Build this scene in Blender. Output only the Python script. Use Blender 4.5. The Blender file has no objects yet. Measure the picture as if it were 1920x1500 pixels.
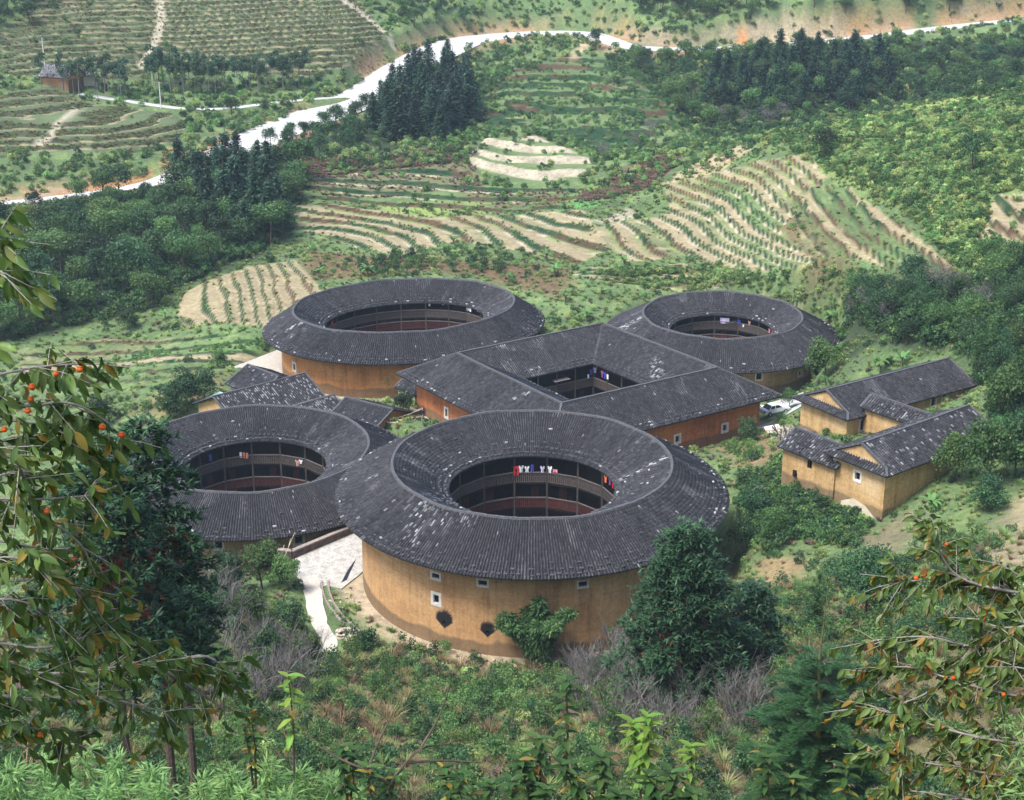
import bpy, bmesh, math, random
import numpy as np
from mathutils import Vector, Matrix
random.seed(7); RNG = np.random.default_rng(7)
SC = bpy.context.scene
COL = SC.collection
# ------------------------------------------------------------------ camera, sky, sun, exposure
PITCH = math.radians(20.5); CAM_H = 81.0; FOC = 3000.0          # focal length in pixels of a 1920 x 1500 frame
cd = bpy.data.cameras.new('camera'); cam = bpy.data.objects.new('camera', cd); COL.objects.link(cam)
cd.sensor_width = 36.0; cd.lens = FOC/1920*36; cd.clip_start = 0.2; cd.clip_end = 3000
cam.location = (0, 0, CAM_H); cam.rotation_euler = (math.pi/2-PITCH, 0, 0)
SC.camera = cam
W = bpy.data.worlds.new('World'); SC.world = W; W.use_nodes = True
wn = W.node_tree; bg = wn.nodes['Background']
sky = wn.nodes.new('ShaderNodeTexSky'); sky.sky_type = 'NISHITA'; sky.sun_disc = False
SUN_EL, SUN_AZ = math.radians(60), math.radians(-128)           # azimuth measured from +Y clockwise
sky.sun_elevation = SUN_EL; sky.sun_rotation = SUN_AZ; sky.dust_density = 3.0; sky.air_density = 1.0
hs = wn.nodes.new('ShaderNodeHueSaturation'); hs.inputs['Saturation'].default_value = 0.95   # thin overcast
wn.links.new(sky.outputs[0], hs.inputs['Color']); wn.links.new(hs.outputs[0], bg.inputs['Color'])
bg.inputs['Strength'].default_value = 0.1
sd = bpy.data.lights.new('sun', 'SUN'); sun = bpy.data.objects.new('sun', sd); COL.objects.link(sun)
sd.energy = 1.5; sd.angle = math.radians(16); sd.color = (1.0, 0.995, 0.985)
sdir = Vector((math.sin(SUN_AZ)*math.cos(SUN_EL), math.cos(SUN_AZ)*math.cos(SUN_EL), math.sin(SUN_EL)))
sun.rotation_euler = sdir.to_track_quat('Z', 'Y').to_euler()
vs = SC.view_settings; vs.view_transform = 'Standard'; vs.look = 'None'; vs.gamma = 1.0; vs.use_curve_mapping = False
vs.exposure = 1.72
SC.cycles.max_bounces = 3; SC.cycles.diffuse_bounces = 2; SC.cycles.glossy_bounces = 1; SC.cycles.transmission_bounces = 2; SC.cycles.transparent_max_bounces = 4; SC.cycles.volume_bounces = 0

# ------------------------------------------------------------------ helpers
SP, CP = math.sin(PITCH), math.cos(PITCH)
def ray(px, py):
    a = (px-960)/FOC; b = -(py-750)/FOC
    return np.array([a, CP+b*SP, -SP+b*CP])
def P(px, py, Y):                      # point seen at a pixel, Y metres in front of the lookout
    r = ray(px, py); t = Y/r[1]; return np.array([r[0]*t, Y, CAM_H+r[2]*t])
def PZ(px, py, z):                     # the same at a known height
    r = ray(px, py); t = (z-CAM_H)/r[2]; return np.array([r[0]*t, r[1]*t, z])
def ss(a, b, x): t = np.clip((x-a)/(b-a), 0, 1); return t*t*(3-2*t)
_lat = np.random.default_rng(3).random((256, 256))
def vnoise(x, y):
    xi = np.floor(x).astype(int); yi = np.floor(y).astype(int); fx = x-xi; fy = y-yi
    fx = fx*fx*(3-2*fx); fy = fy*fy*(3-2*fy)
    g = lambda a, b: _lat[a & 255, b & 255]
    return (g(xi, yi)*(1-fx)+g(xi+1, yi)*fx)*(1-fy)+(g(xi, yi+1)*(1-fx)+g(xi+1, yi+1)*fx)*fy
def fbm(x, y, o=4):
    s = 0; a = 0.5
    for k in range(o): s = s+a*vnoise(x*2**k+17.3*k, y*2**k+9.1*k); a *= .5
    return s/(1-.5**o)                 # 0..1

def mesh_np(name, V, Fc, mats=(), smooth=False, attrs=None, midx=None):
    """V (n,3), Fc list of faces or (m,k) array; attrs: name -> (n,3) point colours"""
    me = bpy.data.meshes.new(name)
    V = np.asarray(V, dtype=np.float32).reshape(-1, 3)
    if isinstance(Fc, np.ndarray):
        m, k = Fc.shape
        me.vertices.add(len(V)); me.vertices.foreach_set('co', V.ravel())
        me.loops.add(m*k); me.loops.foreach_set('vertex_index', Fc.astype(np.int32).ravel())
        me.polygons.add(m); me.polygons.foreach_set('loop_start', np.arange(0, m*k, k, dtype=np.int32))
        if midx is not None: me.polygons.foreach_set('material_index', np.asarray(midx, dtype=np.int32))
        me.update(calc_edges=True)
    else:
        me.from_pydata(V.tolist(), [], Fc)
        if midx is not None:
            for p, i in zip(me.polygons, midx): p.material_index = i
    if smooth: me.polygons.foreach_set('use_smooth', np.ones(len(me.polygons), dtype=bool))
    for an, a in (attrs or {}).items():
        a = np.asarray(a, dtype=np.float32)
        at_ = me.attributes.new(an, 'FLOAT_COLOR', 'POINT')
        at_.data.foreach_set('color', np.hstack([a, np.ones((len(a), 1), np.float32)]).astype(np.float32).ravel())
    for m_ in mats: me.materials.append(m_)
    return me
def add(name, me, parent=None, loc=None, rotz=None, scale=None):
    o = bpy.data.objects.new(name, me); COL.objects.link(o)
    if parent is not None: o.parent = parent
    if loc is not None: o.location = loc
    if rotz is not None: o.rotation_euler = (0, 0, rotz)
    if scale is not None: o.scale = (scale,)*3 if not hasattr(scale, '__len__') else scale
    return o
def tag(o, label=None, cat=None, group=None, kind=None):
    if label: o['label'] = label
    if cat: o['category'] = cat
    if group: o['group'] = group
    if kind: o['kind'] = kind
    return o
def thing(name, label, cat, loc=(0, 0, 0), rotz=0, group=None, scale=None):
    return tag(add(name, None, None, tuple(loc), rotz, scale), label, cat, group)
class MB:
    """collects shapes into one mesh"""
    def __init__(s): s.v = []; s.f = []; s.m = []; s.cm = 0
    def poly(s, pts, faces):
        n = len(s.v); s.v += [tuple(map(float, p)) for p in pts]; s.f += [[i+n for i in f] for f in faces]; s.m += [s.cm]*len(faces); return s
    def box(s, c, d, rot=0.0, taper=1.0):
        x, y, z = d[0]/2, d[1]/2, d[2]/2; cs, sn = math.cos(rot), math.sin(rot); pts = []
        for k in (-1, 1):
            t = taper if k > 0 else 1
            for i, j in ((-1, -1), (1, -1), (1, 1), (-1, 1)):
                a, b = i*x*t, j*y*t; pts.append((c[0]+a*cs-b*sn, c[1]+a*sn+b*cs, c[2]+k*z))
        return s.poly(pts, [[3, 2, 1, 0], [4, 5, 6, 7], [0, 1, 5, 4], [1, 2, 6, 5], [2, 3, 7, 6], [3, 0, 4, 7]])
    def tube(s, pts, rad, n=6, cap=True):
        pts = [Vector(p) for p in pts]; k = len(pts)
        if not hasattr(rad, '__len__'): rad = [rad]*k
        V = []; up = Vector((0.31, 0.17, 0.93))
        for i, p in enumerate(pts):
            d = (pts[min(i+1, k-1)]-pts[max(i-1, 0)])
            d = d.normalized() if d.length > 1e-9 else Vector((0, 0, 1))
            a = d.cross(up)
            if a.length < 1e-3: a = d.cross(Vector((1, 0, 0)))
            a.normalize(); b = d.cross(a)
            for j in range(n):
                t = 2*math.pi*j/n; V.append(p+a*math.cos(t)*rad[i]+b*math.sin(t)*rad[i])
        Fs = [[i*n+j, i*n+(j+1) % n, (i+1)*n+(j+1) % n, (i+1)*n+j] for i in range(k-1) for j in range(n)]
        if cap: Fs += [list(range(n)), list(range((k-1)*n, k*n))[::-1]]
        return s.poly(V, Fs)
    def beam(s, a, b, w, h):             # a bar of rectangular section between two points
        a = Vector(a); b = Vector(b); d = (b-a).normalized(); sd_ = d.cross(Vector((0, 0, 1)))
        if sd_.length < 1e-3: sd_ = Vector((1, 0, 0))
        sd_.normalize(); u = sd_.cross(d)
        pts = [q+sd_*(i*w/2)+u*(j*h/2) for q in (a, b) for i, j in ((-1, -1), (1, -1), (1, 1), (-1, 1))]
        return s.poly(pts, [[0, 1, 2, 3], [7, 6, 5, 4], [0, 4, 5, 1], [1, 5, 6, 2], [2, 6, 7, 3], [3, 7, 4, 0]])
    def mesh(s, name, *mats, smooth=False): return mesh_np(name, s.v, s.f, mats, smooth, None, s.m if len(mats) > 1 else None)
    def build(s, name, mat, parent=None, loc=None, rotz=None, smooth=False):
        return add(name, s.mesh(name, *(mat if isinstance(mat, (list, tuple)) else (mat,)), smooth=smooth), parent, loc, rotz)

# ------------------------------------------------------------------ materials
def newmat(name):
    m = bpy.data.materials.new(name); m.use_nodes = True; nt = m.node_tree
    b = nt.nodes['Principled BSDF']; b.inputs['Roughness'].default_value = .9; b.inputs['Specular IOR Level'].default_value = .25
    return m, nt, b
def N(nt, typ, **kw):
    n = nt.nodes.new(typ)
    for k, v in kw.items():
        if k in n.inputs: n.inputs[k].default_value = v
        else: setattr(n, k, v)
    return n
def ramp(nt, src, stops):
    r = nt.nodes.new('ShaderNodeValToRGB'); e = r.color_ramp.elements
    while len(e) < len(stops): e.new(.5)
    for el, (p, c) in zip(e, stops): el.position = p; el.color = (*c, 1) if len(c) == 3 else c
    nt.links.new(src, r.inputs[0]); return r.outputs[0]
def mix(nt, f, a, b, mode='MIX'):
    n = nt.nodes.new('ShaderNodeMix'); n.data_type = 'RGBA'; n.blend_type = mode
    for s, v in ((n.inputs[0], f), (n.inputs[6], a), (n.inputs[7], b)):
        if isinstance(v, (int, float)): s.default_value = v
        elif isinstance(v, tuple): s.default_value = (*v, 1) if len(v) == 3 else v
        else: nt.links.new(v, s)
    return n.outputs[2]
def noise(nt, scale, vec=None, detail=6, rough=.6):
    n = N(nt, 'ShaderNodeTexNoise', Scale=scale, Detail=detail, Roughness=rough)
    if vec is not None: nt.links.new(vec, n.inputs['Vector'])
    return n.outputs['Fac']
def objco(nt, scale=(1, 1, 1)):
    t = nt.nodes.new('ShaderNodeTexCoord'); m = N(nt, 'ShaderNodeMapping'); m.inputs['Scale'].default_value = scale
    nt.links.new(t.outputs['Object'], m.inputs[0]); return m.outputs[0]
def bump(nt, b, h, strength=.5, dist=.05):
    n = N(nt, 'ShaderNodeBump', Strength=strength, Distance=dist); nt.links.new(h, n.inputs['Height']); nt.links.new(n.outputs[0], b.inputs['Normal'])
def simple(name, c, c2=None, scale=4, rough=.85, stretch=(1, 1, 1), bmp=0.3, rand=0.0):
    m, nt, b = newmat(name); b.inputs['Roughness'].default_value = rough
    c2 = c2 or tuple(x*.6 for x in c)
    f = noise(nt, scale, objco(nt, stretch)); col = ramp(nt, f, [(.3, c2), (.7, c)])
    if rand:
        oi = nt.nodes.new('ShaderNodeObjectInfo'); h = N(nt, 'ShaderNodeHueSaturation')
        mm = N(nt, 'ShaderNodeMapRange'); mm.inputs['To Min'].default_value = 1-rand; mm.inputs['To Max'].default_value = 1+rand
        nt.links.new(oi.outputs['Random'], mm.inputs[0]); nt.links.new(mm.outputs[0], h.inputs['Value']); nt.links.new(col, h.inputs['Color']); col = h.outputs[0]
    nt.links.new(col, b.inputs['Base Color'])
    if bmp: bump(nt, b, f, bmp)
    return m
def leafmat(name, c, c2, c3=None, trans=.35, rand=.25, hue=.02, rough=.55):
    """foliage: colour from the per-leaf attribute and the plant's own random value, partly translucent"""
    m, nt, b = newmat(name); b.inputs['Roughness'].default_value = rough; b.inputs['Specular IOR Level'].default_value = .3
    a = nt.nodes.new('ShaderNodeAttribute'); a.attribute_name = 'leaf'
    sep = nt.nodes.new('ShaderNodeSeparateColor'); nt.links.new(a.outputs['Color'], sep.inputs[0])
    stops = [(0, c2), (.75, c)] + ([(.93, c), (1, c3)] if c3 else [])
    col = ramp(nt, sep.outputs[0], stops)
    oi = nt.nodes.new('ShaderNodeObjectInfo'); h = N(nt, 'ShaderNodeHueSaturation')
    for (lo, hi, sock, k) in ((1-rand, 1+rand, 'Value', 1.0), (.5-hue, .5+hue, 'Hue', 7.13)):
        mm = N(nt, 'ShaderNodeMapRange'); mm.inputs['To Min'].default_value = lo; mm.inputs['To Max'].default_value = hi
        if k != 1:
            mu = N(nt, 'ShaderNodeMath', operation='MULTIPLY'); mu.inputs[1].default_value = k
            fr = N(nt, 'ShaderNodeMath', operation='FRACT'); nt.links.new(oi.outputs['Random'], mu.inputs[0]); nt.links.new(mu.outputs[0], fr.inputs[0]); nt.links.new(fr.outputs[0], mm.inputs[0])
        else: nt.links.new(oi.outputs['Random'], mm.inputs[0])
        nt.links.new(mm.outputs[0], h.inputs[sock])
    nt.links.new(col, h.inputs['Color']); nt.links.new(h.outputs[0], b.inputs['Base Color'])
    if trans:
        tr = nt.nodes.new('ShaderNodeBsdfTranslucent'); nt.links.new(h.outputs[0], tr.inputs[0]); mx = nt.nodes.new('ShaderNodeMixShader'); mx.inputs[0].default_value = trans
        nt.links.new(b.outputs[0], mx.inputs[1]); nt.links.new(tr.outputs[0], mx.inputs[2]); nt.links.new(mx.outputs[0], nt.nodes['Material Output'].inputs[0])
    return m
# ------------------------------------------------------------------ terrain
# buildings' footprints are needed to level the ground
A_C, A_K, A_Z = (2.2, 163.0), 1.0, -1.0
B_C, B_Z = (-33.0, 189.0), -8.5
C_C, C_Z = (-16.85, 240.8), -2.6
D_C, D_Z = (33.3, 242.0), -3.2
E_R = np.array([PZ(857, 663, 8.2)[:2], PZ(1053, 757, 8.2)[:2], PZ(1345, 690, 8.2)[:2], PZ(1130, 607, 8.2)[:2]])   # ridge corners: left, near, right, back
E_C = E_R.mean(0); E_Z = -1.0
_cp = [(200,1480,80),(960,1480,82),(1800,1480,78),(960,1400,103),(960,1320,122),(700,1260,138),(960,1262,139.5),(1150,1240,141),(400,1400,98),(300,1250,122),
 (150,1150,130),(400,1150,147),(300,1080,160),(480,1085,166),(1250,1250,136),(1400,1150,133),(1480,1060,146),(1400,940,172),(1395,1050,153),(1330,850,195),(1450,850,186),
 (1410,775,215),(1480,765,222),(1660,982,156.5),(1478,930,164),(1507,805,184),(1850,740,190),(1900,850,165),(1760,930,156),(1880,1050,120),(1700,1060,137),(1600,1150,125),
 (1850,1250,92),(1700,1400,85),(1900,400,240),(1900,200,290),(1900,300,262),(1700,300,285),(1500,250,330),(1700,210,320),(1600,480,250),(1750,560,222),(1880,620,195),(1880,700,185),
 (1450,380,300),(1300,480,285),(1300,380,310),(1250,320,335),(1560,560,240),(1100,540,264),(1300,540,267),(1000,560,262),(1500,130,440),(1500,85,465),(1900,110,450),(1900,40,470),
 (1500,30,476),(1500,0,486),(1000,0,520),(1200,0,505),(1000,62,497),(1100,110,470),(1050,200,425),(1000,270,375),(990,345,345),(800,330,350),(650,400,322),(900,440,300),(750,470,290),
 (600,520,272),(800,510,274),(420,580,258),(330,590,262),(560,610,250),(500,680,236),(250,650,250),(100,650,252),(250,760,222),(60,720,238),(350,720,226),(400,790,214),(250,500,290),
 (100,600,262),(300,420,315),(100,450,310),(480,420,312),(500,330,345),(100,370,335),(300,340,345),(400,300,360),(520,250,385),(680,180,425),(800,110,460),(860,80,480),
 (200,250,372),(100,200,392),(300,160,420),(300,60,452),(300,0,468),(600,60,463),(600,0,480),(50,100,425),(50,30,447),(800,0,500),(700,100,450),(1250,92,470),
 (620,1220,143.5),(585,1090,161),(640,1010,171),(770,795,205),(700,760,218),(1720,720,205),(1650,640,215)]
CPTS = [P(*c) for c in _cp]+[np.array(q, float) for q in
 [(60,382,5),(100,385,8),(30,390,4),(-150,560,62),(0,575,58),(150,560,58),(-150,680,105),(0,680,105),(150,680,105),(-230,300,10),(-230,420,32),(-120,120,14),(-100,70,36),(100,70,40),(120,120,36),
  (160,200,44),(180,300,50),(210,420,34),(-240,520,60),(240,520,45),(-100,0,76),(100,0,80),(0,0,79),(0,-20,84),(0,40,51),(-40,40,50),(45,40,52),(-12,10,71),(12,10,71),(-60,150,-4),(-70,190,-7),(-240,100,20),(240,100,60)]]
CPTS = np.array(CPTS)
_S = 100.0
def _phi(d2): return np.where(d2 > 1e-12, .5*d2*np.log(np.maximum(d2, 1e-12)), 0)
def tps_fit(xy, v, reg=2e-3):
    n = len(xy); K = _phi(((xy[:, None]-xy[None])**2).sum(-1))+reg*np.eye(n); Q = np.hstack([np.ones((n, 1)), xy])
    M = np.zeros((n+3, n+3)); M[:n, :n] = K; M[:n, n:] = Q; M[n:, :n] = Q.T
    return np.linalg.solve(M, np.concatenate([v, np.zeros(3)]))
def tps_eval(xy, w, p):
    out = w[-3]+p[:, 0]*w[-2]+p[:, 1]*w[-1]
    for k in range(len(xy)): out = out+w[k]*_phi((p[:, 0]-xy[k, 0])**2+(p[:, 1]-xy[k, 1])**2)
    return out
_w = tps_fit(CPTS[:, :2]/_S, CPTS[:, 2])
xs = np.concatenate([np.arange(-230, -100, 1.5), np.arange(-100, 100, .5), np.arange(100, 230.01, 1.5)])
ys = np.concatenate([np.arange(-25, 60, 2.5), np.arange(60, 130, 1.0), np.arange(130, 340, .55), np.arange(340, 500, .75), np.arange(500, 690, 3.0)])
GX, GY = np.meshgrid(xs, ys); SH = GX.shape
gx, gy = GX.ravel(), GY.ravel()
# evaluate the smooth surface on a coarse grid, then interpolate (fast)
cxs = np.arange(-236, 237, 4.0); cys = np.arange(-32, 698, 4.0); CX_, CY_ = np.meshgrid(cxs, cys)
CZ = tps_eval(CPTS[:, :2]/_S, _w, np.stack([CX_.ravel(), CY_.ravel()], 1)/_S).reshape(CX_.shape)
def cubic(Zg, x0, y0, d, x, y):
    u = (x-x0)/d; v = (y-y0)/d; i = np.clip(np.floor(u).astype(int), 1, Zg.shape[1]-3); j = np.clip(np.floor(v).astype(int), 1, Zg.shape[0]-3); fu = u-i; fv = v-j
    def w(f): return (-.5*f**3+f*f-.5*f, 1.5*f**3-2.5*f*f+1, -1.5*f**3+2*f*f+.5*f, .5*f**3-.5*f*f)
    wu, wv = w(fu), w(fv); o = 0
    for a in range(4):
        for b in range(4): o = o+Zg[j-1+b, i-1+a]*wu[a]*wv[b]
    return o
def hbase(x, y): return cubic(CZ, -236, -32, 4.0, np.asarray(x, float), np.asarray(y, float))
gz = hbase(gx, gy)
def seg_dist(x, y, pts):
    """distance to a polyline, parameter index and interpolated z"""
    best = np.full(x.shape, 1e9); zz = np.zeros(x.shape); side = np.zeros(x.shape)
    for a, b in zip(pts[:-1], pts[1:]):
        d = b-a; L = d[0]**2+d[1]**2; t = np.clip(((x-a[0])*d[0]+(y-a[1])*d[1])/L, 0, 1)
        q = np.hypot(x-a[0]-t*d[0], y-a[1]-t*d[1]); m = q < best
        best = np.where(m, q, best); zz = np.where(m, a[2]+t*d[2], zz); side = np.where(m, np.sign((x-a[0])*d[1]-(y-a[1])*d[0]), side)
    return best, zz, side
def smooth_path(pts, k=3):
    pts = np.array(pts, float)
    for _ in range(k):
        q = [pts[0]]
        for a, b in zip(pts[:-1], pts[1:]): q += [a*.75+b*.25, a*.25+b*.75]
        pts = np.array(q+[pts[-1]])
    return pts
# gentle natural relief
gz += (fbm(gx/14, gy/14, 4)-.5)*1.6*ss(40, 120, gy)
# roads (own sheets later) levelled into the slope: (polyline, width)
ROAD = smooth_path([P(-40,385,330),P(100,372,335),P(250,352,344),P(330,330,349),P(420,292,362),P(520,243,386),P(620,208,410),P(690,178,426),P(745,135,450),P(800,104,465),P(858,78,484),P(930,68,494),P(1000,62,500),P(1100,61,503),P(1140,75,490),P(1175,88,478),P(1250,93,472),P(1350,92,472),P(1450,87,473),P(1550,77,475),P(1650,68,476),P(1750,54,478),P(1850,44,480),P(2000,30,484)])
LANE = smooth_path([P(150,176,405),P(200,184,403),P(280,196,400),P(350,205,398),P(430,204,402),P(500,194,409),P(570,187,416),P(640,182,424)])
PATHF = smooth_path([P(575,1075,163),P(585,1105,158.5),P(592,1140,154),P(600,1175,149.5),P(622,1205,145.5),P(612,1240,141.5)], 2)
def level(pts, half, blend, dz=-.06):
    global gz
    m = (gx > pts[:, 0].min()-30) & (gx < pts[:, 0].max()+30) & (gy > pts[:, 1].min()-30) & (gy < pts[:, 1].max()+30)
    d, z, s = seg_dist(gx[m], gy[m], pts); w = 1-ss(half, half+blend, d); gz[m] = gz[m]*(1-w)+(z+dz)*w
    full = np.full(gx.shape, 1e9); full[m] = d; return full
d_road = level(ROAD, 6.6, 5.0); d_lane = level(LANE, 2.0, 2.5); d_path = level(PATHF, .9, 1.5, -.03)
# level platforms of the buildings
def plat(dist, z0, r, bl):
    global gz
    w = 1-ss(r, r+bl, dist); gz = gz*(1-w)+z0*w
plat(np.hypot(gx-B_C[0], gy-B_C[1]), B_Z, 19.6, 5)
def ell(x, y, c, a, b, rot):
    cs, sn = math.cos(rot), math.sin(rot); u = (x-c[0])*cs+(y-c[1])*sn; v = -(x-c[0])*sn+(y-c[1])*cs
    return np.hypot(u/a, v/b)
plat(ell(gx, gy, C_C, 21, 17.6, .35)*18, C_Z, 18.0, 5)
plat(np.hypot(gx-D_C[0], gy-D_C[1]), D_Z, 17.0, 5)
e_ax = (E_R[2]-E_R[1])/np.linalg.norm(E_R[2]-E_R[1]); e_n = np.array([-e_ax[1], e_ax[0]])
ed = np.maximum(np.abs((gx-E_C[0])*e_ax[0]+(gy-E_C[1])*e_ax[1]), np.abs((gx-E_C[0])*e_n[0]+(gy-E_C[1])*e_n[1]))
plat(ed, E_Z, 17.3, 4)
# paved yard beside the front round house, above its neighbour
YZ = -.9
YARD = [PZ(548,1046,-.6)[:2], PZ(600,1018,-.6)[:2], PZ(655,990,-.6)[:2], PZ(720,960,-.6)[:2], PZ(800,900,-.6)[:2], PZ(700,1050,-.6)[:2], PZ(668,1078,-.6)[:2], PZ(640,1098,-.5)[:2], PZ(612,1092,-.5)[:2], PZ(590,1100,-.6)[:2], PZ(556,1070,-.6)[:2]]
def inpoly(x, y, poly):
    c = np.zeros(np.shape(x), bool); n = len(poly)
    for i in range(n):
        x1, y1 = poly[i][:2]; x2, y2 = poly[(i+1) % n][:2]
        if y1 == y2: continue
        c ^= ((y1 > y) != (y2 > y)) & (x < (x2-x1)*(y-y1)/(y2-y1)+x1)
    return c
def polydist(x, y, poly):
    """signed distance, negative inside"""
    p = np.array([list(q[:2])+[0] for q in list(poly)+[poly[0]]]); d, _, _ = seg_dist(x, y, p); return np.where(inpoly(x, y, poly), -d, d)
yd = polydist(gx, gy, YARD); w = 1-ss(-.2, 1.0, yd); gz = gz*(1-w)+YZ*w
plat(np.hypot(gx-A_C[0], gy-A_C[1]), A_Z, 20.8, 5)
hsm = gz.copy().reshape(SH)             # surface before terracing, used to find where a pixel lands
def hgrid(Zg, x, y):
    x = np.asarray(x, float); y = np.asarray(y, float)
    i = np.clip(np.searchsorted(xs, x)-1, 0, len(xs)-2); j = np.clip(np.searchsorted(ys, y)-1, 0, len(ys)-2)
    fx = np.clip((x-xs[i])/(xs[i+1]-xs[i]), 0, 1); fy = np.clip((y-ys[j])/(ys[j+1]-ys[j]), 0, 1)
    return (Zg[j, i]*(1-fx)+Zg[j, i+1]*fx)*(1-fy)+(Zg[j+1, i]*(1-fx)+Zg[j+1, i+1]*fx)*fy
def at(px, py, Zg=None, ymin=20):
    """where the line of sight through a pixel meets the ground"""
    Zg = hsm if Zg is None else Zg
    r = ray(px, py); t = np.arange(ymin, 690, .4)/r[1]; X = r[0]*t; Y = r[1]*t; Z = CAM_H+r[2]*t
    hit = np.nonzero(Z < hgrid(Zg, X, Y))[0]; k = hit[0] if len(hit) else len(t)-1
    return np.array([X[k], Y[k], float(hgrid(Zg, X[k], Y[k]))])
def wpoly(pts): return [at(*p)[:2] for p in pts]
# terraces: (outline, step field control (px,py,q), height, riser share)
TERR = [
 ('t_left', [(320,575),(345,548),(400,520),(470,498),(560,486),(590,520),(612,552),(560,590),(500,625),(340,618)],
   [(330,585,0),(400,600,.5),(450,610,1.6),(500,612,2.6),(550,585,4.2),(380,535,.4),(430,520,1.6),(470,508,2.6),(510,495,4),(560,490,5.5),(600,545,5.2),(430,560,1.2),(480,550,2.6),(525,545,4)], .8),
 ('t_mid', [(540,420),(680,470),(760,480),(850,455),(920,465),(1080,500),(1150,470),(1100,395),(1000,398),(900,402),(800,408),(700,392),(600,380),(545,385)],
   [(690,465,0),(735,460,1),(775,455,2),(820,450,3),(870,440,4),(930,450,5),(1000,475,5.5),(1090,490,6),(700,425,2),(780,425,3.4),(850,415,4.5),(950,400,7.5),(1050,420,8),(1050,450,6.7),(600,440,0),(560,400,2.5),(700,400,4),(1130,440,7.6)], .8),
 ('t_ctr', [(1100,430),(1180,495),(1290,480),(1420,515),(1510,520),(1540,495),(1470,430),(1560,330),(1520,285),(1420,300),(1240,345),(1250,400),(1150,415)],
   [(1120,440,0),(1180,470,1),(1230,480,1.7),(1280,480,2.4),(1330,480,3.4),(1390,490,4.2),(1440,495,5.2),(1500,510,6),(1200,435,2),(1260,430,3.4),(1310,430,4.6),(1360,435,6),(1420,450,7),(1480,470,7.5),(1280,380,6),(1330,375,7.3),(1380,370,8.6),(1300,330,9),(1360,330,10.2),(1400,320,11.3),(1450,310,12.6),(1500,310,14),(1450,400,10)], .8),
 ('t_right', [(1480,380),(1540,340),(1600,350),(1700,420),(1800,500),(1780,530),(1650,505),(1540,490),(1500,470)],
   [(1500,375,0),(1560,355,2),(1610,360,3.6),(1560,440,0),(1620,440,1.8),(1680,430,3.6),(1640,510,0),(1700,500,1.6),(1770,500,3),(1530,500,-2)], 1.1),
 ('t_far_right', [(1820,460),(1920,480),(1990,380),(1990,350),(1860,365)], [(1850,460,0),(1880,425,1),(1900,395,2),(1930,360,3),(1960,470,.4),(1960,390,3)], 1.2),
 ('t_mound', [(860,320),(880,335),(980,350),(1110,345),(1112,295),(1010,258),(905,262),(870,290)],
   [(865,325,0),(950,350,0),(1050,352,0),(1110,345,0),(880,300,1),(1000,325,1),(1100,322,1),(905,275,2.3),(1000,300,2),(1100,300,2),(960,265,3.3),(1020,280,3),(930,285,2.4)], 1.4),
 ('t_hill', [(-60,130),(60,150),(150,160),(270,150),(300,110),(420,140),(600,150),(700,140),(730,90),(700,30),(640,-30),(100,-30),(40,30),(-60,90)], None, 1.05),
 ('t_hill_low', [(-60,190),(90,160),(160,190),(330,215),(360,235),(330,275),(250,290),(100,290),(-60,300)], None, 1.0),
 ('t_knoll', [(885,245),(900,180),(960,130),(1060,105),(1130,110),(1200,150),(1290,230),(1320,262),(1210,290),(1112,285),(1010,250),(920,255)], None, 1.1),
 ('t_valley', [(560,330),(700,320),(880,300),(900,350),(1100,352),(1080,390),(900,398),(700,385),(560,375)],
   [(600,370,0),(700,380,0),(900,392,0),(1080,385,0),(600,345,1.5),(800,350,1.8),(900,370,1.2),(800,320,3),(1000,370,1.2)], .7),
 ('t_field', [(30,650),(200,635),(420,625),(500,640),(500,670),(420,700),(330,730),(150,740),(30,700)],
   [(50,650,6),(200,640,6),(400,630,6),(480,650,4.5),(60,700,3),(250,680,3.6),(400,670,3.4),(330,720,0),(150,735,0),(450,690,2)], .35),
 ('t_back', [(1060,520),(1180,540),(1250,548),(1400,550),(1560,600),(1600,560),(1500,548),(1400,528),(1280,490),(1180,510),(1100,500)],
   [(1060,520,2),(1180,520,3),(1300,500,4),(1420,530,4),(1520,550,4),(1100,545,0),(1250,550,0),(1400,555,1),(1560,590,1)], .8)]
qid = np.zeros(gx.shape); tread = np.full(gx.shape, -1.0); tedge = np.zeros(gx.shape); treg = np.full(gx.shape, -1)
WREG = {}
for k, (nm, outl, ctrl, hgt) in enumerate(TERR):
    poly = wpoly(outl); WREG[nm] = poly; pa = np.array(poly)
    m = (gx > pa[:, 0].min()-3) & (gx < pa[:, 0].max()+3) & (gy > pa[:, 1].min()-3) & (gy < pa[:, 1].max()+3)
    x, y = gx[m], gy[m]; sdist = polydist(x, y, poly); wgt = 1-ss(-2.5, .6, sdist)
    if ctrl is None:
        q = gz[m]/hgt+1.4*fbm(x/30, y/30, 2)+.45*fbm(x/6+9, y/6, 2)
    else:
        c = np.array([list(at(a, b)[:2])+[v] for a, b, v in ctrl]); ww = tps_fit(c[:, :2]/_S, c[:, 2], 1e-3)
        q = tps_eval(c[:, :2]/_S, ww, np.stack([x, y], 1)/_S)+.25*(fbm(x/7, y/7, 2)-.5)
    if nm == 't_left': q = q*1.6
    fl = np.floor(q); fr = q-fl; sh = .34 if (ctrl is None or nm == 't_mound') else .24
    st = fl+ss(1-sh, 1, fr)             # flat tread, then a riser
    gz[m] += (st-q+.5)*hgt*wgt*1.1
    on = wgt > .35
    tr = tread[m]; tr[on] = fr[on]; tread[m] = tr
    te = tedge[m]; te[on] = ss(1-sh-.03, 1-sh+.05, fr[on]); tedge[m] = te
    rg = treg[m]; rg[on] = k; treg[m] = rg
    qq = qid[m]; qq[on] = fl[on]; qid[m] = qq
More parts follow.
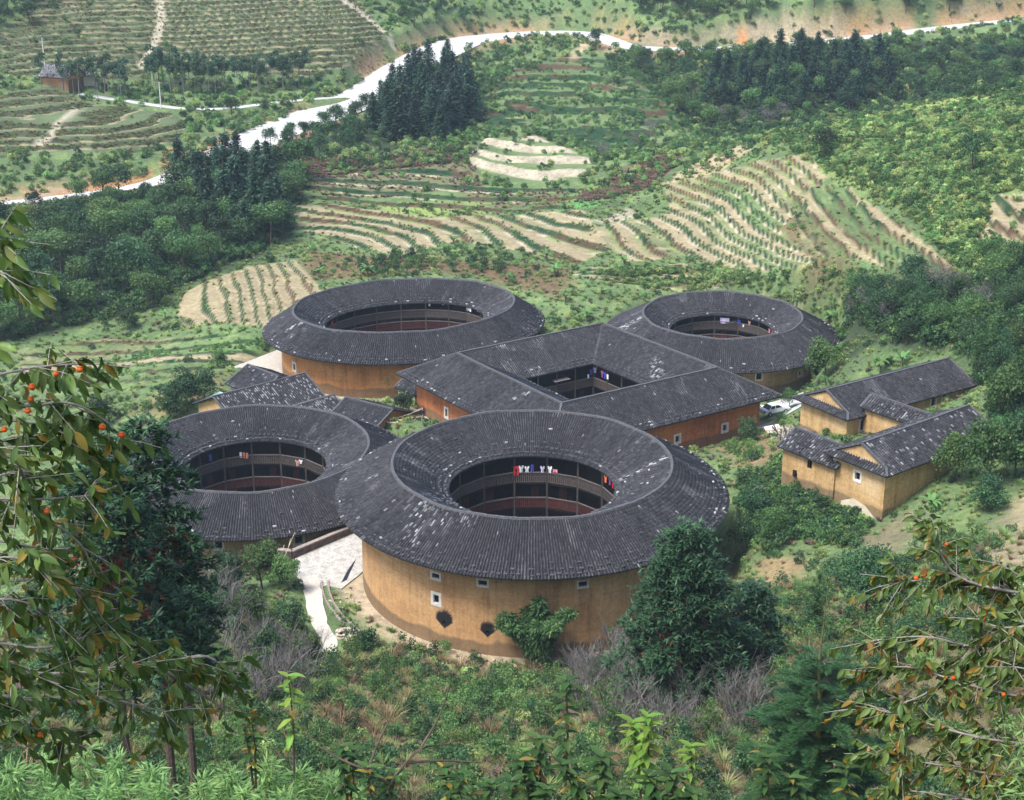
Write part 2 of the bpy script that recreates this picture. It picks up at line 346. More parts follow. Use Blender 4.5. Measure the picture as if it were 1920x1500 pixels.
plat(ell(gx, gy, C_C, 21, 17.6, .35)*18, C_Z, 18.0, 3)
GZ = gz.reshape(SH)
def ground(x, y): return float(hgrid(GZ, x, y))
# ---- land cover colours (soil, straw, turf): real ground colours with uneven borders
jx = gx+(fbm(gx/3, gy/3, 3)-.5)*3.5; jy = gy+(fbm(gx/3+50, gy/3, 3)-.5)*3.5
n1 = fbm(gx/9, gy/9, 4)[:, None]; n2 = fbm(gx/2.2+30, gy/2.2, 3)[:, None]; n3 = fbm(gx/25+7, gy/25, 3)[:, None]
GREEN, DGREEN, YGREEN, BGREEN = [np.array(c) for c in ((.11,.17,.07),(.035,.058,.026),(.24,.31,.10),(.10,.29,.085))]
STRAW, PALE, SOIL, WEED, ORANGE, ROCK = [np.array(c) for c in ((.355,.295,.18),(.46,.41,.31),(.15,.095,.055),(.16,.095,.075),(.36,.17,.07),(.36,.29,.2))]
col = GREEN*(.6+.8*n1)+(YGREEN-GREEN)*ss(.5, .8, n2)*.5
fg = ss(150, 120, gy)[:, None]; col = col*(1-.6*fg)+SOIL*1.2*.6*fg
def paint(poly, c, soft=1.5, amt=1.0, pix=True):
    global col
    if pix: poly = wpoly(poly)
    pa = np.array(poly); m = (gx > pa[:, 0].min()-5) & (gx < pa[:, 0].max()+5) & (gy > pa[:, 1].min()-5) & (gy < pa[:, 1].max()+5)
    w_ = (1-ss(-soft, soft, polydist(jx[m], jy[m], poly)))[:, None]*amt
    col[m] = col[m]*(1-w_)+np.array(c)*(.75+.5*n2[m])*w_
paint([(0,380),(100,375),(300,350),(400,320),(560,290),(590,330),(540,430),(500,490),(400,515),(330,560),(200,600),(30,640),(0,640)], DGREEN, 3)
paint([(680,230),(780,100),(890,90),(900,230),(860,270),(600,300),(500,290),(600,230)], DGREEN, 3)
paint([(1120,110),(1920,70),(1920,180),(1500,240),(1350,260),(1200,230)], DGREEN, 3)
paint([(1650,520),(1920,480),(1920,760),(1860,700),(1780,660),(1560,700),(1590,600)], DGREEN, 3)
paint([(560,300),(880,270),(900,350),(700,370),(600,360)], WEED, 3, .8)
paint([(860,355),(1110,352),(1200,300),(1290,280),(1230,350),(1100,375),(880,390)], WEED, 2, .7)
paint([(1180,310),(1290,280),(1270,310),(1200,330)], WEED, 1)
paint([(720,385),(900,375),(930,400),(760,412),(680,408)], YGREEN*1.1, 2, .9)
paint([(1040,370),(1110,350),(1120,385),(1060,395)], BGREEN, 2)
paint([(930,425),(1100,420),(1110,480),(950,450)], YGREEN*.8, 2, .8)
paint([(580,470),(800,480),(1080,505),(1060,560),(900,520),(760,510),(560,530)], SOIL, 2, .9)
paint([(1240,345),(1390,270),(1420,275),(1330,340),(1260,360)], STRAW*1.1, 1)
paint([(1110,415),(1180,390),(1200,405),(1160,420)], PALE*.8, 1)
paint([(1480,380),(1520,390),(1600,520),(1500,500),(1440,440)], SOIL*1.2, 2, .7)
paint([(1500,250),(1700,200),(1920,170),(1920,350),(1700,380),(1560,330)], YGREEN*1.2, 3, .8)
paint([(1640,300),(1700,290),(1740,310),(1680,330)], ROCK, 1.5, .7)
for pg in ([(1800,215),(1920,170),(1920,195),(1830,225)], [(1640,235),(1720,215),(1730,225),(1660,245)]): paint(pg, STRAW, 1)
paint([(20,660),(300,640),(330,655),(100,700)], STRAW*.85, 2, .6)
paint([(150,690),(300,650),(320,665),(200,720)], BGREEN*.9, 1, .7)
paint([(360,655),(500,640),(505,655),(400,690)], BGREEN, 1, .5)
paint([(250,770),(330,720),(420,700),(380,760),(300,790)], SOIL*1.4, 2, .6)
# terrace treads and risers
tm = (tread >= 0)[:, None]; tf = tedge[:, None]
dry = {0: .95, 1: .68, 2: .52, 3: .36, 4: .7, 5: .04, 6: .5, 7: .55, 8: .0, 9: .12, 10: .3, 11: .35}
dv = np.zeros(len(gx)); 
for k, v in dry.items(): dv[treg == k] = v
dv = dv[:, None]
# per-strip crop: some strips straw, others growing green
strip = vnoise(qid*3.7+treg*11.3, gx/22)[:, None]
isdry = ss(1-dv-.22, 1-dv+.12, strip*.75+n2*.25)
tcol = (STRAW*(.75+.45*n2))*isdry+(1-isdry)*(col*.55+GREEN*.3+YGREEN*.25*n1)
rcol = SOIL*(.35+.5*n2)+(GREEN*.55-SOIL)*ss(.36, .56, n1)*.8
rcol = np.where((treg == 5)[:, None], PALE*(.5+.7*n2), rcol)
lip = (ss(.5, .66, tread)*(1-tedge))[:, None]*ss(.3, .5, n2)
tcol = tcol+(np.where(n1 > .5, np.array((.5, .44, .31)), np.array((.2, .3, .09)))*(.6+.6*n2)-tcol)*lip*np.where(np.isin(treg, [1, 2, 9, 11]), .95, .2)[:, None]
hl = (treg == 6) | (treg == 7)
tcol = np.where(hl[:, None], (np.array((.33,.29,.17))*(.5+.9*n2))*ss(.52, .6, tread)[:, None]+(np.array((.10,.14,.065))*(.6+.8*n1))*(1-ss(.52, .6, tread))[:, None], tcol)
rcol = np.where(hl[:, None], np.array((.055,.065,.03))*(.5+.9*n2), rcol)
col = np.where(tm, tcol*(1-tf)+rcol*tf, col)
# bare cut slopes above the road, gravelly verges
rs = ss(11.5, 7, d_road)[:, None]; cutn = ss(.35, .62, fbm(gx/12+3, gy/12, 3))[:, None]
up = (GZ.ravel() > hgrid(GZ, gx, gy-3)+.3)[:, None]
col = col*(1-rs*cutn*.9)+(ORANGE*n2+ROCK*(1-n2))*1.05*rs*cutn*.9
paint([(1190,85),(1180,66),(1260,70),(1420,52),(1570,58),(1590,70),(1400,85),(1250,88)], ROCK*.8, 2, .7)
paint([(1350,70),(1420,30),(1560,45),(1570,62),(1450,80)], ROCK*1.3, 1.5, .8)
paint([(1380,85),(1378,55),(1395,55),(1398,85)], ORANGE*1.4, 1)
paint([(300,345),(310,280),(325,280),(322,340)], ORANGE*1.3, 1.2); paint([(150,345),(280,320),(280,345),(180,360)], ORANGE*1.1, 2, .8)
paint([(1060,110),(1110,70),(1120,75),(1085,115)], STRAW*1.05, 1)
for tr in ([(302,-5),(303,40),(290,85),(265,125)], [(145,205),(110,235),(75,275)], [(640,0),(700,42),(735,85)]):
    pl = np.array([at(*q) for q in tr]); dd, _, _ = seg_dist(gx, gy, smooth_path(pl, 2)); w_ = (1-ss(.7, 1.5, dd))[:, None]; col = col*(1-w_)+PALE*.9*w_
for tr, wd in (([(850,775),(870,745),(925,690),(965,670)], 0),):
    pass
# clearings round the houses
paint([(1300,810),(1420,800),(1480,830),(1440,880),(1380,870)], SOIL*1.7, 1.5, .8)
paint([(1600,1010),(1700,960),(1740,985),(1650,1060)], STRAW*.6, 1.5, .8)
paint([(1830,1080),(1900,930),(1960,930),(1960,1060)], STRAW*.9, 1.5, .9)
paint([(1420,1060),(1500,1040),(1520,1060),(1440,1160),(1400,1140)], np.array((.33,.22,.12)), 1.5, .8)
paint([(780,1340),(1100,1330),(1150,1370),(820,1410)], STRAW*.75, 3, .7)
da = np.hypot(gx-A_C[0], gy-A_C[1]); w_ = ((1-ss(20.3, 22.6, da+2*(n2[:, 0]-.5)))*(gy < 165))[:, None]; col = col*(1-w_)+np.array((.42,.34,.24))*(.7+.6*n2)*w_
w_ = (1-ss(-1, 1.2, ed-19.5))[:, None]; col = col*(1-w_)+PALE*.8*w_
w_ = (1-ss(17.5, 20, np.hypot(gx-B_C[0], gy-B_C[1])))[:, None]; col = col*(1-w_)+ROCK*.8*w_
w_ = (1-ss(18, 20.5, ell(gx, gy, C_C, 21, 17.6, .35)*18))[:, None]; col = col*(1-w_)+PALE*w_
col = np.clip(col, .01, .8)
M_ground, nt, b = newmat('ground')
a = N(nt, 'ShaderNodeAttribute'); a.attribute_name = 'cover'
v = objco(nt); f1 = noise(nt, 1.3, v, 4, .7); f2 = noise(nt, 7, v, 2, .7)
c_ = mix(nt, 1.0, a.outputs['Color'], ramp(nt, f1, [(.25, (.55, .55, .5)), (.5, (1, 1, 1)), (.8, (1.4, 1.35, 1.2))]), 'MULTIPLY')
c_ = mix(nt, .8, c_, ramp(nt, f2, [(.3, (.55, .55, .55)), (.6, (1.15, 1.15, 1.1))]), 'MULTIPLY')
nt.links.new(c_, b.inputs['Base Color']); bump(nt, b, f2, .8, .25)
R, Cn = SH
idx = np.arange(R*Cn).reshape(R, Cn)
quads = np.stack([idx[:-1, :-1], idx[:-1, 1:], idx[1:, 1:], idx[1:, :-1]], -1).reshape(-1, 4)
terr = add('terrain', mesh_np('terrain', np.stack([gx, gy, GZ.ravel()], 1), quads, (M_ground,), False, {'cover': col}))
tag(terr, 'terraced hillsides and valley floor around the round earth houses', None, None, 'structure')
# roads and paths: sheets a little above the ground
def strip_mesh(name, pts, width, mat, dz=.0, th=.12, wv=0.0):
    pts = np.array(pts); n = len(pts); V = []
    for i in range(n):
        d = pts[min(i+1, n-1)]-pts[max(i-1, 0)]; nn = np.array([-d[1], d[0]])/max(1e-6, math.hypot(d[0], d[1])); ww = width[i] if hasattr(width, '__len__') else width
        a0, a1 = (random.uniform(-wv, wv), random.uniform(-wv, wv))
        for s_, zz in ((-1, -th), (-1, 0), (1, 0), (1, -th)):
            e = (ww/2+(a0 if s_ < 0 else a1)); V.append((pts[i][0]+nn[0]*s_*e, pts[i][1]+nn[1]*s_*e, pts[i][2]+dz+zz))
    Fs = [[i*4+k, i*4+k+1, i*4+k+5, i*4+k+4] for i in range(n-1) for k in range(3)]
    return add(name, mesh_np(name, V, Fs, (mat,)))
M_road = simple('road_concrete', (.5, .495, .48), (.34, .335, .32), .35, .9)
M_path = simple('path_gravel', (.55, .51, .45), (.38, .35, .29), 2.5, .95)
wd = np.interp(np.linspace(0, 1, len(ROAD)), [0, .1, .2, .3, .42, .5, .6, 1], [3.2, 3.8, 13, 17, 17, 10, 8, 7.5])
tag(strip_mesh('road', ROAD, wd, M_road, .03), 'pale concrete road curving across the far hillside', None, None, 'structure')
tag(strip_mesh('farm_lane', LANE, 2.6, M_road, .03), 'narrow pale lane below the row of slim trees', None, None, 'structure')
tag(strip_mesh('footpath', PATHF, np.linspace(2.2, 1.3, len(PATHF)), M_path, .02, .05, .1), 'pale worn footpath leading down from the paved yard', None, None, 'structure')
# ------------------------------------------------------------------ building materials
M_tile, nt, b = newmat('roof_tile')
a = N(nt, 'ShaderNodeAttribute'); a.attribute_name = 'tile'; sep = N(nt, 'ShaderNodeSeparateColor'); nt.links.new(a.outputs['Color'], sep.inputs[0])
c_ = ramp(nt, sep.outputs[0], [(0, (.02, .02, .024)), (.5, (.05, .051, .058)), (.9, (.092, .093, .102)), (1, (.17, .17, .18))])
c_ = mix(nt, sep.outputs[1], c_, (.52, .52, .53)); f = noise(nt, 9, objco(nt), 5)
c_ = mix(nt, .7, c_, ramp(nt, f, [(.3, (.6, .6, .6)), (.7, (1.2, 1.2, 1.2))]), 'MULTIPLY'); nt.links.new(c_, b.inputs['Base Color']); b.inputs['Roughness'].default_value = .8
M_deck = simple('roof_underlay', (.028, .027, .03), (.015, .015, .017), 3)
M_mortar = simple('ridge_mortar', (.12, .12, .125), (.04, .04, .045), 5)
M_weight = simple('weight_brick', (.10, .10, .105), (.03, .03, .034), 3, .9); M_weightl = simple('weight_brick_pale', (.42, .42, .43), (.25, .25, .26), 3, .9)
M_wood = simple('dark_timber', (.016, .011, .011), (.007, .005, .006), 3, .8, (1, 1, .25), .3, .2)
M_woodg = simple('grey_timber', (.095, .078, .068), (.035, .028, .025), 4, .85, (3, 3, .5), .3, .2)
M_woodr = simple('reddish_timber', (.085, .022, .017), (.03, .009, .008), 4, .8, (3, 3, .5), .3, .2)
M_rail = simple('highlit_rail', (.13, .11, .10), (.06, .05, .045), 4, .8)  # paler than the railings: the top rail's highlight is put into its colour
M_red = simple('red_paint', (.45, .035, .02), (.25, .02, .012), 3, .7)
M_white = simple('lime_wash', (.72, .70, .66), (.5, .48, .43), 3, .9, (1, 1, .4))
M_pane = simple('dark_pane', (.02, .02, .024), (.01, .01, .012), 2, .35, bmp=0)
M_stone = simple('paving_stone', (.3, .28, .25), (.15, .14, .12), 1.6, .95)
def earth(name, base, dark, pale, soot=(), seams=.38):
    m, nt, b = newmat(name); b.inputs['Roughness'].default_value = .95
    v = objco(nt); sep = N(nt, 'ShaderNodeSeparateXYZ'); nt.links.new(v, sep.inputs[0])
    big = noise(nt, .22, v, 6, .65); fine = noise(nt, 3.5, v, 8, .7); lay = noise(nt, 1.0, objco(nt, (.25, .25, 2.6)), 5, .6); stk = noise(nt, 1.0, objco(nt, (1.5, 1.5, .12)), 5, .65)
    c = ramp(nt, big, [(.3, dark), (.5, base), (.72, pale)])
    c = mix(nt, .3, c, ramp(nt, lay, [(.3, (.62, .6, .58)), (.55, (1.05, 1.05, 1.05)), (.75, (1.2, 1.2, 1.15))]), 'MULTIPLY')
    c = mix(nt, .5, c, ramp(nt, stk, [(.32, (.5, .46, .44)), (.5, (.98, .97, .96)), (.65, (1.12, 1.12, 1.12))]), 'MULTIPLY')
    sp_ = N(nt, 'ShaderNodeMath', operation='MULTIPLY_ADD'); nt.links.new(big, sp_.inputs[0]); sp_.inputs[1].default_value = -2.6; nt.links.new(sep.outputs[2], sp_.inputs[2])
    c = mix(nt, ramp(nt, sp_.outputs[0], [(0, (.75, .75, .75)), (.35, (0, 0, 0))]), c, (.13, .095, .06))       # mud splash along the foot
    c = mix(nt, .8, c, ramp(nt, fine, [(.3, (.7, .68, .66)), (.65, (1.12, 1.12, 1.1))]), 'MULTIPLY')
    # rammed courses: thin seams
    mz = N(nt, 'ShaderNodeMath', operation='MULTIPLY_ADD'); nt.links.new(sep.outputs[2], mz.inputs[0]); mz.inputs[1].default_value = 1/seams; nt.links.new(lay, mz.inputs[2])
    fr = N(nt, 'ShaderNodeMath', operation='FRACT'); nt.links.new(mz.outputs[0], fr.inputs[0])
    sm = ramp(nt, fr.outputs[0], [(0, (.72, .7, .68)), (.1, (1, 1, 1)), (1, (1, 1, 1))]); c = mix(nt, .3, c, sm, 'MULTIPLY')
    ck = N(nt, 'ShaderNodeTexVoronoi', Scale=.33, feature='DISTANCE_TO_EDGE'); cw = N(nt, 'ShaderNodeMapping'); cw.inputs['Scale'].default_value = (1, 1, .45); dv_ = N(nt, 'ShaderNodeVectorMath', operation='ADD'); nz_ = N(nt, 'ShaderNodeTexNoise', Scale=.9, Detail=4); nt.links.new(v, nz_.inputs['Vector']); nt.links.new(v, dv_.inputs[0]); nt.links.new(nz_.outputs['Color'], dv_.inputs[1]); nt.links.new(dv_.outputs[0], cw.inputs[0]); nt.links.new(cw.outputs[0], ck.inputs['Vector'])
    c = mix(nt, .5, c, ramp(nt, ck.outputs[0], [(0, (.45, .42, .4)), (.012, (1, 1, 1))]), 'MULTIPLY')
    for (x0, z0, wx, wz) in soot:        # smoke stains above the kitchen vents
        def mth(op, p, q=None, val=None):
            n = N(nt, 'ShaderNodeMath', operation=op)
            if isinstance(p, (int, float)): n.inputs[0].default_value = p
            else: nt.links.new(p, n.inputs[0])
            if q is not None:
                if isinstance(q, (int, float)): n.inputs[1].default_value = q
                else: nt.links.new(q, n.inputs[1])
            return n.outputs[0]
        u = mth('ABSOLUTE', mth('MULTIPLY', mth('SUBTRACT', sep.outputs[0], x0), 1/wx)); vv = mth('MULTIPLY', mth('SUBTRACT', sep.outputs[2], z0), 1/wz)
        up_ = (lambda q_: mth('POWER', q_, .3333))(mth('ADD', mth('POWER', u, 3.0), mth('POWER', mth('MAXIMUM', mth('MULTIPLY', vv, .68), 0.0), 3.0)))
        dn = mth('ADD', u, mth('MAXIMUM', mth('MULTIPLY', vv, -1.0), 0.0))
        val = mth('ADD', mth('MAXIMUM', up_, dn), mth('MULTIPLY', mth('SUBTRACT', stk, .5), mth('MULTIPLY', mth('MAXIMUM', vv, 0.0), .35)))
        front = mth('LESS_THAN', sep.outputs[1], -5.0)
        fz = noise(nt, 9, v, 4, .8); val = mth('ADD', val, mth('MULTIPLY', mth('SUBTRACT', fz, .5), mth('ADD', mth('MULTIPLY', mth('MAXIMUM', vv, 0.0), 1.0), .12)))
        k = mth('MULTIPLY', front, ramp(nt, val, [(.78, (1, 1, 1)), (1.12, (0, 0, 0))]))
        c = mix(nt, k, c, (.012, .011, .012))
    nt.links.new(c, b.inputs['Base Color']); bump(nt, b, fine, .45, .06)
    return m

# ------------------------------------------------------------------ roof tiles
def tile_cols(tops, bots, width, step=.45, h=.085, patches=None, seed=0, wf=.52):
    h *= 1.25
    """stepped cover-tile columns; returns verts, quads, colours"""
    rg = np.random.default_rng(seed); tops = np.asarray(tops, float); bots = np.asarray(bots, float); n = len(tops)
    d = bots-tops; L = np.linalg.norm(d, axis=1); ok = L > .3
    K = np.maximum(1, np.round(L/step).astype(int)); Vs = []; Qs = []; Cs = []; off = 0
    width = np.broadcast_to(np.asarray(width, float), (n, 2)) if np.ndim(width) else np.full((n, 2), width)
    for k in np.unique(K[ok]):
        ii = np.nonzero(ok & (K == k))[0]; m = len(ii); dd = d[ii]; dn = dd/L[ii, None]
        s = np.cross(dn, [0, 0, 1.0]); s /= np.linalg.norm(s, axis=1)[:, None]; nrm = np.cross(s, dn); nrm *= np.sign(nrm[:, 2])[:, None]
        t0 = np.arange(k)/k; t1 = (np.arange(k)+1.12)/k
        tt = np.stack([t0, t1], 1)                                   # k,2
        wv = width[ii, 0][:, None, None]*(1-tt)+width[ii, 1][:, None, None]*tt   # m,k,2
        base = tops[ii][:, None, None, :]+dd[:, None, None, :]*tt[None, :, :, None]
        jit = rg.normal(0, .012, (m, k, 1))
        hh = h*np.array([.75, 1.25])[None, None, :]+np.abs(jit)*.5
        so = np.array([-.5, -.26, .26, .5]); ho = np.array([0, 1, 1, 0.])
        V = base[:, :, :, None, :]+s[:, None, None, None, :]*(so[None, None, None, :, None]*wf*wv[..., None, None]+jit[..., None, None]) \
            + nrm[:, None, None, None, :]*(ho[None, None, None, :, None]*hh[..., None, None]-.01)
        V = V.reshape(-1, 3); q = np.arange(m*k)*8+off
        Qs += [np.stack([q+a, q+a+1, q+a+5, q+a+4], 1) for a in range(3)]+[np.stack([q+4, q+5, q+6, q+7], 1)]
        r = rg.beta(2.0, 2.4, (m, k)); gcol = ii[:, None]; grow = np.arange(k)[None, :]
        st = vnoise(gcol/3.0+seed*5.1, grow/7.0+seed*3.3+0*gcol); st2 = vnoise(gcol/26.0+seed, grow/9.0+seed*2.2+0*gcol)
        r = np.clip(r*.75+.35*(st-.35), 0, 1)
        wht = ((st > .7) & (st2 > .66))*rg.uniform(.0, .16, (m, k))+(rg.random((m, k)) < .004)*.4
        if patches is not None:
            cx = (tops[ii][:, None, :]+dd[:, None, :]*((t0+.5/k)[None, :, None]))
            for (px_, py_, wx, wy, amt) in patches:                   # weathered patches in plan: centre, radii
                q_ = ((cx[..., 0]-px_)/wx)**2+((cx[..., 1]-py_)/wy)**2+1.2*(st-.5); wht = np.maximum(wht, np.clip(1.3-q_, 0, 1)*(rg.random((m, k)) < amt+.15)*rg.uniform(.05, .95, (m, k))**1.3)
        cc = np.stack([r, wht, 0*r], -1); Cs.append(np.repeat(cc.reshape(-1, 3), 8, 0)); Vs.append(V); off += len(V)
    return np.vstack(Vs), np.vstack(Qs), np.vstack(Cs)
def tiles_obj(sets, parent, name='roof_tiles'):
    V = []; Q = []; Cc = []; o = 0
    for v, q, c in sets: V.append(v); Q.append(q+o); Cc.append(c); o += len(v)
    ob = add(name, mesh_np(name, np.vstack(V), np.vstack(Q), (M_tile,), False, {'tile': np.vstack(Cc)}), parent); return tag(ob, None, None, None, 'stuff')
def slope_cols(poly, pitch, seed=0, step=.45, patches=None, h=.09, lift=.03, wf=.52):
    """tile columns on a flat convex slope; poly[0]->poly[1] is its eave"""
    p = [np.array(q, float) for q in poly]; u = p[1]-p[0]; LU = np.linalg.norm(u); u /= LU
    nn = np.cross(u, p[-1]-p[0]); nn /= np.linalg.norm(nn); nn *= np.sign(nn[2]); vdir = np.cross(nn, u)
    if vdir[2] < 0: vdir = -vdir
    q2 = [((x-p[0])@u, (x-p[0])@vdir) for x in p]; us = [a for a, _ in q2]; T = []; Bt = []
    for x in np.arange(min(us)+pitch/2, max(us), pitch):
        hit = []
        for (a, c), (e, f_) in zip(q2, q2[1:]+q2[:1]):
            if (a-x)*(e-x) <= 0 and abs(a-e) > 1e-9: hit.append(c+(f_-c)*(x-a)/(e-a))
        if len(hit) >= 2 and max(hit)-min(hit) > .3:
            T.append(p[0]+u*x+vdir*max(hit)+nn*lift); Bt.append(p[0]+u*x+vdir*min(hit)+nn*lift)
    return tile_cols(T, Bt, pitch, step, h, patches, seed, wf)
def weights_on(sets_rows, parent):
    """loose bricks laid along the lower edge to hold the tiles"""
    mb = MB()
    for (c, rot, tilt) in sets_rows:
        s = random.uniform(.8, 1.2); mb.cm = int(random.random() < .09); mb.box((c[0]+random.uniform(-.06, .06), c[1]+random.uniform(-.06, .06), c[2]+.06), (.36*s, .2*s, .15), rot+random.uniform(-.3, .3))
    if mb.v: tag(mb.build('weight_bricks', (M_weight, M_weightl), parent), None, None, None, 'stuff')
def slab(poly, th, mat, name, parent):
    p = [np.array(q, float) for q in poly]; n = len(p); lo = [q-[0, 0, th] for q in p]
    return MB().poly(p+lo, [list(range(n)), list(range(n, 2*n))[::-1]]+[[i, i+n, (i+1) % n+n, (i+1) % n] for i in range(n)]).build(name, mat, parent)

# ------------------------------------------------------------------ walls with real window openings
def wall_surface(name, mapf, s0, s1, zb, zt, wins, mat, parent, ds=1.0, depth=.4, closed=False):
    """mapf(s, inset, z) -> point.  wins: (s, z, w, h)"""
    S = set(np.linspace(s0, s1, max(2, int(abs(s1-s0)/ds)+1)).round(4)); Z = {round(zb, 4), round(zt, 4)}|set(np.linspace(zb, zt, max(2, int((zt-zb)/1.2)+1)).round(4))
    rects = [(a-w/2, a+w/2, z-h/2, z+h/2) for a, z, w, h in wins]
    for r in rects: S |= {round(r[0], 4), round(r[1], 4)}; Z |= {round(r[2], 4), round(r[3], 4)}
    S = sorted(S); Z = sorted(Z); mb = MB(); V = [mapf(s, 0, z) for z in Z for s in S]; n = len(S); Fs = []
    for j in range(len(Z)-1):
        for i in range(n-1):
            sc, zc = (S[i]+S[i+1])/2, (Z[j]+Z[j+1])/2
            if any(r[0] < sc < r[1] and r[2] < zc < r[3] for r in rects): continue
            Fs.append([j*n+i, j*n+i+1, (j+1)*n+i+1, (j+1)*n+i])
    mb.poly(V, Fs)
    for r in rects:
        o = [mapf(r[0], 0, r[2]), mapf(r[1], 0, r[2]), mapf(r[1], 0, r[3]), mapf(r[0], 0, r[3])]; q = [mapf(r[0], depth, r[2]), mapf(r[1], depth, r[2]), mapf(r[1], depth, r[3]), mapf(r[0], depth, r[3])]
        mb.poly(o+q, [[0, 1, 5, 4], [1, 2, 6, 5], [2, 3, 7, 6], [3, 0, 4, 7]])
    return mb.build(name, mat, parent)
def window(mapf, s, z, w, h, parent, frame=.2, mat=None, bars=2, shutter=False):
    """lime-washed surround, recessed dark pane and timber bars in one opening"""
    mat = mat or M_white; mb = MB()
    def bar(a0, a1, z0, z1, i0, i1):
        p = [mapf(a, i, zz) for i in (i0, i1) for a, zz in ((a0, z0), (a1, z0), (a1, z1), (a0, z1))]
        mb.poly(p, [[0, 1, 2, 3], [7, 6, 5, 4], [0, 4, 5, 1], [1, 5, 6, 2], [2, 6, 7, 3], [3, 7, 4, 0]])
    a0, a1, z0, z1 = s-w/2, s+w/2, z-h/2, z+h/2; f = frame
    if f:
        bar(a0-f, a0+.02, z0-f, z1+f, -.05, .18); bar(a1-.02, a1+f, z0-f, z1+f, -.05, .18); bar(a0+.02, a1-.02, z0-f, z0+.02, -.06, .18); bar(a0+.02, a1-.02, z1-.02, z1+f, -.06, .18)
        wo = mb.build('window', mat, parent)
    else:
        bar(a0, a0+.06, z0, z1, .12, .2); bar(a1-.06, a1, z0, z1, .12, .2); bar(a0+.06, a1-.06, z0, z0+.06, .12, .2); bar(a0+.06, a1-.06, z1-.06, z1, .12, .2)
        wo = mb.build('window', M_wood, parent)
    mb2 = MB(); mb2.poly([mapf(a0, .36, z0), mapf(a1, .36, z0), mapf(a1, .36, z1), mapf(a0, .36, z1)], [[0, 1, 2, 3]]); mb2.build('pane', M_pane, wo)
    if bars:
        mb = MB()
        for k in range(bars): c = a0+w*(k+1)/(bars+1); bar(c-.03, c+.03, z0, z1, .25, .3)
        bar(a0, a1, z-.03, z+.03, .24, .31); mb.build('window_bar', M_wood, wo)
    return wo

# ------------------------------------------------------------------ ring houses
def ring_pt(c, a, b, rot, t, off, z):
    x, y = (a+off)*math.cos(t), (b+off)*math.sin(t); cs, sn = math.cos(rot), math.sin(rot); return (c[0]+x*cs-y*sn, c[1]+x*sn+y*cs, z)
def gallery(poly, wallpoly, floors, zg, ztop, root, mats, prefix=''):
    """timber galleries round a court: poly = rail line points, wallpoly = room fronts"""
    n = len(poly); P3 = lambda p, z: (p[0], p[1], z)
    mb = MB()
    for i in range(n):
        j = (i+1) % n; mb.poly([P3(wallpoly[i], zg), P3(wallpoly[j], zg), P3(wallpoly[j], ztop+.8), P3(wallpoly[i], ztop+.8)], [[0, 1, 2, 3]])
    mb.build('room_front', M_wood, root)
    for fz in floors:
        mb = MB()
        for i in range(n):
            j = (i+1) % n; mb.poly([P3(poly[i], fz), P3(poly[j], fz), P3(wallpoly[j], fz), P3(wallpoly[i], fz), P3(poly[i], fz-.22), P3(poly[j], fz-.22), P3(wallpoly[j], fz-.22), P3(wallpoly[i], fz-.22)], [[0, 1, 2, 3], [7, 6, 5, 4], [0, 4, 5, 1]])
        mb.build('gallery_floor', M_wood, root)
    for i in range(n): 
        mb = MB(); mb.box((poly[i][0], poly[i][1], (zg+ztop)/2), (.2, .2, ztop-zg)); mb.build('post', M_woodg, root)
    for k, fz in enumerate(floors):
        for i in range(n):
            j = (i+1) % n; a, b_ = np.array(poly[i]), np.array(poly[j]); d = b_-a; L = np.linalg.norm(d); d /= L; nrm = np.array([-d[1], d[0]])
            a2, b2 = a+d*.1, b_-d*.1; mb = MB(); H = 1.3
            mb.beam(P3(a2, fz+.12), P3(b2, fz+.12), .1, .1); mb.beam(P3(a2, fz+.62*H), P3(b2, fz+.62*H), .06, .07)
            m = max(3, int(L/.24))
            for q in range(m):
                c = a2+(b2-a2)*(q+.5)/m; mb.box((c[0], c[1], fz+.68), (L/m*.66, .035, 1.05), math.atan2(d[1], d[0]))
            ra_ = mb.build('railing', mats[k], root); MB().beam(P3(a2, fz+H), P3(b2, fz+H), .17, .13).build('top_rail', M_rail, ra_)
    # doors of the rooms on every storey
    for k, fz in enumerate([zg]+list(floors)):
        for i in range(n):
            j = (i+1) % n; a, b_ = np.array(wallpoly[i]), np.array(wallpoly[j]); d = b_-a; L = np.linalg.norm(d); d /= L; nrm = np.array([-d[1], d[0]])
            cin = np.mean(np.array(wallpoly), 0)-(a+b_)/2; nrm = nrm if nrm@cin > 0 else -nrm; c = (a+b_)/2+nrm*.04+d*L*.12*(-1)**i
            mb = MB(); mb.box((c[0], c[1], fz+1.05), (.95, .06, 2.0), math.atan2(d[1], d[0]))
            mb.build('door', M_red if (k == 0 and i % 2 == 0) else (M_woodr if k < 2 else M_wood), root)
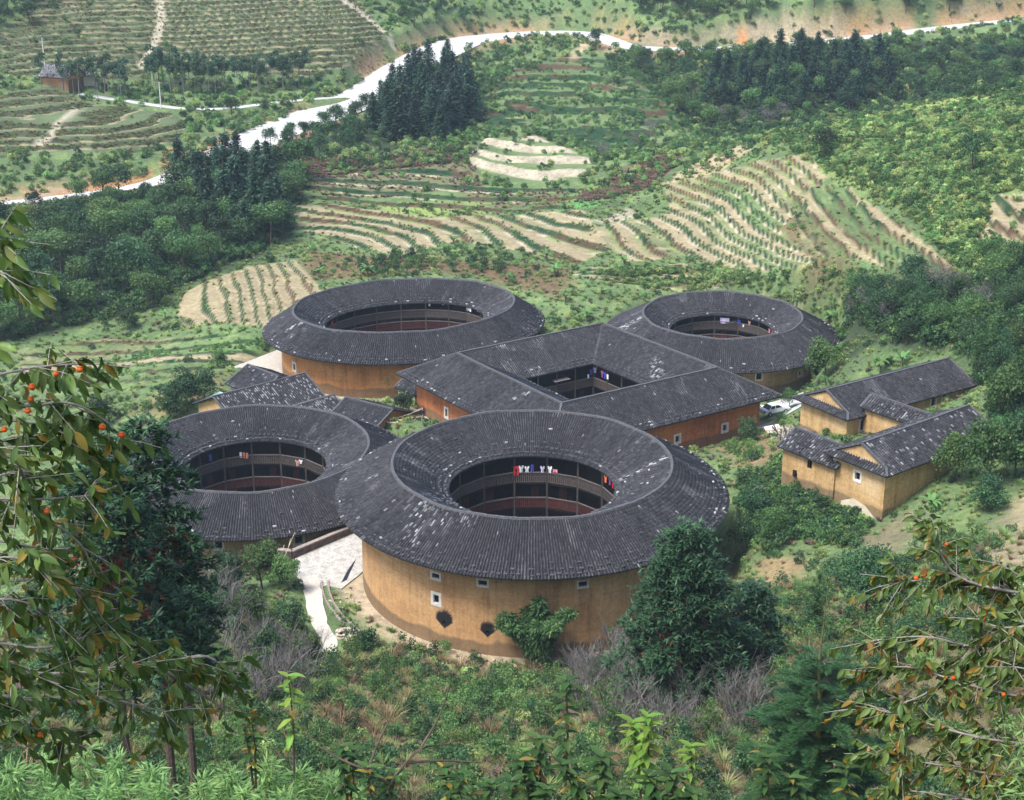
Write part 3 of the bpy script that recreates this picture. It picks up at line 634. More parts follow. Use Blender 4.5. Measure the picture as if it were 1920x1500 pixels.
def ring_house(name, label, c, a, b, rot, zb, z_eave, z_ridge, z_hole, o_ridge, o_hole, floors, mat_wall, wins, patches, nb, seed, ov=2.7, foot=2.0):
    root = thing(name, label, 'house', (c[0], c[1], zb)); cc = (0, 0)
    ze, zr, zh = z_eave-zb, z_ridge-zb, z_hole-zb
    slope_o = (zr-ze)/(ov-o_ridge); zw = ze+ov*slope_o-.2
    per = 2*math.pi*math.sqrt((a*a+b*b)/2)
    mapf = lambda s, ins, z: ring_pt(cc, a, b, rot, s/per*2*math.pi, -ins, z)
    ww = [(q[0]/(2*math.pi)*per, q[1]-zb, q[2], q[3], q[4]) for q in wins]
    for q in ww: q = q
    wl = []
    # keep openings inside one turn
    ww = [((s+per*.25) % per-per*.25, z, w_, h_, f_) for s, z, w_, h_, f_ in ww]
    wall_surface('wall', mapf, -per*.25, per*.75, -foot, zw, [q[:4] for q in ww], mat_wall, root)
    for s, z, w_, h_, f_ in ww: window(mapf, s, z, w_, h_, root, f_, M_white, 2 if w_ > .5 else 0)
    # roof
    rp = lambda t, off, z: np.array(ring_pt(cc, a, b, rot, t, off, z))
    wob = lambda t: .05*math.sin(7*t+seed)+.04*math.sin(13*t+2*seed)
    n_o = int(2*math.pi*math.sqrt(((a+ov)**2+(b+ov)**2)/2)/.34); n_i = int(2*math.pi*math.sqrt(((a+o_ridge)**2+(b+o_ridge)**2)/2)/.31)
    T = [rp(2*math.pi*k/n_o, o_ridge, zr+wob(2*math.pi*k/n_o)+.02) for k in range(n_o)]; Bt = [rp(2*math.pi*k/n_o, ov+random.uniform(-.05, .05), ze+.02+.02*random.random()) for k in range(n_o)]
    pat = [(x-c[0], y-c[1], p, q, r) for x, y, p, q, r in patches]
    rr = (np.array([math.sqrt(((a+o_ridge)**2+(b+o_ridge)**2)/2), math.sqrt(((a+ov)**2+(b+ov)**2)/2)])*2*math.pi/n_o)
    ri = (np.array([math.sqrt(((a+o_ridge)**2+(b+o_ridge)**2)/2), math.sqrt(((a+o_hole)**2+(b+o_hole)**2)/2)])*2*math.pi/n_i)
    s1 = tile_cols(T, Bt, rr, .42, .085, pat, seed)
    T2 = [rp(2*math.pi*k/n_i, o_ridge, zr+wob(2*math.pi*k/n_i)+.02) for k in range(n_i)]; B2 = [rp(2*math.pi*k/n_i, o_hole+random.uniform(-.04, .04), zh+.02) for k in range(n_i)]
    s2 = tile_cols(T2, B2, ri, .42, .085, pat, seed+50)
    roof = MB(); ns = 96; rings = [(ov-.06, ze), (o_ridge, zr), (o_hole+.06, zh), (o_hole+.06, zh-.16), (o_ridge, zr-.2), (ov-.06, ze-.16)]
    V = [rp(2*math.pi*k/ns, of, z+(wob(2*math.pi*k/ns) if abs(of-o_ridge) < 1e-6 else 0)) for k in range(ns) for of, z in rings]
    roof.poly(V, [[k*6+i, ((k+1) % ns)*6+i, ((k+1) % ns)*6+(i+1) % 6, k*6+(i+1) % 6] for k in range(ns) for i in range(6)])
    ro = roof.build('roof', M_deck, root)
    tiles_obj([s1, s2], ro)
    # ridge cap of mortared tiles
    cap = MB(); nc = 150
    for k in range(nc):
        t0, t1 = 2*math.pi*k/nc, 2*math.pi*(k+.97)/nc; h0 = .17+.03*random.random(); V = []
        for t in (t0, t1):
            for of, z in ((.2, -.02), (.13, h0), (-.13, h0), (-.2, -.02)): V.append(rp(t, o_ridge+of, zr+wob(t)+z))
        cap.poly(V, [[0, 1, 5, 4], [1, 2, 6, 5], [2, 3, 7, 6], [0, 3, 2, 1], [4, 5, 6, 7]])
    tag(cap.build('ridge_cap', M_mortar, ro), None, None, None, 'stuff')
    rows = []
    for fr_, every in ((.05, 2), (.14, 3), (.24, 9), (.5, 31)):
        for k in range(0, n_o, every):
            if random.random() < .22: continue
            f = fr_+random.uniform(-.012, .012); p = Bt[k]*(1-f)+T[k]*f; rows.append((p+[0, 0, .06], 2*math.pi*k/n_o+rot+math.pi/2, 0))
    for fr_, every in ((.07, 2), (.17, 3), (.3, 7), (.6, 23)):
        for k in range(0, n_i, every):
            if random.random() < .22: continue
            f = fr_+random.uniform(-.012, .012); p = B2[k]*(1-f)+T2[k]*f; rows.append((p+[0, 0, .06], 2*math.pi*k/n_i+rot+math.pi/2, 0))
    weights_on(rows, ro)
    # rafters under the outer eave
    raf = MB()
    for k in range(0, n_o, 3):
        t = 2*math.pi*k/n_o; raf.beam(rp(t, -.05, ze+(ov)*slope_o-.32), rp(t, ov-.15, ze-.22), .1, .12)
    tag(raf.build('rafters', M_wood, ro), None, None, None, 'stuff')
    poly = [tuple(rp(2*math.pi*(k+.5)/nb, o_hole+.55, 0)[:2]) for k in range(nb)]; wp = [tuple(rp(2*math.pi*(k+.5)/nb, o_hole+2.3, 0)[:2]) for k in range(nb)]
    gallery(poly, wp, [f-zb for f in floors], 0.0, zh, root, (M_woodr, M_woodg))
    cy = MB(); cy.poly([rp(2*math.pi*k/48, o_hole+2.4, .06) for k in range(48)], [list(range(48))]); cy.build('courtyard', M_stone, root)
    return root
def on_wall(px, py, c, a, b, rot, off=0, far=False):
    """angle and height where a line of sight meets a ring wall"""
    r = ray(px, py); cs, sn = math.cos(rot), math.sin(rot); A_, B_ = a+off, b+off
    ox, oy = -c[0], -c[1]; u0, v0 = (ox*cs+oy*sn)/A_, (-ox*sn+oy*cs)/B_; du, dv = (r[0]*cs+r[1]*sn)/A_, (-r[0]*sn+r[1]*cs)/B_
    qa, qb, qc = du*du+dv*dv, 2*(u0*du+v0*dv), u0*u0+v0*v0-1; disc = max(0, qb*qb-4*qa*qc); t = (-qb+(1 if far else -1)*math.sqrt(disc))/(2*qa)
    return math.atan2(v0+t*dv, u0+t*du), CAM_H+r[2]*t, np.array([r[0]*t, r[1]*t, CAM_H+r[2]*t])
def wpx(c, a, b, rot, lst): return [(*on_wall(px, py, c, a, b, rot)[:2], w, h, f) for px, py, w, h, f in lst]
va = [on_wall(833, 1167, A_C, 19, 19, 0)[2], on_wall(914, 1186, A_C, 19, 19, 0)[2]]
M_earthA = earth('earth_front', (.50, .295, .135), (.38, .21, .092), (.57, .37, .19), [(q[0]-A_C[0], q[2]-A_Z+.15, (.98, .82)[i], (.95, .8)[i]) for i, q in enumerate(va)])
M_earthB = earth('earth_tan', (.42, .28, .15), (.3, .19, .10), (.5, .35, .2))
M_earthC = earth('earth_orange', (.52, .24, .085), (.40, .17, .06), (.58, .33, .14))
M_earthD = earth('earth_brown', (.38, .25, .13), (.28, .175, .085), (.46, .33, .19))
M_earthE = earth('earth_red', (.48, .175, .062), (.37, .13, .05), (.53, .22, .085))
M_earthG = earth('earth_yellow', (.50, .33, .15), (.40, .25, .105), (.56, .42, .24))
yw = [(x, 1083, .62, .55, .14) for x in ()]
A_W = wpx(A_C, 19, 19, 0, [(818, 1123, .72, 1.0, .3), (833, 1167, .35, .35, 0), (914, 1186, .35, .35, 0)])
up_z = 8.15
A_W += [(on_wall(px, py, A_C, 19, 19, 0)[0], on_wall(px, py, A_C, 19, 19, 0)[1]-.12, .95, .62, .17) for px, py in ((817, 1078), (905, 1091), (1093, 1093))]
A_P = [(*PZ(820, 950, 11)[:2], 2.0, 4.2, .3), (*PZ(880, 985, 10.5)[:2], 1.0, 4.0, .28), (*PZ(780, 985, 10.8)[:2], 1.3, 3.5, .12), (*PZ(1215, 885, 11)[:2], 4.2, .55, .35), (*PZ(850, 1000, 10.4)[:2], 3.5, 2.0, .0)]
hA = ring_house('round_house', 'front and largest round earth house, with two sooty vents in its tan wall', A_C, 19, 19, 0, A_Z, 9.3, 12.9, 9.6, -3.6, -9.75, (2.9, 6.1), M_earthA, A_W, A_P, 16, 1)
B_W = wpx(B_C, 18.2, 18.2, 0, [(410, 1022, .9, 1.0, .2), (386, 1063, .7, .9, .16), (560, 1012, 1.0, 1.0, .25), (330, 1020, .9, 1.0, .2)])
hB = ring_house('round_house', 'round earth house at left, partly behind the dark firs', B_C, 18.2, 18.2, 0, B_Z, .7, 4.0, 1.0, -3.5, -9.0, (-5.6, -2.4), M_earthB, B_W, [(*PZ(300, 880, 2)[:2], 3, 3, .3)], 16, 2, foot=1.0)
CA = (19.7, 16.1, .35)
C_W = wpx(C_C, *CA, [(552, 688, .75, 1.1, .25)])+[(on_wall(px, 680, C_C, *CA)[0], 3.3, .7, .6, .12) for px in (551, 584, 628, 672, 718, 760)]
hC = ring_house('round_house', 'oval earth house with orange wall at the back left', C_C, *CA, C_Z, 3.7, 7.0, 4.3, -2.1, -7.0, (-.2, 1.7), M_earthC, C_W, [(*PZ(650, 635, 5.5)[:2], 1.8, 1.0, .8), (*PZ(560, 633, 4.5)[:2], 2.0, .4, .5), (*PZ(810, 615, 5.5)[:2], 1.5, 1.0, .4)], 20, 3)
D_W = wpx(D_C, 15.9, 15.9, 0, [(1423, 706, .9, 1.0, .16), (1500, 700, .8, .8, .14)])
hD = ring_house('round_house', 'round earth house at the back right beyond the square roof', D_C, 15.9, 15.9, 0, D_Z, 1.7, 5.0, 2.3, -3.4, -7.8, (-2.4, -.2), M_earthD, D_W, [(*PZ(1190, 605, 4)[:2], 2.5, 1.0, .4)], 14, 4)
RAIL = {'A': (A_C, 19-9.75+.55, 19-9.75+.55, 0), 'B': (B_C, 18.2-9+.55, 18.2-9+.55, 0), 'C': (C_C, 19.7-7+.55, 16.1-7+.55, .35), 'D': (D_C, 15.9-7.8+.55, 15.9-7.8+.55, 0)}

# ------------------------------------------------------------------ the square house
def square_house():
    root = thing('square_house', 'square earth house with red-orange walls in the middle of the group', 'house', (E_C[0], E_C[1], E_Z))
    q = E_R-E_C; ze, zr, zh = 4.5-E_Z, 8.2-E_Z, 5.0-E_Z
    out = [np.array([*(v*1.49), ze]) for v in q]; rid = [np.array([*v, zr]) for v in q]; inn = [np.array([*(v*.475), zh]) for v in q]; wl = [v*1.33 for v in q]
    for v in out: v[2] += .15         # corners of the eaves kick up
    roof = MB(); V = out+rid+inn+[p-[0, 0, .18] for p in out+rid+inn]
    Fs = []
    for i in range(4):
        j = (i+1) % 4; Fs += [[i, j, 4+j, 4+i], [4+i, 4+j, 8+j, 8+i], [12+i, 12+j, 16+j, 16+i], [16+i, 16+j, 20+j, 20+i], [i, j, 12+j, 12+i], [8+i, 8+j, 20+j, 20+i]]
    ro = roof.poly(V, Fs).build('roof', M_deck, root)
    sets = []; rows = []
    pats = {1: [(*(PZ(900, 700, 6.5)[:2]-E_C), .5, .2, 0)], 0: [(*(PZ(985, 757, 6.3)[:2]-E_C), 2.4, .35, .6)], 2: [(*(PZ(1230, 690, 6.5)[:2]-E_C), 1.0, 3.0, .4)], 3: [(*(PZ(920, 655, 7.5)[:2]-E_C), 3.5, .8, .4)]}
    for i in range(4):
        j = (i+1) % 4
        sets.append(slope_cols([out[i], out[j], rid[j], rid[i]], .34, 10+i, .42, pats.get(i))); sets.append(slope_cols([inn[i], inn[j], rid[j], rid[i]], .34, 20+i, .42, pats.get(i)))
        for lo, hi, rr in ((out, rid, (.05, .13)), (inn, rid, (.07, .16))):
            d = lo[j]-lo[i]; L = np.linalg.norm(d)
            for f in rr:
                for k in range(int(L/.75)):
                    if random.random() < .25: continue
                    s = (k+.5)/int(L/.75); p = (lo[i]*(1-s)+lo[j]*s)*(1-f)+(hi[i]*(1-s)+hi[j]*s)*f; rows.append((p+[0, 0, .08], math.atan2(d[1], d[0]), 0))
    tiles_obj(sets, ro); weights_on(rows, ro)
    for i in range(4):
        j = (i+1) % 4; cap = MB(); d = rid[j]-rid[i]; L = np.linalg.norm(d); n = int(L/.6)
        for k in range(n):
            a_, b_ = rid[i]+d*k/n, rid[i]+d*(k+.97)/n; cap.beam(a_+[0, 0, .06], b_+[0, 0, .06], .34, .26+.05*random.random())
        cap.build('ridge_cap', M_mortar, ro)
        cap = MB(); d = out[i]-rid[i]; n = int(np.linalg.norm(d)/.6)
        for k in range(n): cap.beam(rid[i]+d*(k/n)+[0, 0, .08], rid[i]+d*((k+.97)/n)+[0, 0, .08], .3, .2+.04*random.random())
        cap.build('hip_cap', M_mortar, ro)
        MB().beam(rid[i]+[0, 0, .05], inn[i]+[0, 0, .06], .34, .1).build('valley_gutter', M_mortar, ro)
    wz = ze+.16*(zr-ze)/.49*1.0+.1
    wins = {0: [(837, 774, .62, 1.25, .25), (868, 761, .7, .7, .2)], 1: [(1359, 802, .72, .95, .26), (1270, 823, .72, .95, .26), (1342, 769, .6, .4, .0), (1306, 778, .6, .4, .0), (1268, 788, .6, .4, .0), (1228, 799, .6, .4, .0)]}
    for i in range(4):
        j = (i+1) % 4; a_, b_ = wl[i], wl[j]; d = (b_-a_)/np.linalg.norm(b_-a_); L = np.linalg.norm(b_-a_); n = np.array([-d[1], d[0]]); n = n if n@(-a_) > 0 else -n
        mapf = lambda s, ins, z, a_=a_, d=d, n=n: (a_[0]+d[0]*s+n[0]*ins, a_[1]+d[1]*s+n[1]*ins, z)
        ww = []
        for (px, py, w_, h_, f_) in wins.get(i, []):
            r = ray(px, py); M2 = np.array([[r[0], -d[0]], [r[1], -d[1]]]); t, s = np.linalg.solve(M2, a_+E_C); ww.append((s, CAM_H+r[2]*t-E_Z, w_, h_, f_))
        ww = [q_ for q_ in ww if .5 < q_[0] < L-.5 and q_[1] < wz-.3]
        wall_surface('wall', mapf, 0, L, -2.0, wz, [q_[:4] for q_ in ww], M_earthE, root, 2.0)
        for q_ in ww: window(mapf, *q_[:4], root, q_[4], M_white, 2)
    c4 = [v*.51 for v in q]; w4 = [v*.68 for v in q]; pl = []; wp = []
    for i in range(4):
        j = (i+1) % 4
        for k in range(4): pl.append(tuple(c4[i]+(c4[j]-c4[i])*k/4)); wp.append(tuple(w4[i]+(w4[j]-w4[i])*k/4))
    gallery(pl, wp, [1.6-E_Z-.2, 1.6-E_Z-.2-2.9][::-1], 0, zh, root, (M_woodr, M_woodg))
    MB().poly([(v[0]*.7, v[1]*.7, .06) for v in q], [[0, 1, 2, 3]]).build('courtyard', M_stone, root)
    return root
hE = square_house()

# ------------------------------------------------------------------ gabled houses
def gable_house(name, label, e0, axis_len, half_w, ax, z_eave, z_ridge, z_base, mat, seed=0, inset=0.0, skirt=False, over=.7, wins=(), pitch=.36, patches=None, wts=True, white=0.0):
    """e0: near-left eave corner in plan, ax: unit ridge direction; the roof spans axis_len x 2*half_w to the left of ax"""
    ax = np.array(ax, float)/np.linalg.norm(ax); nn = np.array([-ax[1], ax[0]]); e0 = np.array(e0, float)
    c = e0+ax*axis_len/2+nn*half_w; root = thing(name, label, 'house', (c[0], c[1], z_base)); L, Wd = axis_len/2, half_w
    g = lambda u, v, z: np.array([ax[0]*u+nn[0]*v, ax[1]*u+nn[1]*v, z-z_base])
    roof = MB(); ri = inset; r0, r1 = g(-L+ri, 0, z_ridge), g(L-ri, 0, z_ridge); sets = []; slope = (z_ridge-z_eave)/Wd
    if skirt:
        k = inset; zc = z_eave+slope*k*1.0
        fr = [g(-L, -Wd, z_eave), g(L, -Wd, z_eave), g(L-k, -Wd+k, zc), g(L-k, 0, z_ridge), g(-L+k, 0, z_ridge), g(-L+k, -Wd+k, zc)]
        bk = [g(L, Wd, z_eave), g(-L, Wd, z_eave), g(-L+k, Wd-k, zc), g(-L+k, 0, z_ridge), g(L-k, 0, z_ridge), g(L-k, Wd-k, zc)]
        e1 = [g(-L, Wd, z_eave), g(-L, -Wd, z_eave), g(-L+k+.25, -Wd+k+.25, zc+.1), g(-L+k+.25, Wd-k-.25, zc+.1)]; e2 = [g(L, -Wd, z_eave), g(L, Wd, z_eave), g(L-k-.25, Wd-k-.25, zc+.1), g(L-k-.25, -Wd+k+.25, zc+.1)]
        slopes = [fr, bk, e1, e2]
    else:
        slopes = [[g(-L, -Wd, z_eave), g(L, -Wd, z_eave), r1+(g(inset, 0, 0)-g(0, 0, 0))*0, r0], [g(L, Wd, z_eave), g(-L, Wd, z_eave), r0, r1]]
        if not inset: slopes[0][2:] = [g(L, 0, z_ridge), g(-L, 0, z_ridge)]; slopes[1][2:] = [g(-L, 0, z_ridge), g(L, 0, z_ridge)]
    V = []; Fs = []
    for s in slopes:
        o = len(V); n = len(s); V += list(s)+[p-[0, 0, .14] for p in s]; Fs += [[o+i for i in range(n)], [o+n+i for i in range(n)][::-1]]+[[o+i, o+n+i, o+n+(i+1) % n, o+(i+1) % n] for i in range(n)]
    ro = roof.poly(V, Fs).build('roof', M_deck, root)
    rows = []
    for i, s in enumerate(slopes):
        sets.append(slope_cols(s, pitch, seed*7+i, .38, patches))
        if wts:
            d = s[1]-s[0]; LL = np.linalg.norm(d); up = (s[-1]-s[0])*0+g(0, 0, 0)*0
            for f in (.06, .16, .3, .5, .7):
                for k in range(int(LL/.8)):
                    if random.random() < .45: continue
                    t = (k+.5)/int(LL/.8); p = s[0]+d*t; cen = sum(s)/len(s); top = (s[2]+s[-1])/2; rise = top-(s[0]+s[1])/2; p = p+rise*f*.9
                    rows.append((p+[0, 0, .1], math.atan2(d[1], d[0]), 0))
    if white:
        for v_, q_, c_ in sets: c_[:, 1] = np.maximum(c_[:, 1], (np.repeat(RNG.random(len(c_)//8), 8) < white)*np.repeat(RNG.uniform(.05, .55, len(c_)//8)+(.25 if white > .5 else 0), 8))
    tiles_obj(sets, ro)
    if wts and not skirt: weights_on(rows, ro)
    a_, b_ = (g(-L+(inset if skirt else 0), 0, z_ridge), g(L-(inset if skirt else 0), 0, z_ridge)); d = b_-a_; n = max(2, int(np.linalg.norm(d)/.5)); cap = MB()
    sag = lambda t: -.12*math.sin(math.pi*t)
    for k in range(n): cap.beam(a_+d*k/n+[0, 0, .08+sag(k/n)*.3], a_+d*(k+.97)/n+[0, 0, .08+sag((k+1)/n)*.3], .3, .24)
    cap.build('ridge_cap', M_mortar, ro)
    for sg in (-1, 1):                   # verge caps or gable ends
        if skirt:
            for w_ in (-1, 1):
                cap = MB(); p0, p1 = g(sg*L, w_*Wd, z_eave), g(sg*(L-inset), w_*(Wd-inset), z_eave+slope*inset)
                cap.beam(p0+[0, 0, .08], p1+[0, 0, .08], .26, .18); p2 = g(sg*(L-inset), 0, z_ridge); cap.beam(p1+[0, 0, .08], p2+[0, 0, .08], .26, .18); cap.build('hip_cap', M_mortar, ro)
            k = inset; x = sg*(L-k-.12)
            MB().poly([g(x, -Wd+k, z_eave+slope*k-.15), g(x, Wd-k, z_eave+slope*k-.15), g(x, 0, z_ridge-.1)], [[0, 1, 2]]).build('gable', mat, root)
        else:
            for w_ in (-1, 1): MB().beam(g(sg*L, w_*Wd, z_eave+.06), g(sg*L, 0, z_ridge+.06), .22, .16).build('verge_cap', M_mortar, ro)
    cs = [(-L+over, -Wd+over), (L-over, -Wd+over), (L-over, Wd-over), (-L+over, Wd-over)]; zt = z_eave+slope*over-.18-z_base
    for i in range(4):
        p, q = np.array(cs[i]), np.array(cs[(i+1) % 4]); LL = np.linalg.norm(q-p); d = (q-p)/LL; ins_n = np.array([-d[1], d[0]])
        A3, D3, N3 = g(*p, z_base), g(*d, z_base), g(*ins_n, z_base)
        mapf = lambda s, ins, z, A3=A3, D3=D3, N3=N3: (A3[0]+D3[0]*s+N3[0]*ins, A3[1]+D3[1]*s+N3[1]*ins, z)
        ww = []
        for (px, py, w_, h_, f_, side) in wins:
            if side != i: continue
            r = ray(px, py); o2 = np.array([A3[0]+c[0], A3[1]+c[1]]); M2 = np.array([[r[0], -D3[0]], [r[1], -D3[1]]]); t, s = np.linalg.solve(M2, o2); z = CAM_H+r[2]*t-z_base
            if w_/2+.1 < s < LL-w_/2-.1 and h_/2-.5 < z < zt-h_/2: ww.append((s, z, w_, h_, f_))
        wall_surface('wall', mapf, 0, LL, -2.5, zt, [w_[:4] for w_ in ww], mat, root, 2.5)
        for w_ in ww: window(mapf, *w_[:4], root, w_[4], M_white, 2)
        if not skirt and i in (1, 3):     # gable triangles
            m_ = (p+q)/2; MB().poly([mapf(0, 0, zt-.01), mapf(LL, 0, zt-.01), (*g(*m_, 0)[:2], z_ridge-.2-z_base)], [[0, 1, 2]]).build('gable', mat, root)
    return root
# upper right house
fe = [PZ(1491, 744, 12)[:2], PZ(1589, 789, 12)[:2], PZ(1840, 720, 12)[:2]]; fax = (fe[2]-fe[1])/np.linalg.norm(fe[2]-fe[1])
gable_house('farmhouse', 'long ochre farmhouse with grey tiled roof, upper of the two at right', fe[1], np.linalg.norm(fe[2]-fe[1]), np.linalg.norm(fe[0]-fe[1])/2, fax, 12, 14.2, 7.0, M_earthG, 31, .95, True, .8,
  [(1617, 797, .8, 1.35, .2, 0), (1750, 754, .8, 1.2, .2, 0), (1771, 748, .8, 1.2, .2, 0)])
ge = [PZ(1542, 849, 14)[:2], PZ(1663, 895, 14)[:2], PZ(1777, 852, 14)[:2]]; gax = (ge[2]-ge[1])/np.linalg.norm(ge[2]-ge[1])
hG = gable_house('farmhouse', 'lower ochre farmhouse at right with patched plaster wall and weathered roof', ge[1], 20.5, np.linalg.norm(ge[0]-ge[1])/2, gax, 14, 16.2, 8.2, M_earthG, 32, .9, True, .8,
  [(1608, 893, .75, .95, .22, 3)], white=.12)
gn = np.array([gax[1], -gax[0]])          # toward lower right, along the gable front
w0 = PZ(1457, 836, 12.6)[:2]; wr = PZ(1492, 802, 14.1)[:2]; whw = abs(float((wr-w0)@np.array([-gn[1], gn[0]])))
gable_house('side_wing', 'low tiled wing joined to the left end of the lower ochre farmhouse', w0, 8.6, whw, gn, 12.6, 14.1, 8.2, M_earthG, 33, 0, False, .5, [(1518, 871, .7, 1.0, 0, 0)], white=.12)
m0 = PZ(1613, 763, 13)[:2]
gable_house('link_building', 'small tiled link roof between the two ochre farmhouses', m0, 9.5, 1.9, gn, 13, 14.2, 7.5, M_earthG, 34, 0, False, .4, [], white=.1)
# cluster of low houses at left
def by_ridge(name, label, ra, rb, zr, half, rise, zb, mat, seed, over=.6, wins=(), white=0.0, ext=(0, 0)):
    a_, b_ = PZ(*ra, zr)[:2], PZ(*rb, zr)[:2]; ax = (b_-a_)/np.linalg.norm(b_-a_); a_ = a_-ax*ext[0]; b_ = b_+ax*ext[1]; nn = np.array([-ax[1], ax[0]])
    return gable_house(name, label, a_-nn*half, np.linalg.norm(b_-a_), half, ax, zr-rise, zr, zb, mat, seed, 0, False, over, wins, .34, None, False, white)
M_plaster = simple('cream_plaster', (.62, .56, .42), (.48, .42, .3), 2)
by_ridge('low_house', 'low house with cream wall beside the pale green awning', (529, 709), (464, 684), 3.0, 4.2, 1.9, -2.5, M_plaster, 41, .6, (), .05, (-.8, 0))
by_ridge('low_house', 'low house with broad lichen-spotted roof below the oval house', (440, 734), (573, 700), 2.6, 6.2, 2.8, -3.5, M_earthG, 42, .6, (), .25, (3.5, 0))
by_ridge('low_house', 'low house with small whitened roof between two larger roofs', (527, 769), (626, 741), 1.6, 4.0, 1.6, -4, M_earthG, 43, .5, (), .4)
by_ridge('low_house', 'low house with brownish roof and tan gable beside the lane', (648, 745), (737, 768), 1.8, 4.6, 1.9, -4.0, M_earthC, 44, .6, [(713, 805, .5, .5, 0, 1)], .02)
by_ridge('tiled_hut', 'small tiled hut tucked under the left corner of the square roof', (762, 705), (800, 722), 2.0, 2.2, 1.2, -1.5, M_plaster, 45, .4, (), .1)
by_ridge('tiled_hut', 'little lean hut with tiled roof in front of the other hut', (775, 738), (806, 722), 1.0, 1.8, .9, -1.5, M_earthG, 46, .4, (), .05)
by_ridge('gate_roof', 'small gable roof of a gateway behind the square roof', (868, 641), (902, 633), 5.2, 2.0, 1.1, 1.0, M_earthC, 47, .4, (), .05)
# far farmhouse on the terraced hill
fz = at(128, 160); 
def by_plan(name, label, c, L, half, ang, zb, hw, rise, mat, seed):
    ax = np.array([math.cos(ang), math.sin(ang)]); nn = np.array([-ax[1], ax[0]])
    return gable_house(name, label, np.array(c[:2])-ax*L/2-nn*half, L, half, ax, zb+hw, zb+hw+rise, zb, mat, seed, 0, False, .5, (), .5, None, False, .9 if 'far' in name else .1)  # far roofs: haze painted in as whiter tiles
by_plan('far_farmhouse', 'distant farmhouse with grey roof on the far terraced hill', at(118, 158), 9, 3.8, -.35, at(118, 158)[2], 2.2, 2.6, M_earthC, 48)
by_plan('far_shed', 'small shed beside the distant farmhouse on the far hill', at(158, 156), 5.5, 2.6, .5, at(158, 156)[2], 2.2, 1.5, M_plaster, 49)
# ------------------------------------------------------------------ vegetation kit
def cards(C, D, U, ln, wd, rnd, fold=.0):
    """diamond leaves: centre, direction, side vector, length, width -> verts, quads, colours"""
    C = np.asarray(C, float); n = len(C); D = D/np.linalg.norm(D, axis=1)[:, None]; S = np.cross(D, U); S /= np.maximum(1e-6, np.linalg.norm(S, axis=1))[:, None]; nn = np.cross(S, D)
    ln = np.broadcast_to(ln, (n,))[:, None]; wd = np.broadcast_to(wd, (n,))[:, None]
    V = np.stack([C-D*ln*.5, C+S*wd*.5+nn*fold*wd-D*ln*.08, C+D*ln*.5, C-S*wd*.5+nn*fold*wd-D*ln*.08], 1).reshape(-1, 3)
    Q = np.arange(n*4).reshape(n, 4); return V, Q, np.repeat(np.stack([rnd, rnd, rnd], 1), 4, 0)
def rdir(n, rg): v = rg.normal(size=(n, 3)); return v/np.linalg.norm(v, axis=1)[:, None]
def merge(sets):
    V = []; Q = []; K = []; o = 0
    for v, q, k in sets: V.append(v); Q.append(q+o); K.append(k); o += len(v)
    return np.vstack(V), np.vstack(Q), np.vstack(K)
def leafmesh(name, sets, mat): v, q, k = merge(sets); return mesh_np(name, v, q, (mat,), False, {'leaf': k})
def blob_crown(seed, n, rad, blobs, leaf, flat=.8, zc=0.0, low=-.5):
    """foliage as many leaf clumps on lumpy sub-crowns"""
    rg = np.random.default_rng(seed); bd = rdir(blobs, rg); bd[:, 2] = np.where(bd[:, 2] < low, -bd[:, 2], bd[:, 2]); bc = bd*np.array([1, 1, flat])*rad*rg.uniform(.35, .8, (blobs, 1)); br = rad*rg.uniform(.26, .5, blobs)
    k = rg.integers(0, blobs, n); d = rdir(n, rg); d[:, 2] = np.abs(d[:, 2])*np.where(rg.random(n) < .75, 1, -1); r = br[k]*rg.uniform(.55, 1.08, n)
    C = bc[k]+d*r[:, None]; C[:, 2] += zc; dd = rdir(n, rg)*.8+d*.5; dd[:, 2] -= .3; tone = np.clip(rg.normal(.5, .2, n)+(rg.random(blobs)[k]-.5)*.45, 0, 1)
    return cards(C, dd, rdir(n, rg)*.7+d, leaf*rg.uniform(.6, 1.3, n), leaf*rg.uniform(.4, .8, n), tone, .15)
def trunk_mesh(name, h, r, lean=.1, limbs=5, seed=0, mat=None, spread=.5, top=.75):
    rg = random.Random(seed); mb = MB(); x, y = rg.uniform(-lean, lean)*h, rg.uniform(-lean, lean)*h
    pts = [(0, 0, -.6), (x*.2, y*.2, h*.33), (x*.6, y*.6, h*.66), (x, y, h)]; mb.tube(pts, [r*1.25, r*.9, r*.65, r*.25], 6)
    for k in range(limbs):
        t = rg.uniform(.4, .85); a = rg.uniform(0, 6.28); L = h*spread*rg.uniform(.4, .8); p = (x*t, y*t, h*t)
        mb.tube([p, (p[0]+math.cos(a)*L*.5, p[1]+math.sin(a)*L*.5, p[2]+L*.35), (p[0]+math.cos(a)*L, p[1]+math.sin(a)*L, p[2]+L*.8)], [r*.4, r*.28, r*.08], 4)
    return mb.mesh(name, mat or M_bark)
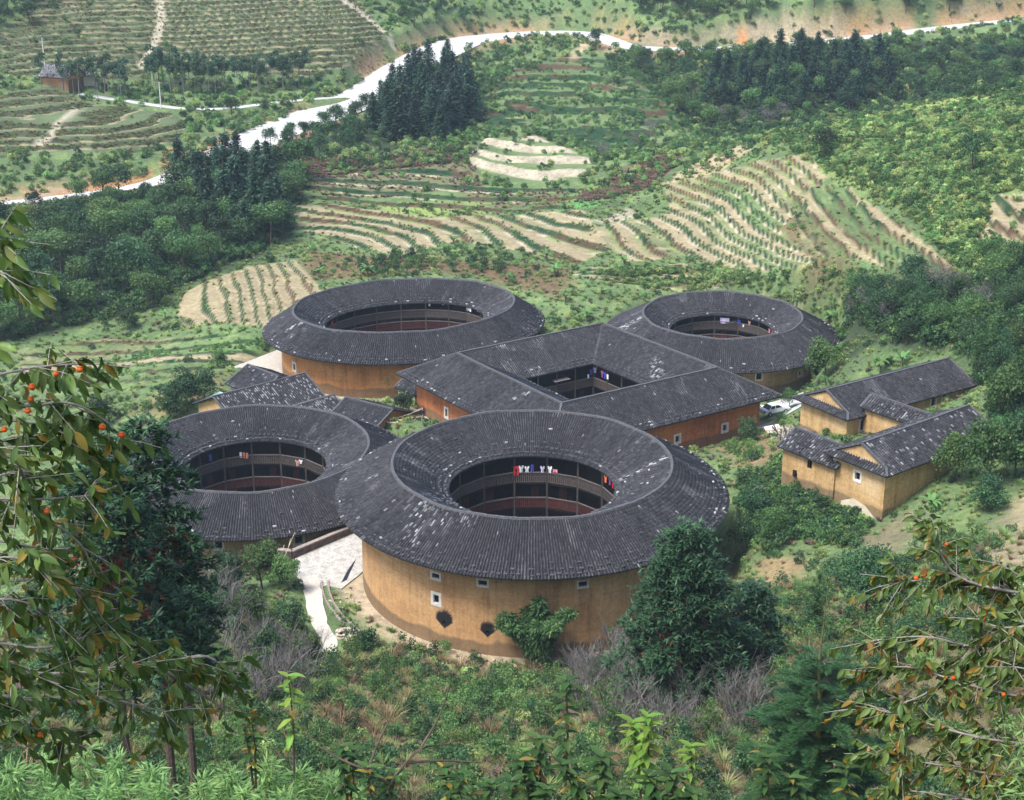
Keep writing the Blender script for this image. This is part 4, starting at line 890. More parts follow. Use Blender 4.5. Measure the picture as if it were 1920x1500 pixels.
def fir_crown(seed, h, rad, levels, per, cpb, leaf, base=.12, droop=.35, col=(.5, .2)):
    """whorled conifer branches with drooping sprays"""
    rg = np.random.default_rng(seed); C = []; D = []; T = []
    for l in range(levels):
        f = (l+rg.uniform(-.3, .3))/levels; f = min(max(f, 0), .995); z = h*(base+(1-base)*f); R = rad*((1-f)**.62)*(.75+.4*rg.random())+.12*rad*(1-f)
        if f < .12: R *= .6+3*f
        a0 = rg.uniform(0, 6.28); tb = rg.normal(0, .12)
        for k in range(per):
            a = a0+6.283*k/per+rg.normal(0, .25); L = R*rg.uniform(.6, 1.12); m = max(2, int(cpb*L/rad)+1); s = (np.arange(m)+rg.random(m))/m
            rr = L*s; zz = z-droop*L*s**1.6+.12*L*s+rg.normal(0, .05*rad, m); sd_ = rg.normal(0, .10*rad, m)
            C.append(np.stack([math.cos(a)*rr-math.sin(a)*sd_, math.sin(a)*rr+math.cos(a)*sd_, zz], 1)); aa = a+rg.normal(0, .7, m)
            D.append(np.stack([np.cos(aa), np.sin(aa), rg.normal(-.1, .35, m)], 1)); T.append(np.clip(rg.normal(col[0], col[1], m)+tb, 0, 1))
    C = np.vstack(C); D = np.vstack(D); T = np.concatenate(T); n = len(C); U = np.tile([0, 0, 1.0], (n, 1))+rdir(n, rg)*.5
    return cards(C, D, U, leaf*rg.uniform(.7, 1.3, n), leaf*rg.uniform(.35, .6, n), T, .2)
def grass_tuft(seed, n, h, spread, wid, arch=.6):
    rg = np.random.default_rng(seed); V = []; Q = []; T = []
    for k in range(n):
        a = rg.uniform(0, 6.28); r0 = spread*.25*rg.random(); L = h*rg.uniform(.55, 1.1); out = spread*rg.uniform(.3, 1); w = wid*rg.uniform(.7, 1.2); dx, dy = math.cos(a), math.sin(a); px, py = dx*r0, dy*r0; sx, sy = -dy*w/2, dx*w/2; o = len(V)
        for t, ww in ((0, .8), (.5, 1.0), (1, .08)):
            x = px+dx*out*t**1.5; y = py+dy*out*t**1.5; z = L*(t-arch*.5*t*t*t); V += [(x-sx*ww, y-sy*ww, z), (x+sx*ww, y+sy*ww, z)]
        Q += [[o, o+1, o+3, o+2], [o+2, o+3, o+5, o+4]]; T += [min(1, max(0, rg.normal(.5, .22)))]*6
    return np.array(V), np.array(Q), np.repeat(np.array(T)[:, None], 3, 1)
M_bark = simple('bark', (.13, .10, .075), (.05, .038, .03), 6, .95)
M_greybark = simple('grey_bark', (.30, .28, .26), (.14, .125, .115), 6, .95)
L_dark = leafmat('leaf_dark', (.052, .118, .044), (.016, .045, .02), (.12, .18, .05), .3, .4)
L_mid = leafmat('leaf_mid', (.105, .2, .058), (.032, .084, .03), (.2, .24, .06), .35, .4)
L_bright = leafmat('leaf_bright', (.2, .33, .10), (.07, .16, .045), (.32, .36, .1), .4, .4)
L_yellow = leafmat('leaf_yellow_green', (.28, .32, .11), (.13, .17, .055), (.38, .34, .1), .4, .3)
L_fir = leafmat('fir_needles', (.03, .078, .04), (.01, .03, .02), None, .15, .3)
L_dry = leafmat('dry_weeds', (.26, .185, .09), (.11, .07, .04), (.4, .3, .16), .3)
L_purple = leafmat('purple_weeds', (.15, .09, .08), (.07, .04, .04), (.2, .14, .09), .25)
L_euc = leafmat('eucalyptus_leaves', (.06, .13, .06), (.025, .065, .03), None, .3)
L_grey = leafmat('bare_twigs', (.14, .13, .122), (.055, .05, .047), None, 0)
# ---- keep-out map for scattered plants
keep = np.ones(len(gx)); keep[np.hypot(gx-A_C[0], gy-A_C[1]) < 20.4] = 0; keep[np.hypot(gx-B_C[0], gy-B_C[1]) < 20.0] = 0; keep[ell(gx, gy, C_C, 21.5, 17.9, .35) < 1.03] = 0
keep[np.hypot(gx-D_C[0], gy-D_C[1]) < 17.3] = 0; keep[ed < 18.2] = 0; keep[d_road < 6.5] = 0; keep[d_lane < 1.8] = 0; keep[d_path < 1.3] = 0; keep[yd < .6] = 0
for ob in [o for o in bpy.data.objects if o.parent is None and o.get('category') == 'house' and o.name.split('.')[0] not in ('round_house', 'square_house')]:
    rr_ = max(max(abs(v.co.x), abs(v.co.y)) for ch in ob.children for v in ch.data.vertices) if ob.children else 4
    for ch in ob.children:
        if ch.name.startswith('roof'):
            vv = np.array([v.co[:2] for v in ch.data.vertices])+np.array(ob.location[:2]); hull = vv
            cen = vv.mean(0); ang = np.arctan2(vv[:, 1]-cen[1], vv[:, 0]-cen[0]); far = np.hypot(*(vv-cen).T) > .6*np.hypot(*(vv-cen).T).max(); o_ = np.argsort(ang[far]); keep[inpoly(gx, gy, vv[far][o_])] = 0
for pg_ in ([(1838,1085),(1880,960),(1925,925),(1990,940),(1990,1060),(1900,1090)], [(1600,1012),(1690,962),(1738,985),(1650,1060)], [(1500,1038),(1518,1052),(1462,1110),(1440,1100)], [(1190,860),(1190,861),(1191,860)]): keep[polydist(jx, jy, wpoly(pg_)) < .3] = .2
PLAZA = [PZ(1392, 762, -1.2)[:2], PZ(1440, 752, -2.6)[:2], PZ(1505, 757, -2.6)[:2], PZ(1506, 790, -1)[:2], PZ(1470, 800, -.6)[:2], PZ(1395, 812, -.5)[:2]]
pd_ = polydist(gx, gy, PLAZA); keep[pd_ < .5] = 0
TERRACE_C = [at(437, 690)[:2], at(528, 652)[:2], at(532, 700)[:2], at(500, 712)[:2]]; td_ = polydist(gx, gy, TERRACE_C); keep[td_ < .5] = 0
istread = (tread >= 0) & (tedge < .5); dryv = isdry[:, 0]
keep[istread] *= np.where(dryv[istread] > .5, .015, .14); riser = (tread >= 0) & (tedge >= .5)
KEEPG = keep.copy().reshape(SH); keep[riser] *= .05; keep[(treg == 6) | (treg == 7)] *= .35
KEEP = keep.reshape(SH)
def kat(x, y, KEEP=None):
    KEEP = globals()['KEEP'] if KEEP is None else KEEP
    i = np.clip(np.searchsorted(xs, x)-1, 0, len(xs)-1); j = np.clip(np.searchsorted(ys, y)-1, 0, len(ys)-1); return KEEP[j, i]
def sample(poly, n, seed, pix=True, mind=0.0, usekeep=True, thr=None, km=None):
    """random ground points inside an outline"""
    rg = np.random.default_rng(seed); poly = np.array(wpoly(poly) if pix else poly); lo, hi = poly.min(0), poly.max(0); area = 0
    for (x1, y1), (x2, y2) in zip(poly, np.roll(poly, -1, 0)): area += (x1*y2-x2*y1)/2
    m = int(n*((hi-lo).prod()/max(1, abs(area)))*2.2)+50; q = lo+rg.random((m, 2))*(hi-lo); q = q[inpoly(q[:, 0], q[:, 1], poly)]
    if usekeep: k = kat(q[:, 0], q[:, 1], km); q = q[(rg.random(len(q)) < k) if thr is None else (k > thr)]
    if mind:
        out = []; cell = {}
        for p in q:
            c = (int(p[0]//mind), int(p[1]//mind))
            if all(np.hypot(*(p-o)) >= mind for a in (-1, 0, 1) for b in (-1, 0, 1) for o in cell.get((c[0]+a, c[1]+b), ())): cell.setdefault(c, []).append(p); out.append(p)
        q = np.array(out) if out else np.zeros((0, 2))
    return q[:n]
def scatter(name, label, protos, pts, smin, smax, seed=0, sink=.05, flat=None):
    """uncountable ground cover: instances of a few plants on points"""
    rg = np.random.default_rng(seed); n = len(pts)
    if n == 0: return
    z = hgrid(GZ, pts[:, 0], pts[:, 1])-sink; me = bpy.data.meshes.new(name); me.vertices.add(n); me.vertices.foreach_set('co', np.column_stack([pts, z]).astype(np.float32).ravel())
    for an, arr in (('sc', rg.uniform(smin, smax, n)*rg.uniform(.75, 1.15, n)), ('rz', rg.uniform(0, 6.283, n)), ('vi', rg.integers(0, len(protos), n).astype(float))):
        a_ = me.attributes.new(an, 'FLOAT', 'POINT'); a_.data.foreach_set('value', arr.astype(np.float32))
    ob = add(name, me); tag(ob, label, None, None, 'stuff')
    ng = bpy.data.node_groups.new(name, 'GeometryNodeTree'); ng.interface.new_socket('Geometry', in_out='INPUT', socket_type='NodeSocketGeometry'); ng.interface.new_socket('Geometry', in_out='OUTPUT', socket_type='NodeSocketGeometry')
    gi = ng.nodes.new('NodeGroupInput'); go = ng.nodes.new('NodeGroupOutput'); jn = ng.nodes.new('GeometryNodeJoinGeometry')
    def attr(an): q = ng.nodes.new('GeometryNodeInputNamedAttribute'); q.data_type = 'FLOAT'; q.inputs['Name'].default_value = an; return q.outputs[0]
    sc_, rz_, vi_ = attr('sc'), attr('rz'), attr('vi'); cx = ng.nodes.new('ShaderNodeCombineXYZ'); ng.links.new(rz_, cx.inputs[2])
    for k, pm in enumerate(protos):
        po = PROTO.get(pm.name) or bpy.data.objects.new('plant_source_'+pm.name, pm); PROTO[pm.name] = po
        oi = ng.nodes.new('GeometryNodeObjectInfo'); oi.inputs[0].default_value = po; ip = ng.nodes.new('GeometryNodeInstanceOnPoints'); cm = ng.nodes.new('FunctionNodeCompare'); cm.data_type = 'FLOAT'; cm.operation = 'EQUAL'; cm.inputs[1].default_value = k; cm.inputs['Epsilon'].default_value = .1
        oi.inputs['As Instance'].default_value = True
        ng.links.new(vi_, cm.inputs[0]); ng.links.new(cm.outputs[0], ip.inputs['Selection']); ng.links.new(gi.outputs[0], ip.inputs['Points']); ng.links.new(oi.outputs['Geometry'], ip.inputs['Instance']); ng.links.new(cx.outputs[0], ip.inputs['Rotation']); ng.links.new(sc_, ip.inputs['Scale']); ng.links.new(ip.outputs[0], jn.inputs[0])
    ng.links.new(jn.outputs[0], go.inputs[0]); md = ob.modifiers.new('scatter', 'NODES'); md.node_group = ng
    return ob
PROTO = {}
def topx(x, y, z):
    z = z-CAM_H; d = y*CP-z*SP; return 960+FOC*x/d, 750-FOC*(y*SP+z*CP)/d
def plant_trees(name, label, cat, group, kinds, pts, smin, smax, seed, sink=.3, parts=('trunk', 'crown'), zones=()):
    """each tree a thing of its own; copies share their meshes"""
    rg = random.Random(seed)
    for k, p in enumerate(pts):
        lab0 = label; gz_ = ground(p[0], p[1]); u_, v_ = topx(p[0], p[1], gz_)
        for x0, x1, y0, y1, l_ in zones:
            if x0 <= u_ < x1 and y0 <= v_ < y1: label = l_; break
        tm_, cm_ = kinds[rg.randrange(len(kinds))]; s = rg.uniform(smin, smax); r = thing(name, label, cat, (p[0], p[1], ground(p[0], p[1])-sink), rg.uniform(0, 6.28), group, (s*rg.uniform(.88, 1.12), s*rg.uniform(.88, 1.12), s))
        add(parts[0], tm_, r); add(parts[1], cm_, r); label = lab0
# ---- tree kinds (crown radius about 3 m, height about 7 m unless said)
def broad(k, mat, n=1500, rad=3.0, h=6.2, leaf=.42, flat=.85): return (trunk_mesh('trunk', h*.85, .17, .06, 5, k, None, .4), leafmesh('crown', [blob_crown(k, n, rad, 16, leaf, flat, h*.72)], mat))
K_broad = [broad(1, L_mid), broad(2, L_mid, 1500, 3.0, 6.8), broad(3, L_dark), broad(4, L_dark, 1600, 3.2, 7.0)]
K_dark = [K_broad[2], K_broad[3]]
K_bush = [(trunk_mesh('stem', 1.1, .06, .1, 3, 11, None, .6), leafmesh('foliage', [blob_crown(11, 420, 1.1, 9, .24, .8, 1.0)], L_dark)), (trunk_mesh('stem', 1.1, .06, .1, 3, 12, None, .6), leafmesh('foliage', [blob_crown(12, 420, 1.1, 8, .24, .8, 1.0)], L_mid))]
K_fir = [(trunk_mesh('trunk', 13.5, .2, .01, 0, 21), leafmesh('crown', [fir_crown(21+k, 12.5, 3.8+.35*k, 26, 9, 13, .95, .06)], L_fir)) for k in range(3)]
K_euc = [(trunk_mesh('trunk', 9.5, .09, .03, 4, 31+k, M_greybark, .22), leafmesh('crown', [blob_crown(31+k, 800, 1.9, 11, .42, 1.35, 7.2, -.9)], L_euc)) for k in range(3)]
def bare_mesh(name, seed, h, n0, depth, r0, mat, spread=.5, sides=3):
    rg = random.Random(seed); mb = MB()
    def grow(p, d, L, r, lv):
        q = p+d*L*.5+Vector((rg.gauss(0, .06), rg.gauss(0, .06), rg.gauss(0, .04)))*L; e = q+(d+Vector((rg.gauss(0, .25), rg.gauss(0, .25), rg.gauss(.05, .15)))).normalized()*L*.5
        mb.tube([p, q, e], [r, r*.8, r*.55], sides, False)
        if lv > 0:
            for _ in range(rg.choice((2, 3, 3))):
                nd = (d+Vector((rg.gauss(0, spread), rg.gauss(0, spread), rg.gauss(.1, spread*.6)))).normalized(); st = p+(e-p)*rg.uniform(.45, 1); grow(st, nd, L*rg.uniform(.55, .8), r*.55, lv-1)
    for _ in range(n0): grow(Vector((rg.gauss(0, .12), rg.gauss(0, .12), -.1)), Vector((rg.gauss(0, .4), rg.gauss(0, .4), 1)).normalized(), h*rg.uniform(.3, .45), r0, depth)
    v = np.array(mb.v); return mesh_np(name, v, mb.f, (mat,), False, {'leaf': np.full((len(v), 3), .5)+np.random.default_rng(seed).normal(0, .15, (len(v), 1))})
P_bare = [bare_mesh('bare_shrub_a', 1, 2.6, 7, 2, .03, L_grey, .38), bare_mesh('bare_shrub_b', 2, 2.4, 8, 2, .028, L_grey, .42), bare_mesh('bare_shrub_c', 3, 2.8, 6, 3, .03, L_grey, .42)]
def bare_far(seed): 
    rg = np.random.default_rng(seed); n = 900; v, q, k = blob_crown(seed, n, 2.2, 10, .5, .9, 2.6); C = v.reshape(n, 4, 3); c = C.mean(1, keepdims=True); d = C-c; d[:, 1] *= .12; d[:, 3] *= .12; return (c+d).reshape(-1, 3), q, k
K_bare = [(trunk_mesh('trunk', 3.4, .1, .08, 7, 41+k, M_greybark, .55), leafmesh('crown', [bare_far(41+k)], L_grey)) for k in range(2)]
# ---- woods
WOOD_L = [(0,395),(120,378),(300,360),(400,340),(520,320),(580,335),(545,400),(530,450),(470,480),(400,505),(330,545),(280,580),(200,600),(100,620),(20,640),(0,640)]
plant_trees('broadleaf_tree', 'broadleaf tree in the dense wood on the left slope below the road', 'tree', 'trees of the left wood', K_broad, sample(WOOD_L, 230, 1, mind=4.2), .65, 1.3, 1, zones=[(-99, 2000, 560, 900, 'broadleaf tree along the lower edge of the left wood, above the field'), (-99, 170, 0, 470, 'broadleaf tree at the far left of the left wood, just below the road'), (-99, 200, 470, 560, 'broadleaf tree at the far left of the left wood, low on the slope'), (380, 700, 0, 420, 'broadleaf tree at the right end of the left wood among the firs'), (380, 700, 420, 560, 'broadleaf tree at the right edge of the left wood beside the straw terraces'), (170, 380, 0, 430, 'broadleaf tree in the upper middle of the left wood'), (170, 380, 430, 560, 'broadleaf tree in the heart of the left wood')])
plant_trees('fir_tree', 'dark fir rising out of the left wood near the road bend', 'tree', 'firs in the left wood', K_fir, sample([(330,350),(420,330),(500,350),(530,430),(470,480),(420,460),(350,400)], 26, 2, mind=4.2), .75, 1.1, 2)
plant_trees('fir_tree', 'dark fir at the left edge between the wood and the road', 'tree', 'firs at the far left', K_fir, sample([(0,372),(90,368),(95,380),(0,390)], 8, 3, mind=3.5), .75, 1.05, 3)
plant_trees('fir_tree', 'dark fir in the tall clump beside the wide bend of the road', 'tree', 'firs beside the road bend', K_fir, sample([(690,235),(720,200),(770,150),(830,130),(880,170),(885,225),(850,262),(780,268),(720,262)], 40, 4, mind=3.6), .7, 1.1, 4, zones=[(0, 760, 0, 900, 'dark fir on the left side of the clump beside the wide road bend'), (760, 830, 0, 210, 'dark fir at the back of the clump beside the wide road bend'), (760, 830, 210, 900, 'dark fir at the front of the clump beside the wide road bend')])
plant_trees('broadleaf_tree', 'rounded tree on the bank just below the wide road', 'tree', 'trees on the road bank', K_dark, sample([(500,285),(560,262),(640,235),(690,225),(690,270),(640,292),(560,300)], 26, 5, mind=4.2), .6, .95, 5)
plant_trees('fir_tree', 'dark fir in the wood below the far right stretch of road', 'tree', 'firs of the right wood', K_fir, sample([(1330,150),(1500,120),(1640,115),(1680,170),(1560,215),(1420,225),(1330,200)], 48, 6, mind=4.2), .6, .95, 6, zones=[(0, 1440, 0, 900, 'dark fir at the left side of the wood below the far right road'), (1440, 1560, 0, 160, 'dark fir high in the middle of the right wood close to the road'), (1440, 1560, 160, 900, 'dark fir low in the middle of the right wood')])
plant_trees('broadleaf_tree', 'broadleaf tree in the wood below the far right stretch of road', 'tree', 'trees of the right wood', K_broad, sample([(1180,115),(1400,105),(1700,90),(1920,70),(1920,165),(1700,190),(1480,232),(1340,250),(1250,215),(1190,160)], 150, 7, mind=5.0), .6, 1.0, 7, zones=[(0, 1320, 0, 900, 'broadleaf tree at the left end of the right wood, above the rounded hill'), (1320, 1500, 0, 150, 'broadleaf tree in the right wood just under the straight road'), (1320, 1500, 150, 900, 'broadleaf tree at the foot of the right wood by the bare trees'), (1500, 1700, 0, 150, 'broadleaf tree high in the right part of the right wood'), (1500, 1700, 150, 900, 'broadleaf tree low in the right part of the wood, behind the grassy ridge'), (1700, 2100, 0, 900, 'broadleaf tree at the right edge of the picture below the road')])
plant_trees('broadleaf_tree', 'broadleaf tree on the steep slope above the far road', 'tree', 'trees above the road', K_broad, np.vstack([sample([(760,60),(860,45),(1100,35),(1180,55),(1300,40),(1400,20),(1400,-25),(700,-25)], 90, 8, mind=5.0), sample([(1590,45),(1700,30),(1920,14),(1920,-30),(1590,-30)], 60, 9, mind=4.2), sample([(1200,58),(1300,50),(1420,30),(1560,42),(1600,40),(1600,-30),(1200,-30)], 70, 91, mind=4.2)]), .55, 1.0, 8)
plant_trees('broadleaf_tree', 'tree at the upper left corner behind the terraced hill', 'tree', 'trees at the upper left', K_dark, sample([(-40,90),(40,60),(120,10),(130,-25),(-60,-25)], 30, 10, mind=4.5), .6, 1.0, 9)
plant_trees('slim_tree', 'slim bare-trunked tree in the row above the narrow lane', 'tree', 'row of slim trees', K_euc, np.vstack([sample([(275,172),(340,180),(430,180),(590,165),(590,150),(500,158),(430,165),(280,150)], 75, 11, mind=1.6), sample([(60,165),(120,180),(150,184),(240,190),(240,172),(120,162)], 34, 12, mind=1.6)]), .8, 1.1, 10, zones=[(0, 262, 0, 900, 'slim tree in the belt in front of the distant farmhouse'), (262, 380, 0, 900, 'slim tree at the left end of the row above the narrow lane'), (380, 480, 0, 900, 'slim tree in the middle of the row above the narrow lane')])
RIGHT_W = [(1600,560),(1700,560),(1800,540),(1920,500),(1960,700),(1940,860),(1880,870),(1840,700),(1780,650),(1680,650),(1570,640)]
plant_trees('broadleaf_tree', 'dense broadleaf tree on the near slope behind the ochre farmhouses', 'tree', 'trees behind the farmhouses', [broad(5, L_dark, 2600, 2.7, 5.0, .27), broad(6, L_mid, 2600, 2.8, 5.2, .27)], sample(RIGHT_W, 42, 13, mind=3.8), .6, 1.05, 11)
plant_trees('bare_tree', 'leafless grey tree on the slope right of the rear round house', 'tree', 'bare trees right of the rear house', K_bare, np.array([at(px, py)[:2] for px, py in ((1600,600),(1630,590),(1660,610),(1640,560),(1790,570),(1830,575),(1760,560),(1850,590))]), .8, 1.3, 12)
plant_trees('bare_tree', 'leafless grey tree at the foot of the far right wood', 'tree', 'bare trees below the right wood', K_bare, np.array([at(px, py)[:2] for px, py in ((1130,300),(1360,235),(1390,240),(1440,242),(1460,230),(1220,255),(530,320),(490,370))]), .9, 1.4, 13)
# single trees one can point at
for px, py, s, kk, lab in ((1545, 300, 1.0, 2, 'rounded dark tree standing at the top of the light green slope'), (1822, 330, .95, 3, 'small dark tree standing alone on the grassy right slope'), (435, 222, .8, 2, 'dark round tree standing below the narrow lane'),
        (1710, 555, .8, 3, 'dark tree by the path above the ochre farmhouses'), (1118, 95, .85, 3, 'dark tree at the road bend on the far hilltop')):
    plant_trees('broadleaf_tree', lab, 'tree', None, [K_broad[kk]], [at(px, py)[:2]], s, s, int(px))
# citrus bushes in the dark earth behind the oval house
plant_trees('orchard_bush', 'dark green orchard bush in the bare earth behind the oval house', 'bush', 'orchard bushes behind the oval house', K_bush, sample([(640,500),(760,480),(940,470),(960,490),(930,520),(820,505),(700,525)], 34, 14, mind=1.7), .8, 1.4, 14, .1, ('stem', 'foliage'))
# bananas
def banana_mesh(seed, n=9, L=2.2):
    rg = random.Random(seed); V = []; Q = []; T = []
    for k in range(n):
        a = 6.283*k/n*1.6+rg.uniform(-.3, .3); el = rg.uniform(.55, 1.35); ln = L*rg.uniform(.7, 1.1); w = .48*rg.uniform(.8, 1.15); dx, dy = math.cos(a), math.sin(a); o = len(V); m = 6; tn = min(1, max(0, rg.gauss(.55, .2)))
        for i in range(m+1):
            t = i/m; ang = el-1.5*t*t; r = ln*(t*math.cos(el)+.0)*1+.15*t; x = ln*(t-.12*t*t)*math.cos(el*.75); z = 1.2+ln*(t*math.sin(el)-.75*t*t*math.cos(el*.6)); ww = w*math.sin(math.pi*min(1, .12+t*.88))**.6*(.25 if i == 0 else 1)
            V += [(dx*x-dy*ww/2, dy*x+dx*ww/2, z-.07), (dx*x, dy*x, z), (dx*x+dy*ww/2, dy*x-dx*ww/2, z-.07)]; T += [tn]*3
        for i in range(m): Q += [[o+i*3, o+i*3+1, o+i*3+4, o+i*3+3], [o+i*3+1, o+i*3+2, o+i*3+5, o+i*3+4]]
    return np.array(V), np.array(Q), np.repeat(np.array(T)[:, None], 3, 1)
L_ban = leafmat('banana_leaf', (.16, .30, .09), (.08, .18, .05), (.3, .32, .1), .4, .2)
M_banstem = simple('banana_stem', (.16, .17, .07), (.08, .07, .035), 6)
K_ban = [(MB().tube([(0, 0, -.4), (.03, 0, .7), (0, .04, 1.4)], [.13, .11, .07], 7).mesh('stem', M_banstem), leafmesh('leaves', [banana_mesh(k, 9+k)], L_ban)) for k in range(3)]
for i, (px, py, s, lab) in enumerate(((850, 465, 1.2, 'banana plant at the edge of the straw terrace behind the oval house'), (598, 522, 1.0, 'yellowish banana plant at the left end of the orchard bank'), (690, 520, 1.2, 'banana plant with blue-green leaves above the oval roof'), (1025, 490, 1.0, 'banana plant on the bank right of the orchard bushes'),
        (1040, 520, 1.1, 'pale banana plant just above the right end of the oval roof'), (1170, 500, 1.0, 'banana plant by the terrace steps behind the square roof'), (1060, 570, 1.0, 'banana plant beside the right end of the oval house'), (1100, 605, 1.1, 'banana plant in the green gap between oval and rear round house'),
        (1555, 610, 1.0, 'banana plant beside the rear round roof'), (1650, 700, 1.3, 'large banana plant behind the upper ochre farmhouse'), (1690, 690, 1.1, 'banana plant touching the ridge of the upper ochre farmhouse'), (1780, 630, 1.0, 'banana plant among the dark trees at right'), (1745, 960, .9, 'small banana plant at the right corner of the lower ochre farmhouse'), (310, 600, .8, 'banana plant at the corner of the straw field on the left'))):
    plant_trees('banana_plant', lab, 'banana plant', 'banana plants', [K_ban[i % 3]], [at(px, py)[:2]], s, s, 100+i, .05, ('stem', 'leaves'))
# ---- ground cover
P_shr = [leafmesh('shrub_green', [blob_crown(60, 260, .75, 7, .17, .7, .35)], L_mid), leafmesh('shrub_dark', [blob_crown(61, 260, .75, 7, .17, .7, .35)], L_dark)]
P_brt = [leafmesh('shrub_bright', [blob_crown(62, 240, .7, 7, .2, .7, .3)], L_bright)]
P_yel = [leafmesh('shrub_yellow', [blob_crown(63, 240, .7, 7, .18, .7, .3)], L_yellow)]
P_gr = [leafmesh('tuft_green', [grass_tuft(70, 42, .8, .6, .05)], L_bright), leafmesh('tuft_yellow', [grass_tuft(71, 42, .7, .6, .05)], L_yellow)]
P_dry = [leafmesh('tuft_dry', [grass_tuft(72, 40, .7, .5, .045)], L_dry)]
P_pur = [leafmesh('tuft_purple', [grass_tuft(73, 40, .6, .6, .06)], L_purple)]
P_fern = [leafmesh('tuft_tall', [grass_tuft(74, 60, 1.3, 1.1, .07, 1.0)], L_bright), leafmesh('tuft_tall_yellow', [grass_tuft(75, 60, 1.2, 1.1, .07, 1.0)], L_yellow)]
L_slope = leafmat('slope_green', (.34, .43, .15), (.16, .25, .075), (.48, .5, .2), .4, .4); L_slope2 = leafmat('slope_green_cool', (.2, .34, .11), (.08, .18, .055), (.34, .42, .14), .4, .4)
P_slope = [leafmesh('slope_clump', [blob_crown(67, 300, .75, 8, .2, .65, .3)], L_slope), leafmesh('slope_clump_cool', [blob_crown(68, 300, .75, 8, .2, .65, .3)], L_slope2), leafmesh('slope_tuft', [grass_tuft(79, 60, 1.0, 1.0, .07, .9)], L_slope), P_shr[0]]
ALL = [(-85, 95), (105, 95), (110, 240), (140, 330), (-140, 330), (-110, 230)]; FAR = [(-150, 330), (150, 330), (185, 520), (-185, 520)]
def filt(q, *polys):
    for pg in polys: q = q[~inpoly(q[:, 0], q[:, 1], wpoly(pg))]
    return q
scatter('low_shrubs', 'low green shrubs growing over the slopes and banks', P_shr+P_slope[:2], sample(ALL, 5200, 20, False), .4, 1.4, 20)
scatter('grass_tufts', 'green and yellowish grass over banks and field edges', P_gr, sample(ALL, 24000, 21, False, km=KEEPG), .5, 1.2, 21)
scatter('dry_weeds', 'dry brown weeds on the slopes', P_dry+P_pur, sample(ALL, 5000, 22, False), .6, 1.2, 22)
hr = sample(FAR, 60000, 61, False, km=np.where(((treg == 6) | (treg == 7)) & riser, 1.0, 0.0).reshape(SH)); scatter('terrace_hedges', 'low dark growth along the banks of the far terraces', P_gr+P_dry+P_dry, hr[:6000], .6, 1.1, 61)
scatter('hill_scrub', 'scrub on the far hillsides', P_shr+P_brt+P_slope[:2], sample(FAR, 10000, 23, False), .9, 2.2, 23)
scatter('wood_undergrowth', 'dense undergrowth between the trees of the woods', P_shr, np.vstack([sample(WOOD_L, 2200, 24), sample(RIGHT_W, 900, 25), sample([(1130,110),(1920,70),(1920,180),(1500,245),(1350,262),(1200,250)], 1500, 26)]), 1.2, 2.6, 24)
RSL = [(1440,260),(1700,215),(1920,180),(1990,180),(1990,600),(1850,560),(1700,400),(1580,330),(1500,300)]
scatter('slope_grass', 'tall light green grass and fern on the right slope', P_slope, sample(RSL, 4200, 27), .8, 2.0, 27)
scatter('hill_bushes', 'rows of small bright bushes on the rounded hill below the road', P_slope[1:2]+P_brt+P_shr[:1], sample([(900,130),(1060,110),(1180,130),(1280,220),(1340,265),(1200,300),(1110,290),(1000,250),(900,255),(880,180)], 2600, 28), .7, 1.6, 28)
scatter('valley_weeds', 'reddish brown weeds on the valley floor', P_pur+P_dry, np.vstack([sample([(560,300),(880,270),(900,350),(700,375),(560,370)], 2600, 29), sample([(860,355),(1110,352),(1290,280),(1230,350),(1100,380),(880,392)], 1600, 30)]), .7, 1.4, 29)
scatter('bank_weeds', 'mixed weeds on the bank behind the rear round house', P_dry+P_gr+P_slope, sample([(1350,500),(1420,520),(1540,490),(1640,520),(1690,560),(1600,600),(1520,560),(1400,540),(1250,545),(1100,520),(1150,505)], 1300, 36, thr=.02), .5, 1.2, 36)
scatter('right_bank_scrub', 'leafy scrub between the front round house and the farmhouses', P_shr+P_brt, sample([(1380,900),(1460,870),(1500,930),(1640,990),(1600,1030),(1500,1010),(1430,1050),(1390,1000)], 420, 31), .8, 1.8, 31)
scatter('garden_crops', 'rows of bright vegetables in the garden plots', P_brt, np.vstack([sample([(1330,830),(1400,815),(1440,850),(1400,870)], 160, 32), sample([(150,690),(300,650),(320,665),(200,720)], 500, 33), sample([(360,660),(500,640),(505,655),(400,690)], 400, 34), sample([(1430,1120),(1500,1100),(1510,1125),(1440,1160)], 110, 35)]), .45, .8, 32)
